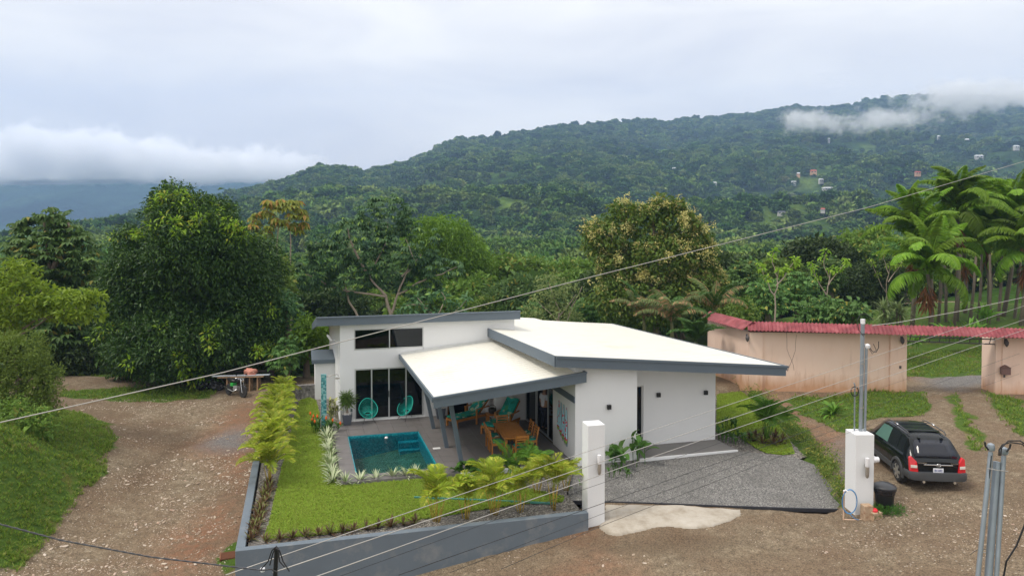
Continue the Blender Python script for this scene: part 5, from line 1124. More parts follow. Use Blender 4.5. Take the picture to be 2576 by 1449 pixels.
# trees beyond and between: named individuals, each its own crown
def small_tree(px, py, rx, ry, Y, mat, label, L=.3, Wd=.12, mode='ball', name='forest_tree', dens=2.6, nper=14, droop=.35, group=None):
    nb = 4+int(rng.integers(0, 3)); bl = [(px, py, rx*.75, ry*.8)]+[(px+rng.uniform(-.5, .5)*rx, py+rng.uniform(-.35, .55)*ry, rx*rng.uniform(.35, .6), ry*rng.uniform(.35, .6), rng.uniform(-1.5, 1.5)) for _ in range(nb)]
    return tree(name, label, Y, (px, py+ry*1.5), bl, '', mat, dens=dens, cr=.42, nper=nper, L=L, Wd=Wd, droop=droop, mode=mode, group=group)
for q in [
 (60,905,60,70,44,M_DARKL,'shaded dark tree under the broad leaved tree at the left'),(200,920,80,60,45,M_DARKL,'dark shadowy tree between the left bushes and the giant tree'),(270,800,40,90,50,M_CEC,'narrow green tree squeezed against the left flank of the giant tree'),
 (690,700,50,60,47,M_MIX,'small green tree beneath the slender umbrella tree'),(720,780,45,60,45,M_BLUEG,'grey green tree touching the right flank of the giant tree'),(770,850,50,70,43,M_BAMB,'light green bamboo like shrubs behind the annex'),
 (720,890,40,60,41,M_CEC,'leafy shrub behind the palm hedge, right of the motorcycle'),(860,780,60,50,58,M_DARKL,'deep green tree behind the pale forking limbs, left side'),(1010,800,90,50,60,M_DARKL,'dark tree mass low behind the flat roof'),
 (1260,700,60,70,70,M_MIX,'round mid green tree right of the bamboo'),(1230,790,70,50,58,M_MIX,'green tree just above the right end of the flat roof'),(1320,700,50,50,85,M_BAMB,'pale green crown in the valley left of the lime tree'),
 (1480,780,55,45,52,M_CEC,'leafy green tree between lime tree and flowering tree'),(1330,790,40,40,54,M_CEC,'small rounded green shrub right beside the flat roof'),
 (1860,700,55,50,56,M_CEC,'light green cecropia right of the flowering tree'),(1930,740,60,60,50,M_CEC,'cecropia with yellow leaf behind the pink wall'),(2010,730,65,60,55,M_CEC,'cecropia in the middle behind the red roofed wall'),(2090,690,50,55,60,M_CEC,'taller cecropia left of the dark tree'),(2070,780,70,40,48,M_CEC,'cecropia thicket low behind the red roof'),(1850,790,60,40,47,M_MIX,'shrub by the bend of the red roof'),(2150,790,50,30,46,M_CEC,'small cecropia in front of the dark tree'),(2180,650,50,30,75,M_MIX,'flat topped tree beyond the cecropias')]:
    cec = q[5] in (M_CEC, M_BLUEG)
    small_tree(*q, mode='star' if cec else 'ball', L=.30 if cec else .24, Wd=.13 if cec else .10, nper=9 if cec else 18, dens=4.5 if cec else 4.2, droop=.5, name='cecropia_tree' if q[5] is M_CEC and 'cecropia' in q[6] else 'forest_tree')
# ---------------- forest: prototypes, then a belt of individuals and the far woods
def proto_crown(seed, dens=4.0, L=.36, Wd=.17, flat=.75, cr=.42, nper=13, iL=.6, iW=.35):
    r_ = np.random.default_rng(seed); nb = 5+seed % 3
    bl = [(0, 0, 0, 2.6, 2.6, 2.6*flat)]+[(r_.uniform(-2.2, 2.2), r_.uniform(-2.2, 2.2), r_.uniform(-.8, 1.3), r_.uniform(1.2, 2), r_.uniform(1.2, 2), r_.uniform(.9, 1.6)*flat) for _ in range(nb)]
    c = shell(bl, dens, .2); v1, f1 = leaf_cloud(c, cr, nper, L, Wd, .2); v2, f2 = leaf_cloud(shell([(a, b_, d, e*.8, g*.8, h*.8) for a, b_, d, e, g, h in bl], 1.1, .2), .8, 12, iL, iW, .2)
    return merge([(v1, f1), (v2, f2)])
belt_mesh = [mesh_np('crown', *proto_crown(40+k)) for k in range(4)]
tm = MB(); limb(tm, [(0, 0, -7), (.1, 0, -4), (0, .1, 0)], .22, .12, 6); limb(tm, [(0, 0, -3.5), (1, .3, -1), (1.6, .6, .4)], .12, .05, 5); limb(tm, [(0, 0, -3), (-1, -.3, -1), (-1.5, .4, .4)], .12, .05, 5)
tmo = bpy.data.meshes.new('trunk'); tmo.from_pydata(tm.v, [], tm.f); tmo.materials.append(M_BARK)
BELT_LAB = 'green broadleaf tree in the dense belt of woodland behind the house'
bm_mats = [M_MIX, M_CEC, M_MIX, M_DARKL]
for k in range(4): belt_mesh[k].materials.append(bm_mats[k])
def belt_tree(px, Y, s, top=None):
    X = (px-CX)/F*Y; z = float(hill_z(np.array([px]), np.array([Y]))[0]) if Y > 60 else T1(X, Y)
    zc = z+4.2*s
    r = thing('forest_tree', BELT_LAB, 'tree', (X, Y, zc), rng.uniform(0, 6.28), 'woodland trees behind the house', s)
    k = int(rng.integers(0, 4)); link('crown', belt_mesh[k], None, r); link('trunk', tmo, None, r)
for px in np.arange(-120, 2640, 62):
    for Y0_, s0 in ((60, 1.0), (74, 1.15), (92, 1.3)):
        if (Y0_ < 70 and px > 1900) or (Y0_ < 90 and px > 2250): continue
        belt_tree(px+rng.uniform(-28, 28), Y0_+rng.uniform(-5, 6), s0*rng.uniform(.75, 1.25))
far_v = [proto_crown(60+k, .7, .8, .5, .8, .6, 7, 1.6, 1.0) for k in range(4)]
def instancer(name, pts, scl, protos, mat, kind='stuff', rotx=0.0, label=None):
    """one object that scatters small meshes over points"""
    me = bpy.data.meshes.new(name); me.vertices.add(len(pts)); me.vertices.foreach_set('co', np.asarray(pts, np.float32).ravel())
    a = me.attributes.new('scl', 'FLOAT', 'POINT'); a.data.foreach_set('value', np.asarray(scl, np.float32))
    a = me.attributes.new('idx', 'INT', 'POINT'); a.data.foreach_set('value', rng.integers(0, len(protos), len(pts)).astype(np.int32))
    a = me.attributes.new('rot', 'FLOAT_VECTOR', 'POINT'); rv = np.stack([rng.uniform(-rotx, rotx, len(pts)), rng.uniform(-rotx, rotx, len(pts)), rng.uniform(0, 6.28, len(pts))], 1); a.data.foreach_set('vector', rv.astype(np.float32).ravel())
    o = bpy.data.objects.new(name, me); COL.objects.link(o); ng = bpy.data.node_groups.new(name, 'GeometryNodeTree')
    ng.interface.new_socket('Geometry', in_out='INPUT', socket_type='NodeSocketGeometry'); ng.interface.new_socket('Geometry', in_out='OUTPUT', socket_type='NodeSocketGeometry')
    ni = ng.nodes.new('NodeGroupInput'); no = ng.nodes.new('NodeGroupOutput'); ip = ng.nodes.new('GeometryNodeInstanceOnPoints'); gi = ng.nodes.new('GeometryNodeGeometryToInstance')
    for pm in protos:
        po = bpy.data.objects.new(name+'_source', pm); oi = ng.nodes.new('GeometryNodeObjectInfo'); oi.inputs['Object'].default_value = po; oi.inputs['As Instance'].default_value = False
        ng.links.new(oi.outputs['Geometry'], gi.inputs[0])
    def na(n, ty):
        q = ng.nodes.new('GeometryNodeInputNamedAttribute'); q.data_type = ty; q.inputs['Name'].default_value = n; return q.outputs[0]
    ng.links.new(ni.outputs[0], ip.inputs['Points']); ng.links.new(gi.outputs[0], ip.inputs['Instance']); ip.inputs['Pick Instance'].default_value = True
    ng.links.new(na('idx', 'INT'), ip.inputs['Instance Index']); ng.links.new(na('rot', 'FLOAT_VECTOR'), ip.inputs['Rotation']); ng.links.new(na('scl', 'FLOAT'), ip.inputs['Scale'])
    ng.links.new(ip.outputs[0], no.inputs[0]); mo = o.modifiers.new('scatter', 'NODES'); mo.node_group = ng
    for pm in protos:
        if not pm.materials: pm.materials.append(mat)
    return tag(o, kind=kind)
def far_leaf():
    """woods: crown colours differ from tree to tree and drift over the slope"""
    m, t, b, o = new_mat('far_wood_leaf'); oi = t.nodes.new('ShaderNodeObjectInfo'); p = oi.outputs['Location']
    n = nz(t, .008, 5, .65, p); n2 = nz(t, .05, 4, .6, p); g = t.nodes.new('ShaderNodeNewGeometry')
    f = math_(t, 'ADD', math_(t, 'MULTIPLY', oi.outputs['Random'], .6), math_(t, 'MULTIPLY', n2.outputs['Fac'], .45))
    c = ramp(t, f, [(.18, (.018, .060, .018)), (.42, (.082, .190, .036)), (.62, (.18, .30, .055)), (.80, (.31, .40, .10)), (.95, (.46, .45, .24))]).outputs[0]
    c = mixc(t, ramp(t, n.outputs['Fac'], [(.38, (0, 0, 0)), (.6, (.5, .5, .5))]).outputs[0], c, (.024, .075, .028)); n4 = nz(t, .013, 4, .6, p); c = mixc(t, ramp(t, n4.outputs['Fac'], [(.52, (0, 0, 0)), (.66, (.5, .5, .5))]).outputs[0], c, (.20, .27, .07))
    c = mixc(t, math_(t, 'MULTIPLY', g.outputs['Random Per Island'], .35), c, (.10, .15, .03))
    t.links.new(c, b.inputs['Base Color']); b.inputs['Roughness'].default_value = .8; b.inputs['Specular IOR Level'].default_value = .1; return m
M_WOOD_FAR = far_leaf()
far_mesh_p = [mesh_np('far_crown', v, f) for v, f in far_v]
def wood_points(n, px0, px1, Ya, Yb, sp=1.0):
    px = rng.uniform(px0, px1, n); YR = np.interp(px, YRX, YRV)*1.03; u_ = rng.uniform(0, 1, n); Y = np.sqrt(Ya**2+u_*(np.minimum(Yb, YR)**2-Ya**2))
    cl = vnoise((px-CX)/F*Y/90+7, Y/120, 41, 3); keep = (cl < .66) | (rng.random(n) < .25)
    px, Y = px[keep], Y[keep]; z = hill_z(px, Y); return np.stack([(px-CX)/F*Y, Y, z], 1)
pts = wood_points(46000, -650, 3200, 350, 2100); s = np.clip(rng.lognormal(.18, .34, len(pts)), .6, 2.6)*(.8+.4*vnoise(pts[:, 0]/60, pts[:, 1]/60, 3, 2)); pts[:, 2] += 1.6*s
instancer('forest', pts, s, far_mesh_p, M_WOOD_FAR)
mid_mesh_p = [mesh_np('mid_crown', *proto_crown(80+k, 2.4, .5, .26, .8, .45, 11, .8, .5)) for k in range(4)]
pts = wood_points(5200, -550, 3000, 104, 350); s = np.clip(rng.lognormal(.22, .35, len(pts)), .6, 2.4); pts[:, 2] += 1.8*s
instancer('forest', pts, s, mid_mesh_p, M_WOOD_FAR)
fx = rng.uniform(-1300, 1200, 16000); fY = 1500+rng.uniform(0, 1, 16000)**.8*2950
fy_ = 700-(700-np.interp(fx, [-1400, 0, 300, 700, 1250], [430, 405, 412, 440, 470]))*((fY-1500)/3000)**1.1
# ============================================================ GARDEN PLANTS
def frond_mesh(name, L, n, ll, lw, e0=60, bend=95, fwd=.55, vee=.35, drp=.25, rach=.012, mat=None, seed=0, taper=.55, base_gap=.22):
    r_ = np.random.default_rng(seed); s = np.linspace(0, 1, 24); ang = np.radians(e0-bend*s**1.25); dx = np.cos(ang)*L/23; dz = np.sin(ang)*L/23
    X = np.concatenate([[0], np.cumsum(dx)[:-1]]); Z = np.concatenate([[0], np.cumsum(dz)[:-1]])
    t_ = np.repeat(np.linspace(base_gap, 1, n), 2); side = np.tile([1., -1.], n); bx = np.interp(t_, s, X); bz = np.interp(t_, s, Z); an = np.interp(t_, s, ang)
    base = np.stack([bx, side*.005, bz], 1); f_ = np.stack([np.cos(an), np.zeros_like(an), np.sin(an)], 1); up = np.stack([-np.sin(an), np.zeros_like(an), np.cos(an)], 1)
    fw = fwd+t_*.55; ax = f_*fw[:, None]+np.array([0, 1, 0])*side[:, None]+up*vee+np.array([0, 0, -1])*drp+r_.normal(0, .07, (2*n, 3)); ax /= np.linalg.norm(ax, axis=1, keepdims=True)
    Ls = ll*np.sin(np.pi*np.clip(.18+t_*.80*taper/.55, 0, 1))**.6*r_.uniform(.88, 1.1, 2*n)
    v1, f1 = leaf_quads(base, ax, up+r_.normal(0, .15, (2*n, 3)), Ls, np.full(2*n, lw), fold=.3, curl=.16)
    # second, hanging half of each leaflet is given by the curl; rachis as a thin ribbon prism
    k = len(s); w_ = rach*(1-.8*s); vr = np.concatenate([np.stack([X, w_, Z], 1), np.stack([X, -w_, Z], 1), np.stack([X, 0*w_, Z-w_*1.6], 1)])
    i = np.arange(k-1); fr = np.concatenate([np.stack([a_+i, a_+i+1, b_+i+1, b_+i], 1) for a_, b_ in ((0, k), (k, 2*k), (2*k, 0))]); fr3 = np.concatenate([fr[:, [0, 1, 2]], fr[:, [0, 2, 3]]])
    v, f = merge([(v1, f1), (vr, fr3)]); me = mesh_np(name, v, f); me.materials.append(mat); return me
M_AREC = leafmat('areca_leaf', (.20, .28, .020), (.38, .43, .045), (.46, .44, .07), .35, .45, objvar=.2)
M_ARECG = leafmat('green_palm_leaf', (.07, .17, .018), (.16, .29, .04), None, .25, .45)
M_CANE = simple('yellow_cane', (.38, .27, .04), .5, var=.3, vscale=8)
def palm(name, label, fronds, stems, loc, rz=0, group=None, scale=1.0, hs=.35, nf=14, mat=M_CANE, spread=(.0, .16), sr=.018, e=(10, 75), fs=(.8, 1.1), cat='palm', seed=1):
    """clumping palm: canes rise from the base, every frond is a part"""
    r_ = np.random.default_rng(seed); t_ = thing(name, label, cat, loc, rz, group, scale); tops = []
    for k in range(stems):
        a_ = 6.28*k/stems+r_.uniform(-.4, .4); r0 = r_.uniform(*spread); tip = Vector((math.cos(a_)*r0*2.2, math.sin(a_)*r0*2.2, hs*r_.uniform(.75, 1.15))); b0 = Vector((math.cos(a_)*r0*.7, math.sin(a_)*r0*.7, -.05))
        m = MB(); m.tube([b0, b0.lerp(tip, .5)+Vector((0, 0, .02)), tip], [sr*1.2, sr, sr*.8], 6); m.build('stem', mat, t_, smooth=True); tops.append(tip)
    for k in range(nf):
        me = fronds[int(r_.integers(0, len(fronds)))]; a_ = 6.28*(k*.382)+r_.uniform(-.3, .3); o = link('frond', me, None, t_); tp = tops[k % len(tops)]
        o.location = tp; tilt = R(r_.uniform(*e)); o.rotation_euler = Euler((r_.uniform(-.35, .35), -tilt+R(45), a_)); o.scale = (r_.uniform(*fs),)*3
    return t_
fr_a = [frond_mesh('frond', 1.35, 26, .40, .030, 72, 85+14*k, mat=M_AREC, seed=k, rach=.009, vee=.55, drp=.18) for k in range(4)]
fr_g = [frond_mesh('frond', 1.0, 22, .34, .026, 70, 80+12*k, mat=M_ARECG, seed=9+k, rach=.008, vee=.4) for k in range(3)]
GH = 'areca palms in the hedge along the side wall'; GF = 'areca palms along the front wall'
pa = palm('areca_palm', 'nearest areca palm of the hedge, standing at the front end by the bare wall', fr_a, 7, W(-2.62, -6.45, -.11), 0, GH, .86, hs=.62, nf=22, e=(22, 84), seed=3)
hl = ['second areca palm of the side hedge, just behind the nearest one', 'third areca palm of the side hedge, level with the pool', 'fourth areca palm of the side hedge, level with the far pool edge', 'fifth areca palm of the side hedge, opposite the sliding door', 'sixth areca palm of the side hedge, opposite the shower column', 'seventh areca palm of the side hedge, near the low grey wall', 'eighth areca palm of the side hedge, beside the motorcycle', 'farthest areca palm of the side hedge, yellowed and upright']
for k, (uu, vv, s) in enumerate(((-2.7, -4.9, .84), (-2.6, -3.6, .88), (-2.7, -2.3, .82), (-2.6, -1.0, .80), (-2.7, .3, .82), (-2.6, 1.6, .78), (-2.65, 2.8, .74), (-2.5, 4.0, .80))):
    copy_tree(pa, W(uu, vv, -.11), rng.uniform(0, 6.28), hl[k], scale=s)
pf = palm('areca_palm', 'leftmost yellow areca palm of the front row, spreading over the lawn', fr_a, 8, G(1097, 1318, -.11), 0, GF, .84, hs=.80, nf=15, e=(35, 88), seed=5)
for (x, y, s, lab) in ((1170,1311,.74,'second areca palm of the front row from the left'),(1244,1300,.86,'middle areca palm of the front row, right of the greener one'),(1310,1294,.76,'fourth areca palm of the front row, left of the tall yellow one'),(1393,1286,.90,'rightmost areca palm of the front row with long thin yellow canes')):
    copy_tree(pf, G(x, y, -.11), rng.uniform(0, 6.28), lab, scale=s)
for (x, y, s, lab) in ((1225,1246,.55,'small areca palm behind the front row near the monstera'),(1352,1248,.60,'areca palm between front row and white kerb'),(1425,1238,.55,'small areca palm beside the white gate pillar')):
    copy_tree(pf, G(x, y, -.11), rng.uniform(0, 6.28), lab, scale=s)
pg = palm('green_palm', 'dark green young palm in front of the dining table', fr_g, 4, G(1288, 1215, -.11), 0, 'young green palms by the patio kerb', 1.1, hs=.35, nf=14, e=(20, 80), seed=8, mat=M_ARECG)
copy_tree(pg, G(1345, 1196, -.11), 2.0, 'dark green young palm in front of the towel wall', scale=.95)
# ---- rosettes of strap leaves
def tuft_mesh(name, n, L, w_, e=(25, 80), bend=70, segs=4, mat=None, seed=0, w_base=.6):
    r_ = np.random.default_rng(seed); vs, fs = [], []
    for k in range(n):
        az = r_.uniform(0, 6.28); el = math.radians(r_.uniform(*e)); l = L*r_.uniform(.7, 1.1); p = np.array([0, 0, 0.]); b0 = len(vs); sd = np.array([-math.sin(az), math.cos(az), 0])
        for j in range(segs+1):
            t_ = j/segs; ww = w_*.5*(w_base+(1-w_base)*min(1, t_*3))*(1-t_**3); vs += [tuple(p-sd*ww), tuple(p+sd*ww)]
            a_ = el-math.radians(bend)*t_*(1.3-el/1.6); p = p+np.array([math.cos(az)*math.cos(a_), math.sin(az)*math.cos(a_), math.sin(a_)])*l/segs
        for j in range(segs): fs.append((b0+2*j, b0+2*j+1, b0+2*j+3, b0+2*j+2))
    me = mesh_np(name, np.array(vs), np.array(fs)); 
    if mat: me.materials.append(mat)
    return me
def varieg(name, g, c):
    m, t, b, o = new_mat(name); gg = t.nodes.new('ShaderNodeNewGeometry'); col = mixc(t, math_(t, 'GREATER_THAN', gg.outputs['Random Per Island'], .38), g, c); oi = t.nodes.new('ShaderNodeObjectInfo')
    n = nz(t, 40, 2, .5, gg.outputs['Position']); col = mixc(t, math_(t, 'MULTIPLY', n.outputs['Fac'], .5), col, g); t.links.new(col, b.inputs['Base Color']); b.inputs['Roughness'].default_value = .5; return m
M_VAR = varieg('variegated_leaf', (.16, .24, .08), (.52, .56, .36)); M_BROM = leafmat('dark_bromeliad_leaf', (.060, .028, .018), (.13, .075, .035), (.16, .18, .05), .1, .4, third=.8)
vm_ = [tuft_mesh('leaves', 34, .46, .045, mat=M_VAR, seed=k) for k in range(3)]; bm_ = [tuft_mesh('leaves', 30, .29, .040, (15, 80), 40, 3, M_BROM, seed=k+5) for k in range(3)]
def tuft(name, label, me, loc, cat, group, s=1.0):
    o = link(name, me, None, None, loc=loc, rot=(0, 0, rng.uniform(0, 6.28)), scale=s); return tag(o, label, cat, group)
nth = ['one', 'two', 'three', 'four', 'five', 'six', 'seven', 'eight', 'nine', 'ten', 'eleven', 'twelve', 'thirteen']
for k, vv in enumerate(np.linspace(-.9, -7.0, 13)): tuft('spider_plant', f'cream striped spider plant, number {nth[k]} from the house in the row left of the pool', vm_[k % 3], W(-.60+rng.uniform(-.05, .05), vv, -.11), 'plant', 'striped plants left of the pool', rng.uniform(.95, 1.25))
sp_l = ['corner', 'second', 'third', 'fourth', 'fifth', 'sixth', 'seventh']
for k, (x, y) in enumerate(((866,1224),(903,1219),(943,1214),(985,1209),(1020,1206),(1043,1205),(1080,1201))):
    tuft('spider_plant', f'cream striped spider plant, {sp_l[k]} from the left along the pool\'s near edge', vm_[k % 3], G(x, y, -.11), 'plant', 'striped plants along the near pool edge', rng.uniform(.9, 1.1))
for k, t_ in enumerate(np.linspace(0, 1, 11)):
    x = 668-42*t_+(3 if k % 2 else -3); y = 1232+134*t_**1.05; tuft('bromeliad', f'dark bronze bromeliad by the side wall, wall side column, number {nth[10-k]} from the front corner', bm_[k % 3], G(x, y, -.11), 'plant', 'bromeliads along the side wall', rng.uniform(1.0, 1.3))
    tuft('bromeliad', f'dark bronze bromeliad by the side wall, lawn side column, number {nth[10-k]} from the front corner', bm_[(k+1) % 3], G(x+9, y-7, -.11), 'plant', 'bromeliads along the side wall', rng.uniform(.9, 1.2))
ordn = ['first', 'second', 'third', 'fourth', 'fifth', 'sixth', 'seventh', 'eighth', 'ninth', 'tenth', 'eleventh', 'twelfth', 'thirteenth']
for k, (x, y) in enumerate(zip((290,390,470,555,640,715,793,865,950,1030,1112,1192,1268),(700,690,680,670,658,650,641,633,624,613,603,597,585))):
    tuft('bromeliad', f'dark bronze bromeliad, {ordn[k]} from the left along the front wall', bm_[k % 3], G(548.8+.3885*x, 1097.5+.3885*y, -.11), 'plant', 'bromeliads along the front wall', rng.uniform(1.0, 1.25))
# striped tall plant, heliconias, potted plants
M_STRP = varieg('striped_tall_leaf', (.13, .19, .04), (.40, .40, .16)); M_HEL = leafmat('heliconia_leaf', (.03, .09, .015), (.09, .18, .03), None, .2, .4); M_ORA = simple('orange_bract', (.75, .13, .01), .5)
def leafy(name, label, cat, loc, n, h, L, w_, mat, stems=5, group=None, r=.2, e=(30, 85), flowers=None, bend=50, flow_mat=None, seed=0, leafname='leaf', scale=1.0, segs=4):
    """upright leafy plant: stems with large single leaves, each leaf a part"""
    r_ = np.random.default_rng(seed); t_ = thing(name, label, cat, loc, 0, group, scale); lm = []
    for k in range(3):
        s_ = np.linspace(0, 1, segs+1); vs, fs = [], []; a_ = math.radians(35); p = np.array([0, 0, 0.])
        for j, q in enumerate(s_):
            ww = w_*.5*math.sin(math.pi*min(1, .08+q*.92))**.75 if q < 1 else 0.002; vs += [tuple(p+np.array([0, -ww, ww*.35])), tuple(p), tuple(p+np.array([0, ww, ww*.35]))]
            an = a_-math.radians(bend+10*k)*q; p = p+np.array([math.cos(an), 0, math.sin(an)])*L/segs
        for j in range(segs): fs += [(3*j, 3*j+1, 3*j+4, 3*j+3), (3*j+1, 3*j+2, 3*j+5, 3*j+4)]
        me = mesh_np(leafname, np.array(vs), np.array(fs), smooth=True); me.materials.append(mat); lm.append(me)
    tops = []
    for k in range(stems):
        az = r_.uniform(0, 6.28); rr = r*math.sqrt(r_.uniform(0, 1)); b0 = Vector((rr*math.cos(az), rr*math.sin(az), -.03)); hh = h*r_.uniform(.6, 1.1); tp = b0+Vector((r_.uniform(-.12, .12)*hh, r_.uniform(-.12, .12)*hh, hh)); tops.append((b0, tp))
        m = MB(); m.tube([b0, b0.lerp(tp, .5), tp], .012, 5); m.build('stem', mat, t_)
    for k in range(n):
        b0, tp = tops[k % stems]; q = r_.uniform(.35, 1); o = link(leafname, lm[int(r_.integers(0, 3))], None, t_); o.location = b0.lerp(tp, q); o.rotation_euler = Euler((r_.uniform(-.3, .3), -R(r_.uniform(*e))+R(35), r_.uniform(0, 6.28))); o.scale = (r_.uniform(.75, 1.1),)*3
    if flowers:
        for k in range(flowers):
            b0, tp = tops[k % stems]; c = tp+Vector((r_.uniform(-.1, .1), r_.uniform(-.1, .1), r_.uniform(.05, .3))); m = MB(); m.lathe([(0, -.06), (.03, -.02), (.045, .03), (.02, .09), (0, .13)], c, 6); m.build('flower', flow_mat or M_ORA, t_)
    return t_
leafy('striped_shrub', 'tall yellow striped leafy shrub against the left side of the house', 'shrub', G(838, 1078, -.11), 60, 1.05, .34, .10, M_STRP, 7, r=.20, e=(20, 80), seed=4)
leafy('heliconia', 'heliconia with orange flowers left of the turquoise shower column', 'plant', G(796, 1092, -.11), 34, .55, .42, .10, M_HEL, 9, r=.30, e=(35, 88), flowers=5, seed=5, group='heliconias by the shower')
leafy('heliconia', 'heliconia with orange flowers between shower column and house', 'plant', G(830, 1096, -.11), 30, .55, .40, .10, M_HEL, 9, r=.26, e=(35, 88), flowers=4, seed=6, group='heliconias by the shower')
gp_ = W(*UV(G(871, 1070)), .45)
def ponytail(label, loc):
    t_ = thing('pot_plant', label, 'pot plant', loc, 0, 'fine leaved plants in the slate planters'); m = MB()
    for k in range(5): a_ = k*1.26; m.tube([(.05*math.cos(a_), .05*math.sin(a_), 0), (.02*math.cos(a_+.6), .02*math.sin(a_+.6), .2), (.07*math.cos(a_), .07*math.sin(a_), .42)], .015, 5)
    m.build('braided_stem', M_BARKP, t_)
    c = rng.normal(0, .11, (26, 3))+[0, 0, .62]; v, f = leaf_cloud(c, .12, 22, .26, .02, .35, out=.9); link('foliage', mesh_np('foliage', v, f), leafmat('grassy_pot_leaf', (.07, .15, .02), (.15, .25, .04), None, .25, .5) if 'grassy_pot_leaf' not in bpy.data.materials else bpy.data.materials['grassy_pot_leaf'], t_); return t_
ponytail('round headed fine leaved plant in the planter at the house corner', gp_); ponytail('fine leaved plant in the planter behind the leaning posts', W(4.22, -.45, .45))
leafy('broad_leaf_plant', 'big glossy green leaved plant in front of the white wall, left of the porch', 'plant', G(1556, 1180, -.12), 20, .75, .62, .24, M_HEL, 6, r=.35, e=(25, 85), seed=11, bend=60, group='large leaved plants by the gravel')
leafy('broad_leaf_plant', 'big green leaved plant at the porch corner by the dark side window', 'plant', G(1610, 1172, -.12), 15, .95, .62, .22, M_HEL, 5, r=.30, e=(25, 85), seed=12, bend=60, group='large leaved plants by the gravel')
leafy('low_shrub', 'low bright green shrub at the foot of the broad leaved plants', 'shrub', G(1555, 1196, -.13), 40, .22, .20, .07, M_HEL, 12, r=.45, seed=13)
leafy('monstera', 'monstera with split dark leaves beside the front leaning post', 'plant', G(1192, 1200, -.11), 16, .50, .40, .34, M_HEL, 5, r=.32, e=(5, 55), seed=14, bend=80)
leafy('monstera', 'small monstera left of the front leaning post', 'plant', G(1152, 1196, -.11), 8, .34, .34, .30, M_HEL, 3, r=.15, e=(5, 55), seed=15, bend=80)
leafy('low_shrub', 'small fern like weeds left of the white gate pillar on the gravel', 'shrub', G(1452, 1232, -.11), 26, .15, .20, .05, M_ARECG, 8, r=.4, seed=16)
# right lawn
yp = palm('young_palm', 'young feathery palm on the small right lawn, ringed by dark plants', fr_g, 6, G(1932, 1108, -.1), 0, None, 1.45, hs=.35, nf=20, e=(20, 85), seed=21, mat=M_ARECG)
for k in range(9):
    a_ = k*.7; p = G(1932, 1112, -.1)+Vector((.62*math.cos(a_), .5*math.sin(a_), 0)); tuft('bromeliad', 'dark bromeliad in the ring round the young palm', bm_[k % 3], p, 'plant', 'dark ring round the young palm', 1.5)
for x, y, lab, sd in ((1838, 1082, 'leafy shrub at the right corner of the house', 31), (1868, 1118, 'dark green shrub at the edge of the right lawn and gravel', 32), (1830, 1110, 'low shrub touching the porch end', 33)):
    leafy('low_shrub', lab, 'shrub', G(x, y, -.11), 44, .45, .26, .10, M_HEL, 10, r=.36, seed=sd)
leafy('fern', 'yellowish fern rosette alone on the grass before the pink wall', 'fern', onT(2098, 1050), 30, .25, .75, .16, M_ARECG, 3, r=.12, e=(10, 75), seed=34, bend=55)
hedge_c = []
hp = [G(x, y, -.08) for x, y in ((1862,968),(1905,1000),(1958,1052),(2022,1110),(2075,1160),(2105,1205),(2138,1262))]
for a_, b_ in zip(hp[:-1], hp[1:]):
    n_ = int((b_-a_).length*26)
    for k in range(n_): q = a_.lerp(b_, rng.random()); hedge_c.append((q.x+rng.normal(0, .22), q.y+rng.normal(0, .22), q.z+abs(rng.normal(0, .16))*(1.6 if rng.random() < .2 else 1)))
v, f = leaf_cloud(np.array(hedge_c), .14, 16, .11, .035, .0); M_HEDGE = leafmat('wispy_hedge_leaf', (.08, .14, .02), (.19, .24, .05), (.30, .28, .06), .25, .6, third=.85)
tag(link('hedge', mesh_np('hedge', v, f), M_HEDGE), 'ragged wispy low hedge curving between the right lawn and the dirt', 'hedge')
c = np.array([tuple(onT(2243, 1300))])+np.array([rng.normal(0, .28, 60), rng.normal(0, .10, 60), rng.uniform(0, .12, 60)]).T; v, f = leaf_cloud(c, .08, 10, .16, .02, -.2); tag(link('weed_clump', mesh_np('weeds', v, f), M_HEL), 'bright green weed clump at the foot of the mast pillar', 'weeds')
# banana plants behind the roof
M_BAN = leafmat('banana_leaf', (.03, .08, .015), (.08, .15, .03), None, .25, .4); M_BAND = leafmat('torn_banana_leaf', (.10, .13, .05), (.15, .19, .06), (.30, .20, .10), .2, .7, third=.6)
def banana(label, px, py, Y, h, n, L, seed, mats=(M_BAN, M_BAND), frac=.4):
    r_ = np.random.default_rng(seed); loc = D(px, py, Y); t_ = thing('banana_plant', label, 'banana plant', loc, 0, 'banana plants behind the roof')
    m = MB(); m.tube([(0, 0, -1.5), (0.05, 0, h*.5), (0, 0, h)], [.14, .11, .07], 8); m.build('stem', simple('banana_stem', (.10, .11, .04), .7) if 'banana_stem' not in bpy.data.materials else bpy.data.materials['banana_stem'], t_, smooth=True)
    for k in range(n):
        torn = r_.random() < frac; me = frond_mesh('leaf', L*r_.uniform(.8, 1.1), 22 if torn else 26, .42 if not torn else .46, .16 if not torn else .11, 78, 55+r_.uniform(0, 60)+(15 if torn else 0), fwd=.25, vee=.2 if not torn else -.1, drp=.1 if not torn else .6, rach=.03, mat=mats[1] if torn else mats[0], seed=seed*9+k, base_gap=.16)
        o = link('leaf', me, None, t_); o.location = (0, 0, h*.95); o.rotation_euler = Euler((0, -R(r_.uniform(-25, 10)), 2.4*k+r_.uniform(-.4, .4)))
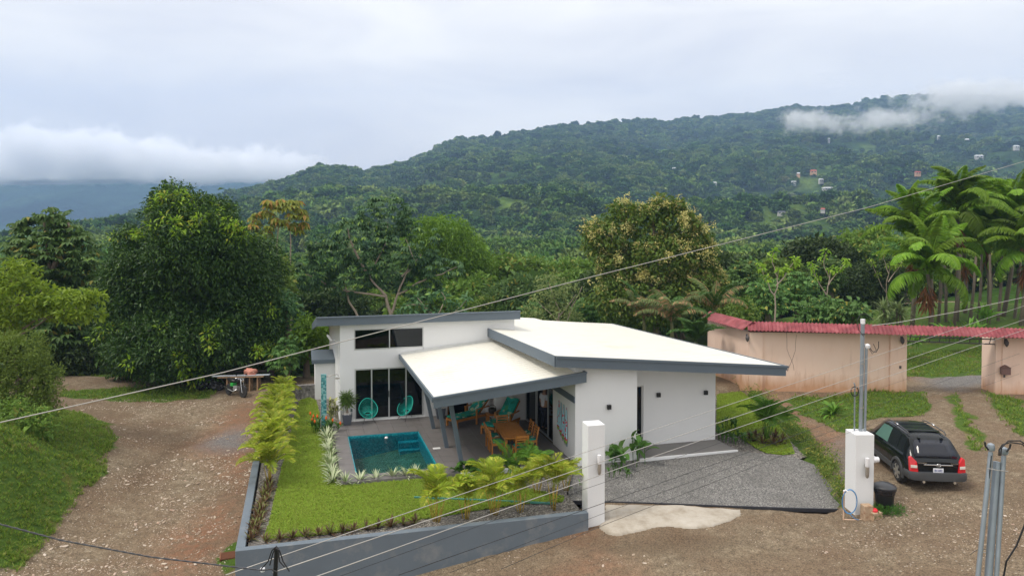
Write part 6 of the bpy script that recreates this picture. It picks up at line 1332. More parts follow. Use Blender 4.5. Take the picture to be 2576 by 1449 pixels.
for q in (('banana plant with huge dark upright leaves against the pink wall\'s end', 1752, 885, 37, .5, 11, 1.8, 1), ('banana plant with torn brown drooping leaves above the main roof', 1690, 850, 41, .9, 13, 3.1, 2), ('tattered grey green banana plant in front of the flowering tree', 1620, 840, 43, .9, 12, 2.8, 3), ('tall banana plant with ragged fronds behind the bend of the pink wall', 1800, 845, 42, 1.5, 13, 2.7, 4)):
    banana(*q, frac=.15 if q[0].startswith('banana plant with huge') else .75)
# dracaenas behind the pink wall, palm grove
for x, lab in ((2226, 'left spiky dracaena bush rising behind the red sheet roof'), (2262, 'right spiky dracaena bush rising behind the red sheet roof')):
    t_ = thing('dracaena', lab, 'shrub', D(x, 840, 42), 0, 'dracaenas behind the red roof'); dm = tuft_mesh('leaves', 46, .95, .09, (10, 85), 60, 5, leafmat('dracaena_leaf', (.08, .14, .04), (.24, .28, .12), None, .2, .5) if 'dracaena_leaf' not in bpy.data.materials else bpy.data.materials['dracaena_leaf'], seed=x)
    for k in range(4):
        m = MB(); tp = Vector((rng.uniform(-.4, .4), rng.uniform(-.3, .3), .5+.3*k)); m.tube([(0, 0, -1), tp], .05, 6); m.build('stem', M_BARK, t_); o = link('leaf_head', dm, None, t_); o.location = tp; o.rotation_euler = (0, 0, k)
M_PALM = leafmat('palm_leaf', (.10, .20, .014), (.22, .34, .03), (.45, .43, .03), .25, .45, objvar=.35, third=.985); M_PTR = simple('palm_trunk', (.17, .14, .11), .9, var=.4, vscale=9); M_HUSK = leafmat('dry_husk', (.16, .055, .02), (.26, .11, .05), None, .1, .8)
fr_p = [frond_mesh('frond', 4.5, 60, .85, .14, 78, 80+20*k, fwd=.30, vee=.12, drp=.62, rach=.05, mat=M_PALM, seed=50+k, base_gap=.14) for k in range(4)]
fr_o = [frond_mesh('frond', 4.0, 54, .95, .11, 60, 150, fwd=.3, vee=.0, drp=.8, rach=.05, mat=M_PALM, seed=60, base_gap=.14)]
def gpalm(label, cx, cy, Y, basepy, n, s=1.0, seed=0, bx=None):
    r_ = np.random.default_rng(seed); c = D(cx, cy, Y); b0 = D(bx if bx else cx+r_.uniform(-20, 20), basepy, Y); t_ = thing('feather_palm', label, 'palm tree', b0, 0, 'palm grove behind the gateway'); h = c-b0
    m = MB(); m.tube([Vector((0, 0, -1)), h*.5+Vector((.15, 0, 0)), h], [.17, .14, .11], 8); m.build('trunk', M_PTR, t_, smooth=True)
    for k in range(n):
        o = link('frond', (fr_p if k < n-4 else fr_o)[int(r_.integers(0, 4)) if k < n-4 else 0], None, t_); o.location = h; el = 36-84*(k/n)**1.1+r_.uniform(-8, 8); o.rotation_euler = Euler((r_.uniform(-.25, .25), -R(el), 2.4*k+r_.uniform(-.3, .3))); o.scale = (s*r_.uniform(.88, 1.08),)*3
    v, f = leaf_cloud(np.array([tuple(h+Vector((0, 0, -.9-.35*k))) for k in range(4)]), .25, 26, .9, .05, 1.3); link('hanging_husks', mesh_np('husks', v, f), M_HUSK, t_)
for q in (('tallest palm of the grove, its bright crown crossed by the long cable', 2408, 535, 52, 812, 24, 1.0, 1), ('palm at the grove\'s left with a wide crown at mid height', 2305, 605, 50, 812, 22, 1.0, 2), ('low palm at the left front of the grove hanging over the red roof', 2335, 690, 46, 812, 20, .95, 3, 2345), ('palm at the right edge of the photo with upright fronds', 2560, 565, 53, 812, 20, 1.0, 4, 2520), ('middle palm of the grove behind the tallest one', 2480, 590, 56, 812, 20, 1.0, 5), ('shaded palm low at the right side of the grove', 2585, 640, 49, 812, 18, .95, 6, 2570), ('palm deep inside the grove with darker fronds', 2425, 620, 55, 812, 18, .9, 7)):
    gpalm(*q)
for k, x in enumerate((2345, 2362, 2383, 2401, 2440, 2462, 2490, 2512, 2551)):
    m = MB(); a_ = D(x, 812, 50+k % 3); b_ = D(x+rng.uniform(-14, 20), 640, 50+k % 3); m.tube([a_-Vector((0, 0, 1)), a_.lerp(b_, .5)+Vector((.1, 0, 0)), b_], [.12, .10, .08], 7); tag(m.build('palm_trunk', M_PTR, smooth=True), f'thin ringed palm stem in the grove behind the gateway, number {nth[k]} from the left', 'palm tree', 'thin stems in the palm grove')
for k, (x, y, Y) in enumerate(((2400, 850, 43), (2450, 845, 43), (2300, 870, 41), (2475, 800, 46))):
    leafy('understorey_palm', ['small leafy palm low in the grove, left of the mast wires', 'small leafy palm low in the grove, near the truss', 'shadowy leafy plant just right of the pink wall\'s end', 'small leafy palm at the base of the right hand trunks'][k], 'plant', D(x, y+15, Y), 30, .8, 1.1, .16, M_ARECG, 6, r=.5, seed=70+k)
# ============================================================ GRASS, STONES
tf = [tuft_mesh('blades', 14, .20, .014, (40, 88), 50, 3, seed=90+k) for k in range(3)]
M_BLADE = leafmat('grass_blade', (.10, .18, .018), (.20, .29, .035), (.32, .30, .08), .25, .6, third=.9)
def scatter_mask(n, polys, x0, x1, y0, y1, extra=None, edge=.0):
    x = rng.uniform(x0, x1, n); y = rng.uniform(y0, y1, n); k = np.zeros(n, bool)
    for q in polys: k |= in_poly(x, y, q)
    k &= ~in_poly(x, y, YARD)
    if extra is not None: k &= extra(x, y)
    x, y = x[k], y[k]; return np.stack([x, y, tz(x, y)], 1)
bank = [P_GRASS[0]]
pt = scatter_mask(60000, bank, -40, -10, 18, 40); instancer('grass', pt, rng.uniform(.45, .95, len(pt))*(.6+.8*vnoise(pt[:, 0]*1.2, pt[:, 1]*1.2, 8, 2)), tf, M_BLADE, rotx=.3)
pt = scatter_mask(60000, P_GRASS[1:7]+P_GRASS[9:], -40, 32, 20, 50, lambda x, y: (y < 44)); instancer('grass', pt, rng.uniform(.5, 1.1, len(pt)), tf, M_BLADE, rotx=.3)
# short turf of the lawns
tl_ = [tuft_mesh('blades', 16, .065, .010, (35, 88), 40, 2, seed=95+k) for k in range(3)]
M_TURF = leafmat('turf_blade', (.20, .31, .030), (.33, .42, .060), (.42, .44, .11), .3, .6, third=.9)
def lawn_pts(poly, dens):
    P = np.array(poly); x0, y0 = P.min(0); x1, y1 = P.max(0); n = int((x1-x0)*(y1-y0)*dens); x = rng.uniform(x0, x1, n); y = rng.uniform(y0, y1, n); k = in_poly(x, y, poly); return np.stack([x[k], y[k], np.full(k.sum(), -.10)], 1)
pt = np.concatenate([lawn_pts(LAWN, 900), lawn_pts(LAWN2, 500)]); instancer('grass', pt, rng.uniform(.7, 1.3, len(pt)), tl_, M_TURF, rotx=.4)
def stone_mesh(seed, flat=.55):
    r_ = np.random.default_rng(seed); bm = bmesh.new(); bmesh.ops.create_icosphere(bm, subdivisions=1, radius=.5)
    for v_ in bm.verts: v_.co = Vector((v_.co.x*(1+r_.uniform(-.25, .25)), v_.co.y*(.75+r_.uniform(-.2, .2)), v_.co.z*flat*(1+r_.uniform(-.2, .2))))
    me = bpy.data.meshes.new('stone'); bm.to_mesh(me); bm.free(); return me
stm = [stone_mesh(k) for k in range(5)]
def stone_mat():
    m, t, b, o = new_mat('pale_stone'); oi = t.nodes.new('ShaderNodeObjectInfo'); n = nz(t, 12, 4, .6, pos(t)); c = ramp(t, oi.outputs['Random'], [(0, (.26, .19, .13)), (.5, (.46, .37, .28)), (.85, (.58, .50, .42)), (1, (.40, .26, .19))]).outputs[0]
    c = mixc(t, .4, c, ramp(t, n.outputs['Fac'], [(.3, (.6, .6, .6)), (.7, (1.2, 1.2, 1.2))]).outputs[0], 'MULTIPLY'); t.links.new(c, b.inputs['Base Color']); b.inputs['Roughness'].default_value = .9; return m
M_STONE = stone_mat()
def stone_pts(n, polys, x0, x1, y0, y1, thr=.5):
    x = rng.uniform(x0, x1, n); y = rng.uniform(y0, y1, n); k = np.zeros(n, bool)
    for q in polys: k |= in_poly(x, y, q)
    k &= ~in_poly(x, y, YARD); k &= vnoise(x*.55, y*1.1, 55, 3)+rng.normal(0, .05, n) > thr
    for q in P_GRASS[:1]: k &= ~in_poly(x, y, q)
    x, y = x[k], y[k]; return np.stack([x, y, tz(x, y)], 1)
roadL = [tpoly([(150,1000),(420,1005),(640,1010),(630,1180),(560,1449),(-100,1449),(230,1260),(290,1110)])]; roadR = [tpoly([(1100,1449),(1480,1345),(1800,1345),(2140,1300),(2576,1200),(2700,1449)])]
pt = stone_pts(52000, roadL, -30, -6, 18, 42, .54); instancer('gravel', pt, np.clip(rng.lognormal(-3.3, .45, len(pt)), .02, .12), stm, M_STONE, rotx=.3)
pt = stone_pts(40000, roadR, -3, 24, 15, 30, .55); instancer('gravel', pt, np.clip(rng.lognormal(-3.7, .4, len(pt)), .015, .07), stm, M_STONE, rotx=.3)
for me in stm: 
    if not me.materials: me.materials.append(M_STONE)
big = stone_pts(1500, roadL, -22, -6, 18.5, 36, .53)[:215]; big2 = stone_pts(900, roadR, -2, 16, 17.5, 24, .5)[:60]
for i, p in enumerate(np.concatenate([big, big2])):
    s_ = rng.uniform(.08, .17) if i < len(big) else rng.uniform(.06, .11); o = link('stone', stm[i % 5], None, ground); o.location = (p[0], p[1], p[2]+.01); o.scale = (s_*rng.uniform(.9, 1.5), s_, s_*.6); o.rotation_euler = (rng.uniform(-.2, .2), rng.uniform(-.2, .2), rng.uniform(0, 6.28))
# ============================================================ HOUSES ON THE HILLS
WALLW = simple('far_white_wall', (.50, .49, .46), .8); WALLO = simple('far_ochre_wall', (.60, .36, .22), .8); RG = simple('far_pale_roof', (.62, .64, .66), .6); RR = simple('far_red_roof', (.42, .09, .06), .7); RD = simple('far_dark_roof', (.06, .07, .09), .6); WIN = simple('far_window', (.04, .05, .06), .3)
def far_house(px, py, wpx, lab, wall=WALLW, roof=RG, hpx=7):
    p = hillpt(px, py+2); wpx *= .8; s = p.y/F; w_, h_, d_ = wpx*s, hpx*s*.7, wpx*s*.5; p = p+Vector((0, -4, 2.0+h_*.3)); t_ = thing('hillside_house', lab, 'house', p, rng.uniform(-.3, .3))
    m = MB(); m.box(-w_/2, w_/2, 0, d_, -min(6, h_*1.2), h_); m.build('wall', wall, t_); e = w_*.06; m = MB(); m.add([(-w_/2-e, -e, h_), (w_/2+e, -e, h_), (w_/2+e, d_+e, h_), (-w_/2-e, d_+e, h_), (-w_/2+e, d_/2, h_*1.55), (w_/2-e, d_/2, h_*1.55)], [(0, 1, 5, 4), (2, 3, 4, 5), (1, 2, 5), (3, 0, 4), (3, 2, 1, 0)]); m.build('roof', roof, t_)
    for k in range(2 if wpx < 18 else 4):
        n_ = 2 if wpx < 18 else 4; x0 = -w_/2+w_*(k+.3)/n_; m = MB(); m.box(x0, x0+w_*.4/n_, -.08, .0, h_*.25, h_*.75); m.build('window', WIN, t_)
for q in ((670,469,18,'white house high on the left ridge above the umbrella tree'),(778,478,12,'small white roofed house on the slope right of the umbrella tree'),(296,529,22,'ochre house on the far left spur beside the giant tree',WALLO,RG),(341,538,14,'small white house on the spur touching the giant tree'),(282,541,14,'tiny rust roofed house just below the ochre house',WALLO,RR),(330,572,14,'pale roofed house lower down beside the giant tree'),
 (2084,483,36,'long white house on a terrace, biggest on the right slope'),(2062,462,14,'tall narrow white house above the long white one'),(2089,455,10,'small gabled house at the top of the green clearing'),(2042,440,18,'row of brownish roofs above the green clearing',WALLO,RR),(2004,447,9,'tiny ochre house left of the brown roofed row',WALLO,RG),(1992,468,15,'pale flat house left of the tall narrow one'),(1792,470,18,'grey roofed house in the middle of the blue slope'),(1693,434,10,'tiny pale house high on the middle slope'),
 (1960,547,22,'dark roofed house in the woods above the cable',WALLW,RD),(2063,539,12,'small red roofed house right of the dark roofed one',WALLW,RR),(1832,563,16,'red roofed house right of the flowering tree',WALLO,RR),(1727,547,10,'small ochre house beside the flowering tree\'s top',WALLO,RG),(2356,353,9,'green grey house high on the far right slope'),(2426,361,11,'bright white roof high on the far right slope'),(2457,402,22,'long low pale building right of the tallest palm'),(2551,378,17,'cluster like white house at the right photo edge'),(2303,444,16,'red house above the palm grove',WALLO,RR),(2081,359,6,'tiny white house just under the hanging mist'),
 (1496,433,10,'tiny white house on the shoulder of the central mountain'),(1538,435,10,'tiny grey roofed house right of the white one on the shoulder')):
    far_house(*q)
# ============================================================ CAR
M_CARP = simple('black_car_paint', (.006, .008, .009), .14, .0, var=.05, spec=.35); M_CLAD = simple('grey_plastic_cladding', (.055, .058, .062), .55, var=.08); M_TYRE = simple('tyre_rubber', (.022, .021, .020), .85); M_RIM = simple('alloy_rim', (.55, .55, .54), .3, .8)
M_CGL = simple('dark_car_glass', (.012, .014, .022), .10, spec=.45); M_CHR = simple('chrome', (.75, .76, .78), .15, .95); M_REDL = simple('red_lamp', (.60, .012, .02), .15, spec=.8); M_CLRL = simple('clear_lamp', (.70, .66, .60), .15, spec=.8); M_PLATE = simple('number_plate', (.75, .76, .80), .5)
M_SGL = simple('green_tinted_glass', (.10, .20, .17), .08, spec=.8)
cp = Vector((13.30, 22.2, 0)); cp.z = min(T1(12.5, 23.1), T1(14.2, 23.1), T1(13.3, 25.5))+.03
car = thing('parked_car', 'black compact suv with grey bumpers parked on the dirt, seen from behind', 'car', cp, R(-6), scale=.95)
ST = [(-.02,.42,.74,.88,.72,.97),(.06,.36,.86,.97,.80,1.03),(.22,.32,.90,1.0,.77,1.22),(.40,.31,.905,1.02,.70,1.46),(.58,.31,.91,1.02,.655,1.61),(.95,.31,.91,1.02,.64,1.665),(1.7,.31,.91,1.01,.645,1.69),(2.3,.31,.91,1.0,.64,1.675),(2.75,.31,.91,.99,.62,1.60),(3.1,.31,.905,.985,.66,1.36),(3.38,.31,.90,.975,.74,1.08),(3.65,.32,.885,.93,.72,1.00),(4.05,.34,.84,.82,.66,.90),(4.25,.40,.70,.66,.55,.76)]
def ring(s): 
    y, zb, w_, be, wr, ro = s; half = [(0, zb), (w_*.9, zb), (w_, zb+.12), (w_, (zb+be)/2+.08), (w_*.985, be-.02), (w_*.96, be+.01)]
    half += [(w_*.96+(wr-w_*.96)*.5, be+(ro-be)*.52), (wr, ro-.05), (wr*.86, ro-.008), (wr*.5, ro+.012), (0, ro+.018)]
    return [(x, y, z) for x, z in half]+[(-x, y, z) for x, z in reversed(half[1:-1])]
m = MB(); rg = [ring(s) for s in ST]; n = len(rg[0])
for r_ in rg: m.v += r_
for i in range(len(rg)-1):
    for k in range(n): k2 = (k+1) % n; m.f.append((i*n+k, (i+1)*n+k, (i+1)*n+k2, i*n+k2))
m.f.append(tuple(range(n))); m.f.append(tuple(reversed([(len(rg)-1)*n+k for k in range(n)])))
m.build('body', M_CARP, car, smooth=2)
def stv(y, j): return float(np.interp(y, [s[0] for s in ST], [s[j] for s in ST]))
def side_pt(y, t_, sx, off=.008):
    w_, be, wr, ro = stv(y, 2), stv(y, 3), stv(y, 4), stv(y, 5); x = w_*.96+(wr-w_*.96)*t_; return Vector((sx*(x+off), y, be+.01+(ro-.05-be-.01)*t_))
for sx in (-1, 1):
    for y0, y1, t0, t1, mt_, top in ((.62, .98, .12, .80, M_CGL, (.66, .98)), (1.05, 1.72, .10, .90, M_CGL, (1.10, 1.72)), (1.80, 2.85, .10, .90, M_SGL if sx < 0 else M_CGL, (1.80, 2.55))):
        m = MB(); a_ = [side_pt(y0+(y1-y0)*q, t0, sx) for q in (0, .5, 1)]; b_ = [side_pt(top[0]+(top[1]-top[0])*q, t1, sx) for q in (0, .5, 1)]; inn = Vector((-sx*.03, 0, 0))
        vs = a_+b_; m.add(vs, [(0, 1, 4, 3), (1, 2, 5, 4)] if sx > 0 else [(3, 4, 1, 0), (4, 5, 2, 1)]); o = m.build('side_window', mt_, car); sm = o.modifiers.new('t', 'SOLIDIFY'); sm.thickness = .012; sm.offset = 0
    m = MB(); m.box(sx*.905-.02, sx*.905+.02, 1.05, 3.0, .33, .52); m.build('door_cladding', M_CLAD, car, bevel=.01)
    for y0 in (1.35, 2.2): m = MB(); m.box(sx*.915-.012, sx*.915+.012, y0, y0+.2, .90, .93); m.build('door_handle', M_CARP, car, bevel=.005)
    m = MB(); m.box(sx*1.0-.10, sx*1.0+.06, 2.62, 2.72, 1.02, 1.17); m.build('wing_mirror', M_CARP, car, bevel=.03)
    m = MB(); m.tube([(sx*.58, .72, 1.67), (sx*.60, .82, 1.735), (sx*.60, 1.5, 1.765), (sx*.60, 2.2, 1.75), (sx*.59, 2.42, 1.69)], .018, 8); m.build('roof_rail', M_CLAD, car, smooth=True)
    m = MB(); m.tube([(sx*.60, 1.55, 1.768), (sx*.60, 1.78, 1.768)], .024, 8); m.build('rail_trim', M_CHR, car, smooth=True)
    for yc in (.86, 3.42):
        w_ = MB(); w_.lathe([(.22, -.11), (.33, -.115), (.362, -.08), (.368, 0), (.362, .08), (.33, .115), (.22, .11)], (0, 0, 0), 28, Matrix.Rotation(R(90), 3, 'Y')); wo = w_.build('wheel', M_TYRE, car, smooth=2, loc=(sx*.80, yc, .368))
        r_ = MB(); r_.lathe([(.02, -.0), (.06, .02), (.07, .0)], (sx*.10, 0, 0), 16, Matrix.Rotation(R(90)*sx, 3, 'Y'))
        for k in range(6):
            a_ = k*math.pi/3; r_.bar((sx*.118, .03*math.cos(a_), .03*math.sin(a_)), (sx*.110, .235*math.cos(a_), .235*math.sin(a_)), .085, .03, up=(1, 0, 0))
        r_.lathe([(.225, 0), (.245, .015), (.245, -.05), (.225, -.05)], (sx*.10, 0, 0), 28, Matrix.Rotation(R(90)*sx, 3, 'Y')); ro_ = r_.build('rim', M_RIM, wo, smooth=2); ro_['kind'] = 'stuff'
        a_ = MB(); n2 = 14
        for i in range(n2+1):
            an = math.pi*(i/n2)*1.12-.19; c_, s_ = math.cos(an), math.sin(an)
            for rr, xx in ((.385, .86), (.385, .945), (.475, .935), (.49, .88)): a_.v.append((sx*xx, yc+rr*c_, .368+rr*s_))
        for i in range(n2):
            for j in range(4): a_.f.append((i*4+j, (i+1)*4+j, (i+1)*4+(j+1) % 4, i*4+(j+1) % 4))
        a_.f.append((0, 1, 2, 3)); a_.f.append(tuple(n2*4+j for j in (3, 2, 1, 0))); a_.build('wheel_arch', M_CLAD, car, smooth=2)
    # tail lamps
    m = MB(); pts = [(.62, -.030, .64), (.875, .03, .66), (.875, .10, 1.08), (.80, .10, 1.13), (.66, .0, .98)]
    m.add([(sx*x, y-.045, z) for x, y, z in pts]+[(sx*x*.99, y+.05, z) for x, y, z in pts], [(0, 1, 2, 3, 4), (9, 8, 7, 6, 5)]+[(i, 5+i, 5+(i+1) % 5, (i+1) % 5) for i in range(5)]); tlp = m.build('tail_lamp', M_REDL, car, bevel=.012)
    m = MB(); m.box(-.095, .095, -.02, .0, -.045, .045); m.build('reversing_lamp', M_CLRL, tlp, loc=(sx*.755, -.045, .83), rot=(0, 0, sx*R(14)), bevel=.005)
    m = MB(); m.lathe([(.03, 0), (.045, .0), (.045, .12), (.03, .12)], (0, 0, 0), 14, Matrix.Rotation(R(-90), 3, 'X')); m.build('exhaust_tip', M_CHR, car, loc=(sx*.48, -.15, .36))
m = MB(); pr = [(-.93, .34), (-.915, -.02), (-.80, -.13), (-.4, -.17), (.4, -.17), (.80, -.13), (.915, -.02), (.93, .34)]
for z, k in ((.40, .97), (.46, 1.0), (.62, 1.0), (.66, .97)): m.v += [(x*k, y*k, z) for x, y in pr]
for j in range(3):
    for i in range(7): m.f.append((j*8+i, j*8+i+1, (j+1)*8+i+1, (j+1)*8+i))
m.f.append(tuple(range(7, -1, -1))); m.f.append(tuple(range(24, 32))); m.build('rear_bumper', M_CLAD, car, smooth=2)
m = MB(); m.box(-.92, .92, 4.05, 4.34, .34, .62); m.build('front_bumper', M_CLAD, car, bevel=.06)
# rear glass on the sloping hatch
def top_pt(y, x): return Vector((x, y-.012, stv(y, 5)+.022-.02*abs(x)))
m = MB(); rows = [(.10, .66), (.20, .665), (.34, .62), (.50, .545)]
for y, hw in rows:
    for q in (-1, -.5, 0, .5, 1): p = top_pt(y, q*hw); m.v.append((p.x, p.y-(0 if abs(q) < 1 else -.004), p.z))
for j in range(3):
    for i in range(4): m.f.append((j*5+i, j*5+i+1, (j+1)*5+i+1, (j+1)*5+i))
rg_ = m.build('rear_window', M_CGL, car, smooth=True); sm = rg_.modifiers.new('t', 'SOLIDIFY'); sm.thickness = .01; sm.offset = 1
m = MB(); m.bar((.06, .085, 1.10), (-.30, .10, 1.13), .02, .02); m.build('wiper', M_BLACK, car)
for sx in (-.36, .36): m = MB(); m.box(sx-.04, sx+.04, .50, .60, 1.575, 1.63); m.build('hinge', M_CARP, car, bevel=.01)
m = MB(); m.box(-.45, .45, -.075, -.045, .885, .915); m.build('chrome_bar', M_CHR, car, bevel=.006)
m = MB(); m.tube([(.075*math.cos(a_), -.085, .90+.045*math.sin(a_)) for a_ in np.linspace(0, 2*math.pi, 21)], .007, 6, cap=False)
m.bar((-.03, -.085, .87), (-.012, -.085, .93), .011); m.bar((.012, -.085, .87), (.03, -.085, .93), .011); m.bar((-.022, -.085, .895), (.022, -.085, .905), .011); o = m.build('emblem', M_CHR, car); o['kind'] = 'stuff'
m = MB(); m.box(-.16, .16, -.075, -.05, .655, .795); m.build('number_plate', M_PLATE, car, bevel=.004)
def text(name, s, size, mat, parent, loc, sx=1.0, rot=(R(90), 0, 0)):
    cu = bpy.data.curves.new(name, 'FONT'); cu.body = s; cu.size = size; cu.align_x = 'CENTER'; cu.extrude = .002; cu.offset = size*.012; o = bpy.data.objects.new(name, cu); COL.objects.link(o)
    dg = bpy.context.evaluated_depsgraph_get(); me = bpy.data.meshes.new_from_object(o.evaluated_get(dg)); bpy.data.objects.remove(o); me.name = name; q = link(name, me, mat, parent, loc=loc, rot=rot); me.materials.clear(); me.materials.append(mat); q.scale = (sx, 1, 1); q['kind'] = 'stuff'; return q
M_BLUET = simple('plate_blue', (.02, .04, .22), .5)
text('plate_number', '811692', .105, M_BLUET, car, (0, -.078, .688), .78); text('lettering', 'HYUNDAI', .055, M_CHR, car, (-.50, -.062, .935), 1.15); text('lettering', 'TUCSON', .052, M_CHR, car, (.50, -.062, .935), 1.15); text('lettering', '4WD', .045, M_CHR, car, (.52, -.062, .625), 1.1)
# solar like roof box panels between the rails
for k, (y0, y1) in enumerate(((1.0, 1.42), (1.46, 1.88), (1.92, 2.2))):
    m = MB(); m.box(-.52, .52, y0, y1, 1.70, 1.715); m.build('roof_panel', M_CGL, car, bevel=.004)
for y in (1.0, 1.9): m = MB(); m.tube([(-.60, y, 1.75), (.60, y, 1.75)], .012, 6); m.build('cross_bar', M_CLAD, car)
# ============================================================ MOTORCYCLE, TABLE, BAGS, RAIL
def T3(px, py): return onT(px, py)
mp3 = T3(588, 1000); mc = thing('motorcycle', 'black and green motorcycle leaning on its stand beside the trestle table', 'motorcycle', mp3, R(-72))
M_GRN = simple('green_panel', (.03, .35, .06), .4); M_MET = simple('engine_metal', (.34, .34, .34), .45, .6)
def cwheel(name, y, r, par):
    m = MB(); m.lathe([(r-.09, -.035), (r-.03, -.045), (r, 0), (r-.03, .045), (r-.09, .035)], (0, 0, 0), 24, Matrix.Rotation(R(90), 3, 'Y')); w_ = m.build(name, M_TYRE, par, smooth=True, loc=(0, y, r))
    m = MB(); m.lathe([(r-.10, -.02), (r-.085, -.02), (r-.085, .02), (r-.10, .02)], (0, 0, 0), 24, Matrix.Rotation(R(90), 3, 'Y')); m.lathe([(.0, -.05), (.03, -.05), (.03, .05), (0, .05)], (0, 0, 0), 10, Matrix.Rotation(R(90), 3, 'Y'))
    for k in range(6): a_ = k*math.pi/3; m.bar((0, .03*math.cos(a_), .03*math.sin(a_)), (0, (r-.095)*math.cos(a_), (r-.095)*math.sin(a_)), .02)
    m.build('rim', M_MET, w_)['kind'] = 'stuff'
cwheel('front_wheel', .68, .31, mc); cwheel('rear_wheel', -.62, .31, mc)
for nm, pts_, r, mt_ in (('frame', [(0, .45, .85), (0, .1, .55), (0, -.2, .42), (0, -.62, .31)], .03, M_BLACK), ('frame', [(0, .45, .88), (0, .0, .78), (0, -.5, .72), (0, -.8, .80)], .025, M_BLACK), ('exhaust', [(.12, .25, .42), (.15, .0, .28), (.16, -.4, .34), (.17, -.85, .46)], .035, M_CHR), ('handlebar', [(-.36, .30, 1.05), (-.15, .42, 1.02), (.15, .42, 1.02), (.36, .30, 1.05)], .014, M_CHR)):
    m = MB(); m.tube(pts_, r, 8); m.build(nm, mt_, mc, smooth=True)
for sx in (-.08, .08): m = MB(); m.tube([(sx, .42, 1.0), (sx, .68, .31)], .022, 8); m.build('fork', M_CHR, mc)
m = MB(); m.tube([(0, .40, .86), (0, .22, .92), (0, .0, .88), (0, -.12, .80)], [.06, .13, .12, .05], 12); m.build('fuel_tank', simple('black_tank', (.015, .016, .02), .2), mc, smooth=True)
m = MB(); m.tube([(0, -.08, .80), (0, -.35, .79), (0, -.7, .84), (0, -.85, .86)], [.07, .11, .10, .04], 10); m.build('saddle', M_BLACK, mc, smooth=True)
m = MB(); m.box(-.13, .13, -.12, .22, .32, .58); m.build('engine', M_MET, mc, bevel=.04)
m = MB(); m.box(-.12, .12, -.40, -.15, .52, .70); m.build('side_panel', M_GRN, mc, bevel=.03)
m = MB(); m.lathe([(0, -.02), (.06, .0), (.09, .08), (.085, .10), (0, .11)], (0, .45, .92), 14, Matrix.Rotation(R(-90), 3, 'X')); m.build('headlight', M_CHR, mc, smooth=2)
m = MB(); m.tube([(0, .45, .62), (0, .68, .66), (0, .95, .52)], [.05, .055, .03], 8); m.build('mudguard', M_BLACK, mc, smooth=True)
for sx in (-1, 1): m = MB(); m.tube([(sx*.25, .38, 1.03), (sx*.30, .36, 1.20)], .008, 5); m.lathe([(0, 0), (.05, 0), (.05, .02), (0, .02)], (sx*.30, .36, 1.23), 8, Matrix.Rotation(R(90), 3, 'X')); m.build('mirror', M_BLACK, mc)['kind'] = 'stuff'
for c in mc.children: pass
mc.rotation_euler = (0, R(-7), R(-125))
tb = T3(628, 984); tt = thing('trestle_table', 'rough plank table on timber trestles with metal pipes laid across', 'table', tb, R(6))
M_RAW = simple('raw_timber', (.33, .21, .12), .85, var=.3, vscale=6); M_OLD = simple('weathered_rail', (.06, .05, .045), .9)
for x0 in (-1.2, .0, .42):
    for sy in (-.3, .3): m = MB(); m.bar((x0, sy, 0), (x0, sy*.8, .78), .08); m.build('leg', M_RAW, tt)
for x0 in (-1.2, 0, .42): m = MB(); m.bar((x0, -.32, .22+.1*x0), (x0, .32, .50), .07, .03); m.build('brace', M_RAW, tt)
for k in range(4): m = MB(); m.box(-1.7, .75, -.36+k*.18, -.21+k*.18, .78, .815); m.build('plank', M_RAW, tt)
for k, y in enumerate((-.30, -.1)): m = MB(); m.tube([(-2.0, y, .86), (1.05, y+.08, .86)], .03, 6); tag(m.build('pipe', M_GALV, None, loc=tb, rot=(0, 0, R(6))), ['front galvanised pipe lying across the trestle table', 'rear galvanised pipe lying across the trestle table'][k], 'pipe')
v, f = leaf_cloud(np.array([[0, 0, .0]]), .1, 4, .1, .1); bm = bmesh.new(); bmesh.ops.create_icosphere(bm, subdivisions=3, radius=1)
for q in bm.verts: q.co = Vector((q.co.x*.34, q.co.y*.22, max(0, q.co.z)*.34))*(1+1.1*(float(vnoise(np.array([q.co.x*2.5+9]), np.array([q.co.y*2.5+q.co.z*3+9]), 4, 2)[0])-.5))
me = bpy.data.meshes.new('cloth'); bm.to_mesh(me); bm.free(); me.polygons.foreach_set('use_smooth', np.ones(len(me.polygons), bool)); o = link('cloth_heap', me, simple('salmon_cloth', (.62, .27, .20), .9, var=.3, vscale=9), None, loc=tb+Vector((-.05, .02, .86))); tag(o, 'salmon pink cloth heaped on the trestle table', 'cloth')
rl = T3(618, 972); rf = thing('rail_fence', 'old dark timber rail behind the trestle table', 'fence', rl+Vector((0, .6, 0)), R(6))
for x0 in (-1.6, -.2, 1.25): m = MB(); m.box(x0-.07, x0+.07, -.07, .07, -.2, 1.25); m.build('post', M_OLD, rf)
for z in (.35, .65, 1.08): m = MB(); m.box(-1.75, 1.4, -.12, -.07, z, z+.11); m.build('rail', M_OLD, rf)
M_BAG = simple('black_bin_bag', (.012, .012, .014), .25)
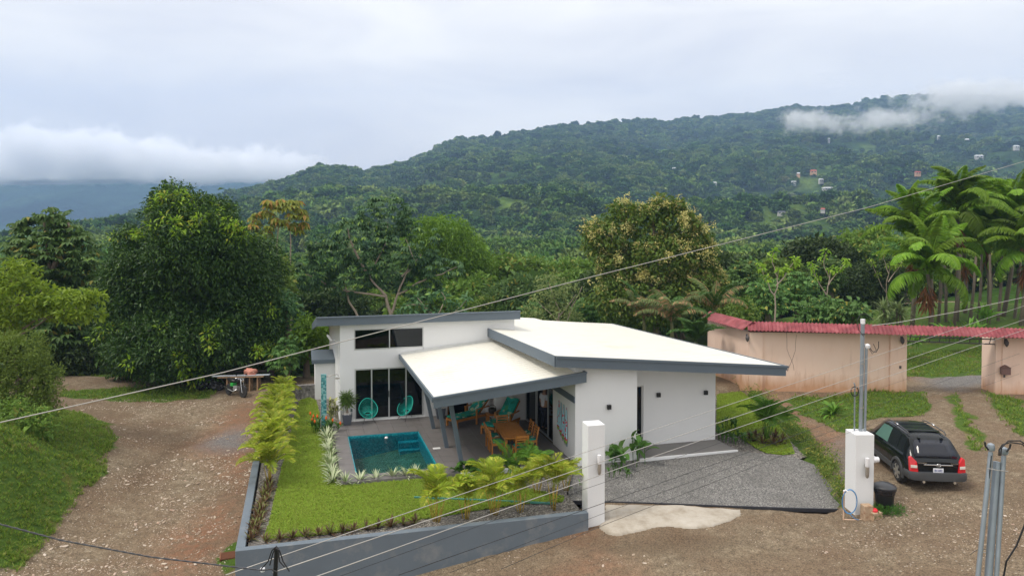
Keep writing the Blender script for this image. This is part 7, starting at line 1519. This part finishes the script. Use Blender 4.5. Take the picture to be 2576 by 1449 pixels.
for k, (x, y, s_, lab) in enumerate(((508, 982, .42, 'leftmost black rubbish bag on the ground under the giant tree'), (524, 979, .50, 'middle black rubbish bag, the tallest of the heap'), (542, 984, .40, 'black rubbish bag nearest the motorcycle'))):
    bm = bmesh.new(); bmesh.ops.create_icosphere(bm, subdivisions=3, radius=1)
    for q in bm.verts: nn_ = float(vnoise(np.array([q.co.x*3+k*5+9]), np.array([q.co.y*3+q.co.z*4+9]), 4+k, 3)[0])-.5; q.co = Vector((q.co.x*s_, q.co.y*s_*.8, q.co.z*s_*.65+s_*.45))*(1+.6*nn_)
    me = bpy.data.meshes.new('bag'); bm.to_mesh(me); bm.free(); tag(link('rubbish_bag', me, M_BAG, None, loc=T3(x, y)), lab, 'rubbish bag', 'black rubbish bags under the giant tree')
# ============================================================ PERSON in the open glass door
pb = W(8.0, -3.25, .006); pe_ = thing('person', 'person in a pale grey t-shirt and dark trousers standing in the open glass door', 'person', pb, _a+R(-70))
def skin_body(name, joints, edges, rad, mat, par, sub=1):
    me = bpy.data.meshes.new(name); me.from_pydata(joints, edges, []); o = link(name, me, mat, par); 
    md = o.modifiers.new('skin', 'SKIN')
    for i, r_ in enumerate(rad): me.skin_vertices[0].data[i].radius = (r_ if isinstance(r_, tuple) else (r_, r_))
    me.skin_vertices[0].data[0].use_root = True; s_ = o.modifiers.new('sub', 'SUBSURF'); s_.levels = s_.render_levels = sub+1; return o
SK = simple('skin', (.42, .24, .16), .55); SH = simple('pale_grey_tshirt', (.60, .62, .68), .9); TR = simple('dark_navy_trousers', (.015, .02, .035), .9); HR = simple('dark_hair', (.02, .015, .01), .7)
J = [(0, 0, .95), (0, 0, 1.15), (0, 0, 1.38), (0, .01, 1.50), (0, .02, 1.60), (0, .03, 1.70), (-.19, 0, 1.40), (-.25, -.02, 1.12), (-.14, .20, .98), (.19, 0, 1.40), (.25, -.02, 1.12), (.14, .20, 1.0), (-.10, 0, .88), (-.11, .03, .48), (-.11, -.02, .08), (-.11, .12, .03), (.10, 0, .88), (.12, .04, .48), (.12, -.01, .08), (.12, .13, .03)]
Ed = [(0, 1), (1, 2), (2, 3), (3, 4), (4, 5), (2, 6), (6, 7), (7, 8), (2, 9), (9, 10), (10, 11), (0, 12), (12, 13), (13, 14), (14, 15), (0, 16), (16, 17), (17, 18), (18, 19)]
RD_ = [(.15, .11), (.15, .11), (.16, .10), .055, (.085, .10), (.075, .09), .065, .045, .03, .065, .045, .03, .09, .06, .04, .035, .09, .06, .04, .035]
skin_body('body', J, Ed, RD_, SK, pe_)
skin_body('shirt', [(0, 0, .90), (0, 0, 1.10), (0, 0, 1.40), (-.19, 0, 1.41), (-.24, -.01, 1.22), (.19, 0, 1.41), (.24, -.01, 1.22)], [(0, 1), (1, 2), (2, 3), (3, 4), (2, 5), (5, 6)], [(.18, .135), (.17, .13), (.175, .12), .08, .075, .08, .075], SH, pe_)
skin_body('trousers', [(0, 0, .93), (-.10, 0, .86), (-.11, .03, .48), (-.11, -.02, .09), (.10, 0, .86), (.12, .04, .48), (.12, -.01, .09)], [(0, 1), (1, 2), (2, 3), (0, 4), (4, 5), (5, 6)], [(.165, .125), .105, .08, .06, .105, .08, .06], TR, pe_)
skin_body('hair', [(0, .0, 1.68), (0, .0, 1.76)], [(0, 1)], [(.09, .10), (.06, .07)], HR, pe_)
for sx, hx in ((-1, J[8]), (1, J[11])):
    for k in range(5):
        b_ = Vector(hx)+Vector((-sx*(.01+.014*k), .015, -.01*k+.02)); m = MB(); m.tube([b_, b_+Vector((-sx*.03, .035, .0)), b_+Vector((-sx*.06, .03, -.012))], [.010, .009, .007], 5); m.build('finger', SK, pe_, smooth=True)
for sx in (-1, 1): m = MB(); m.box(sx*.115-.05, sx*.115+.05, -.09, .18, .0, .07); m.build('shoe', M_BLACK, pe_, bevel=.02)
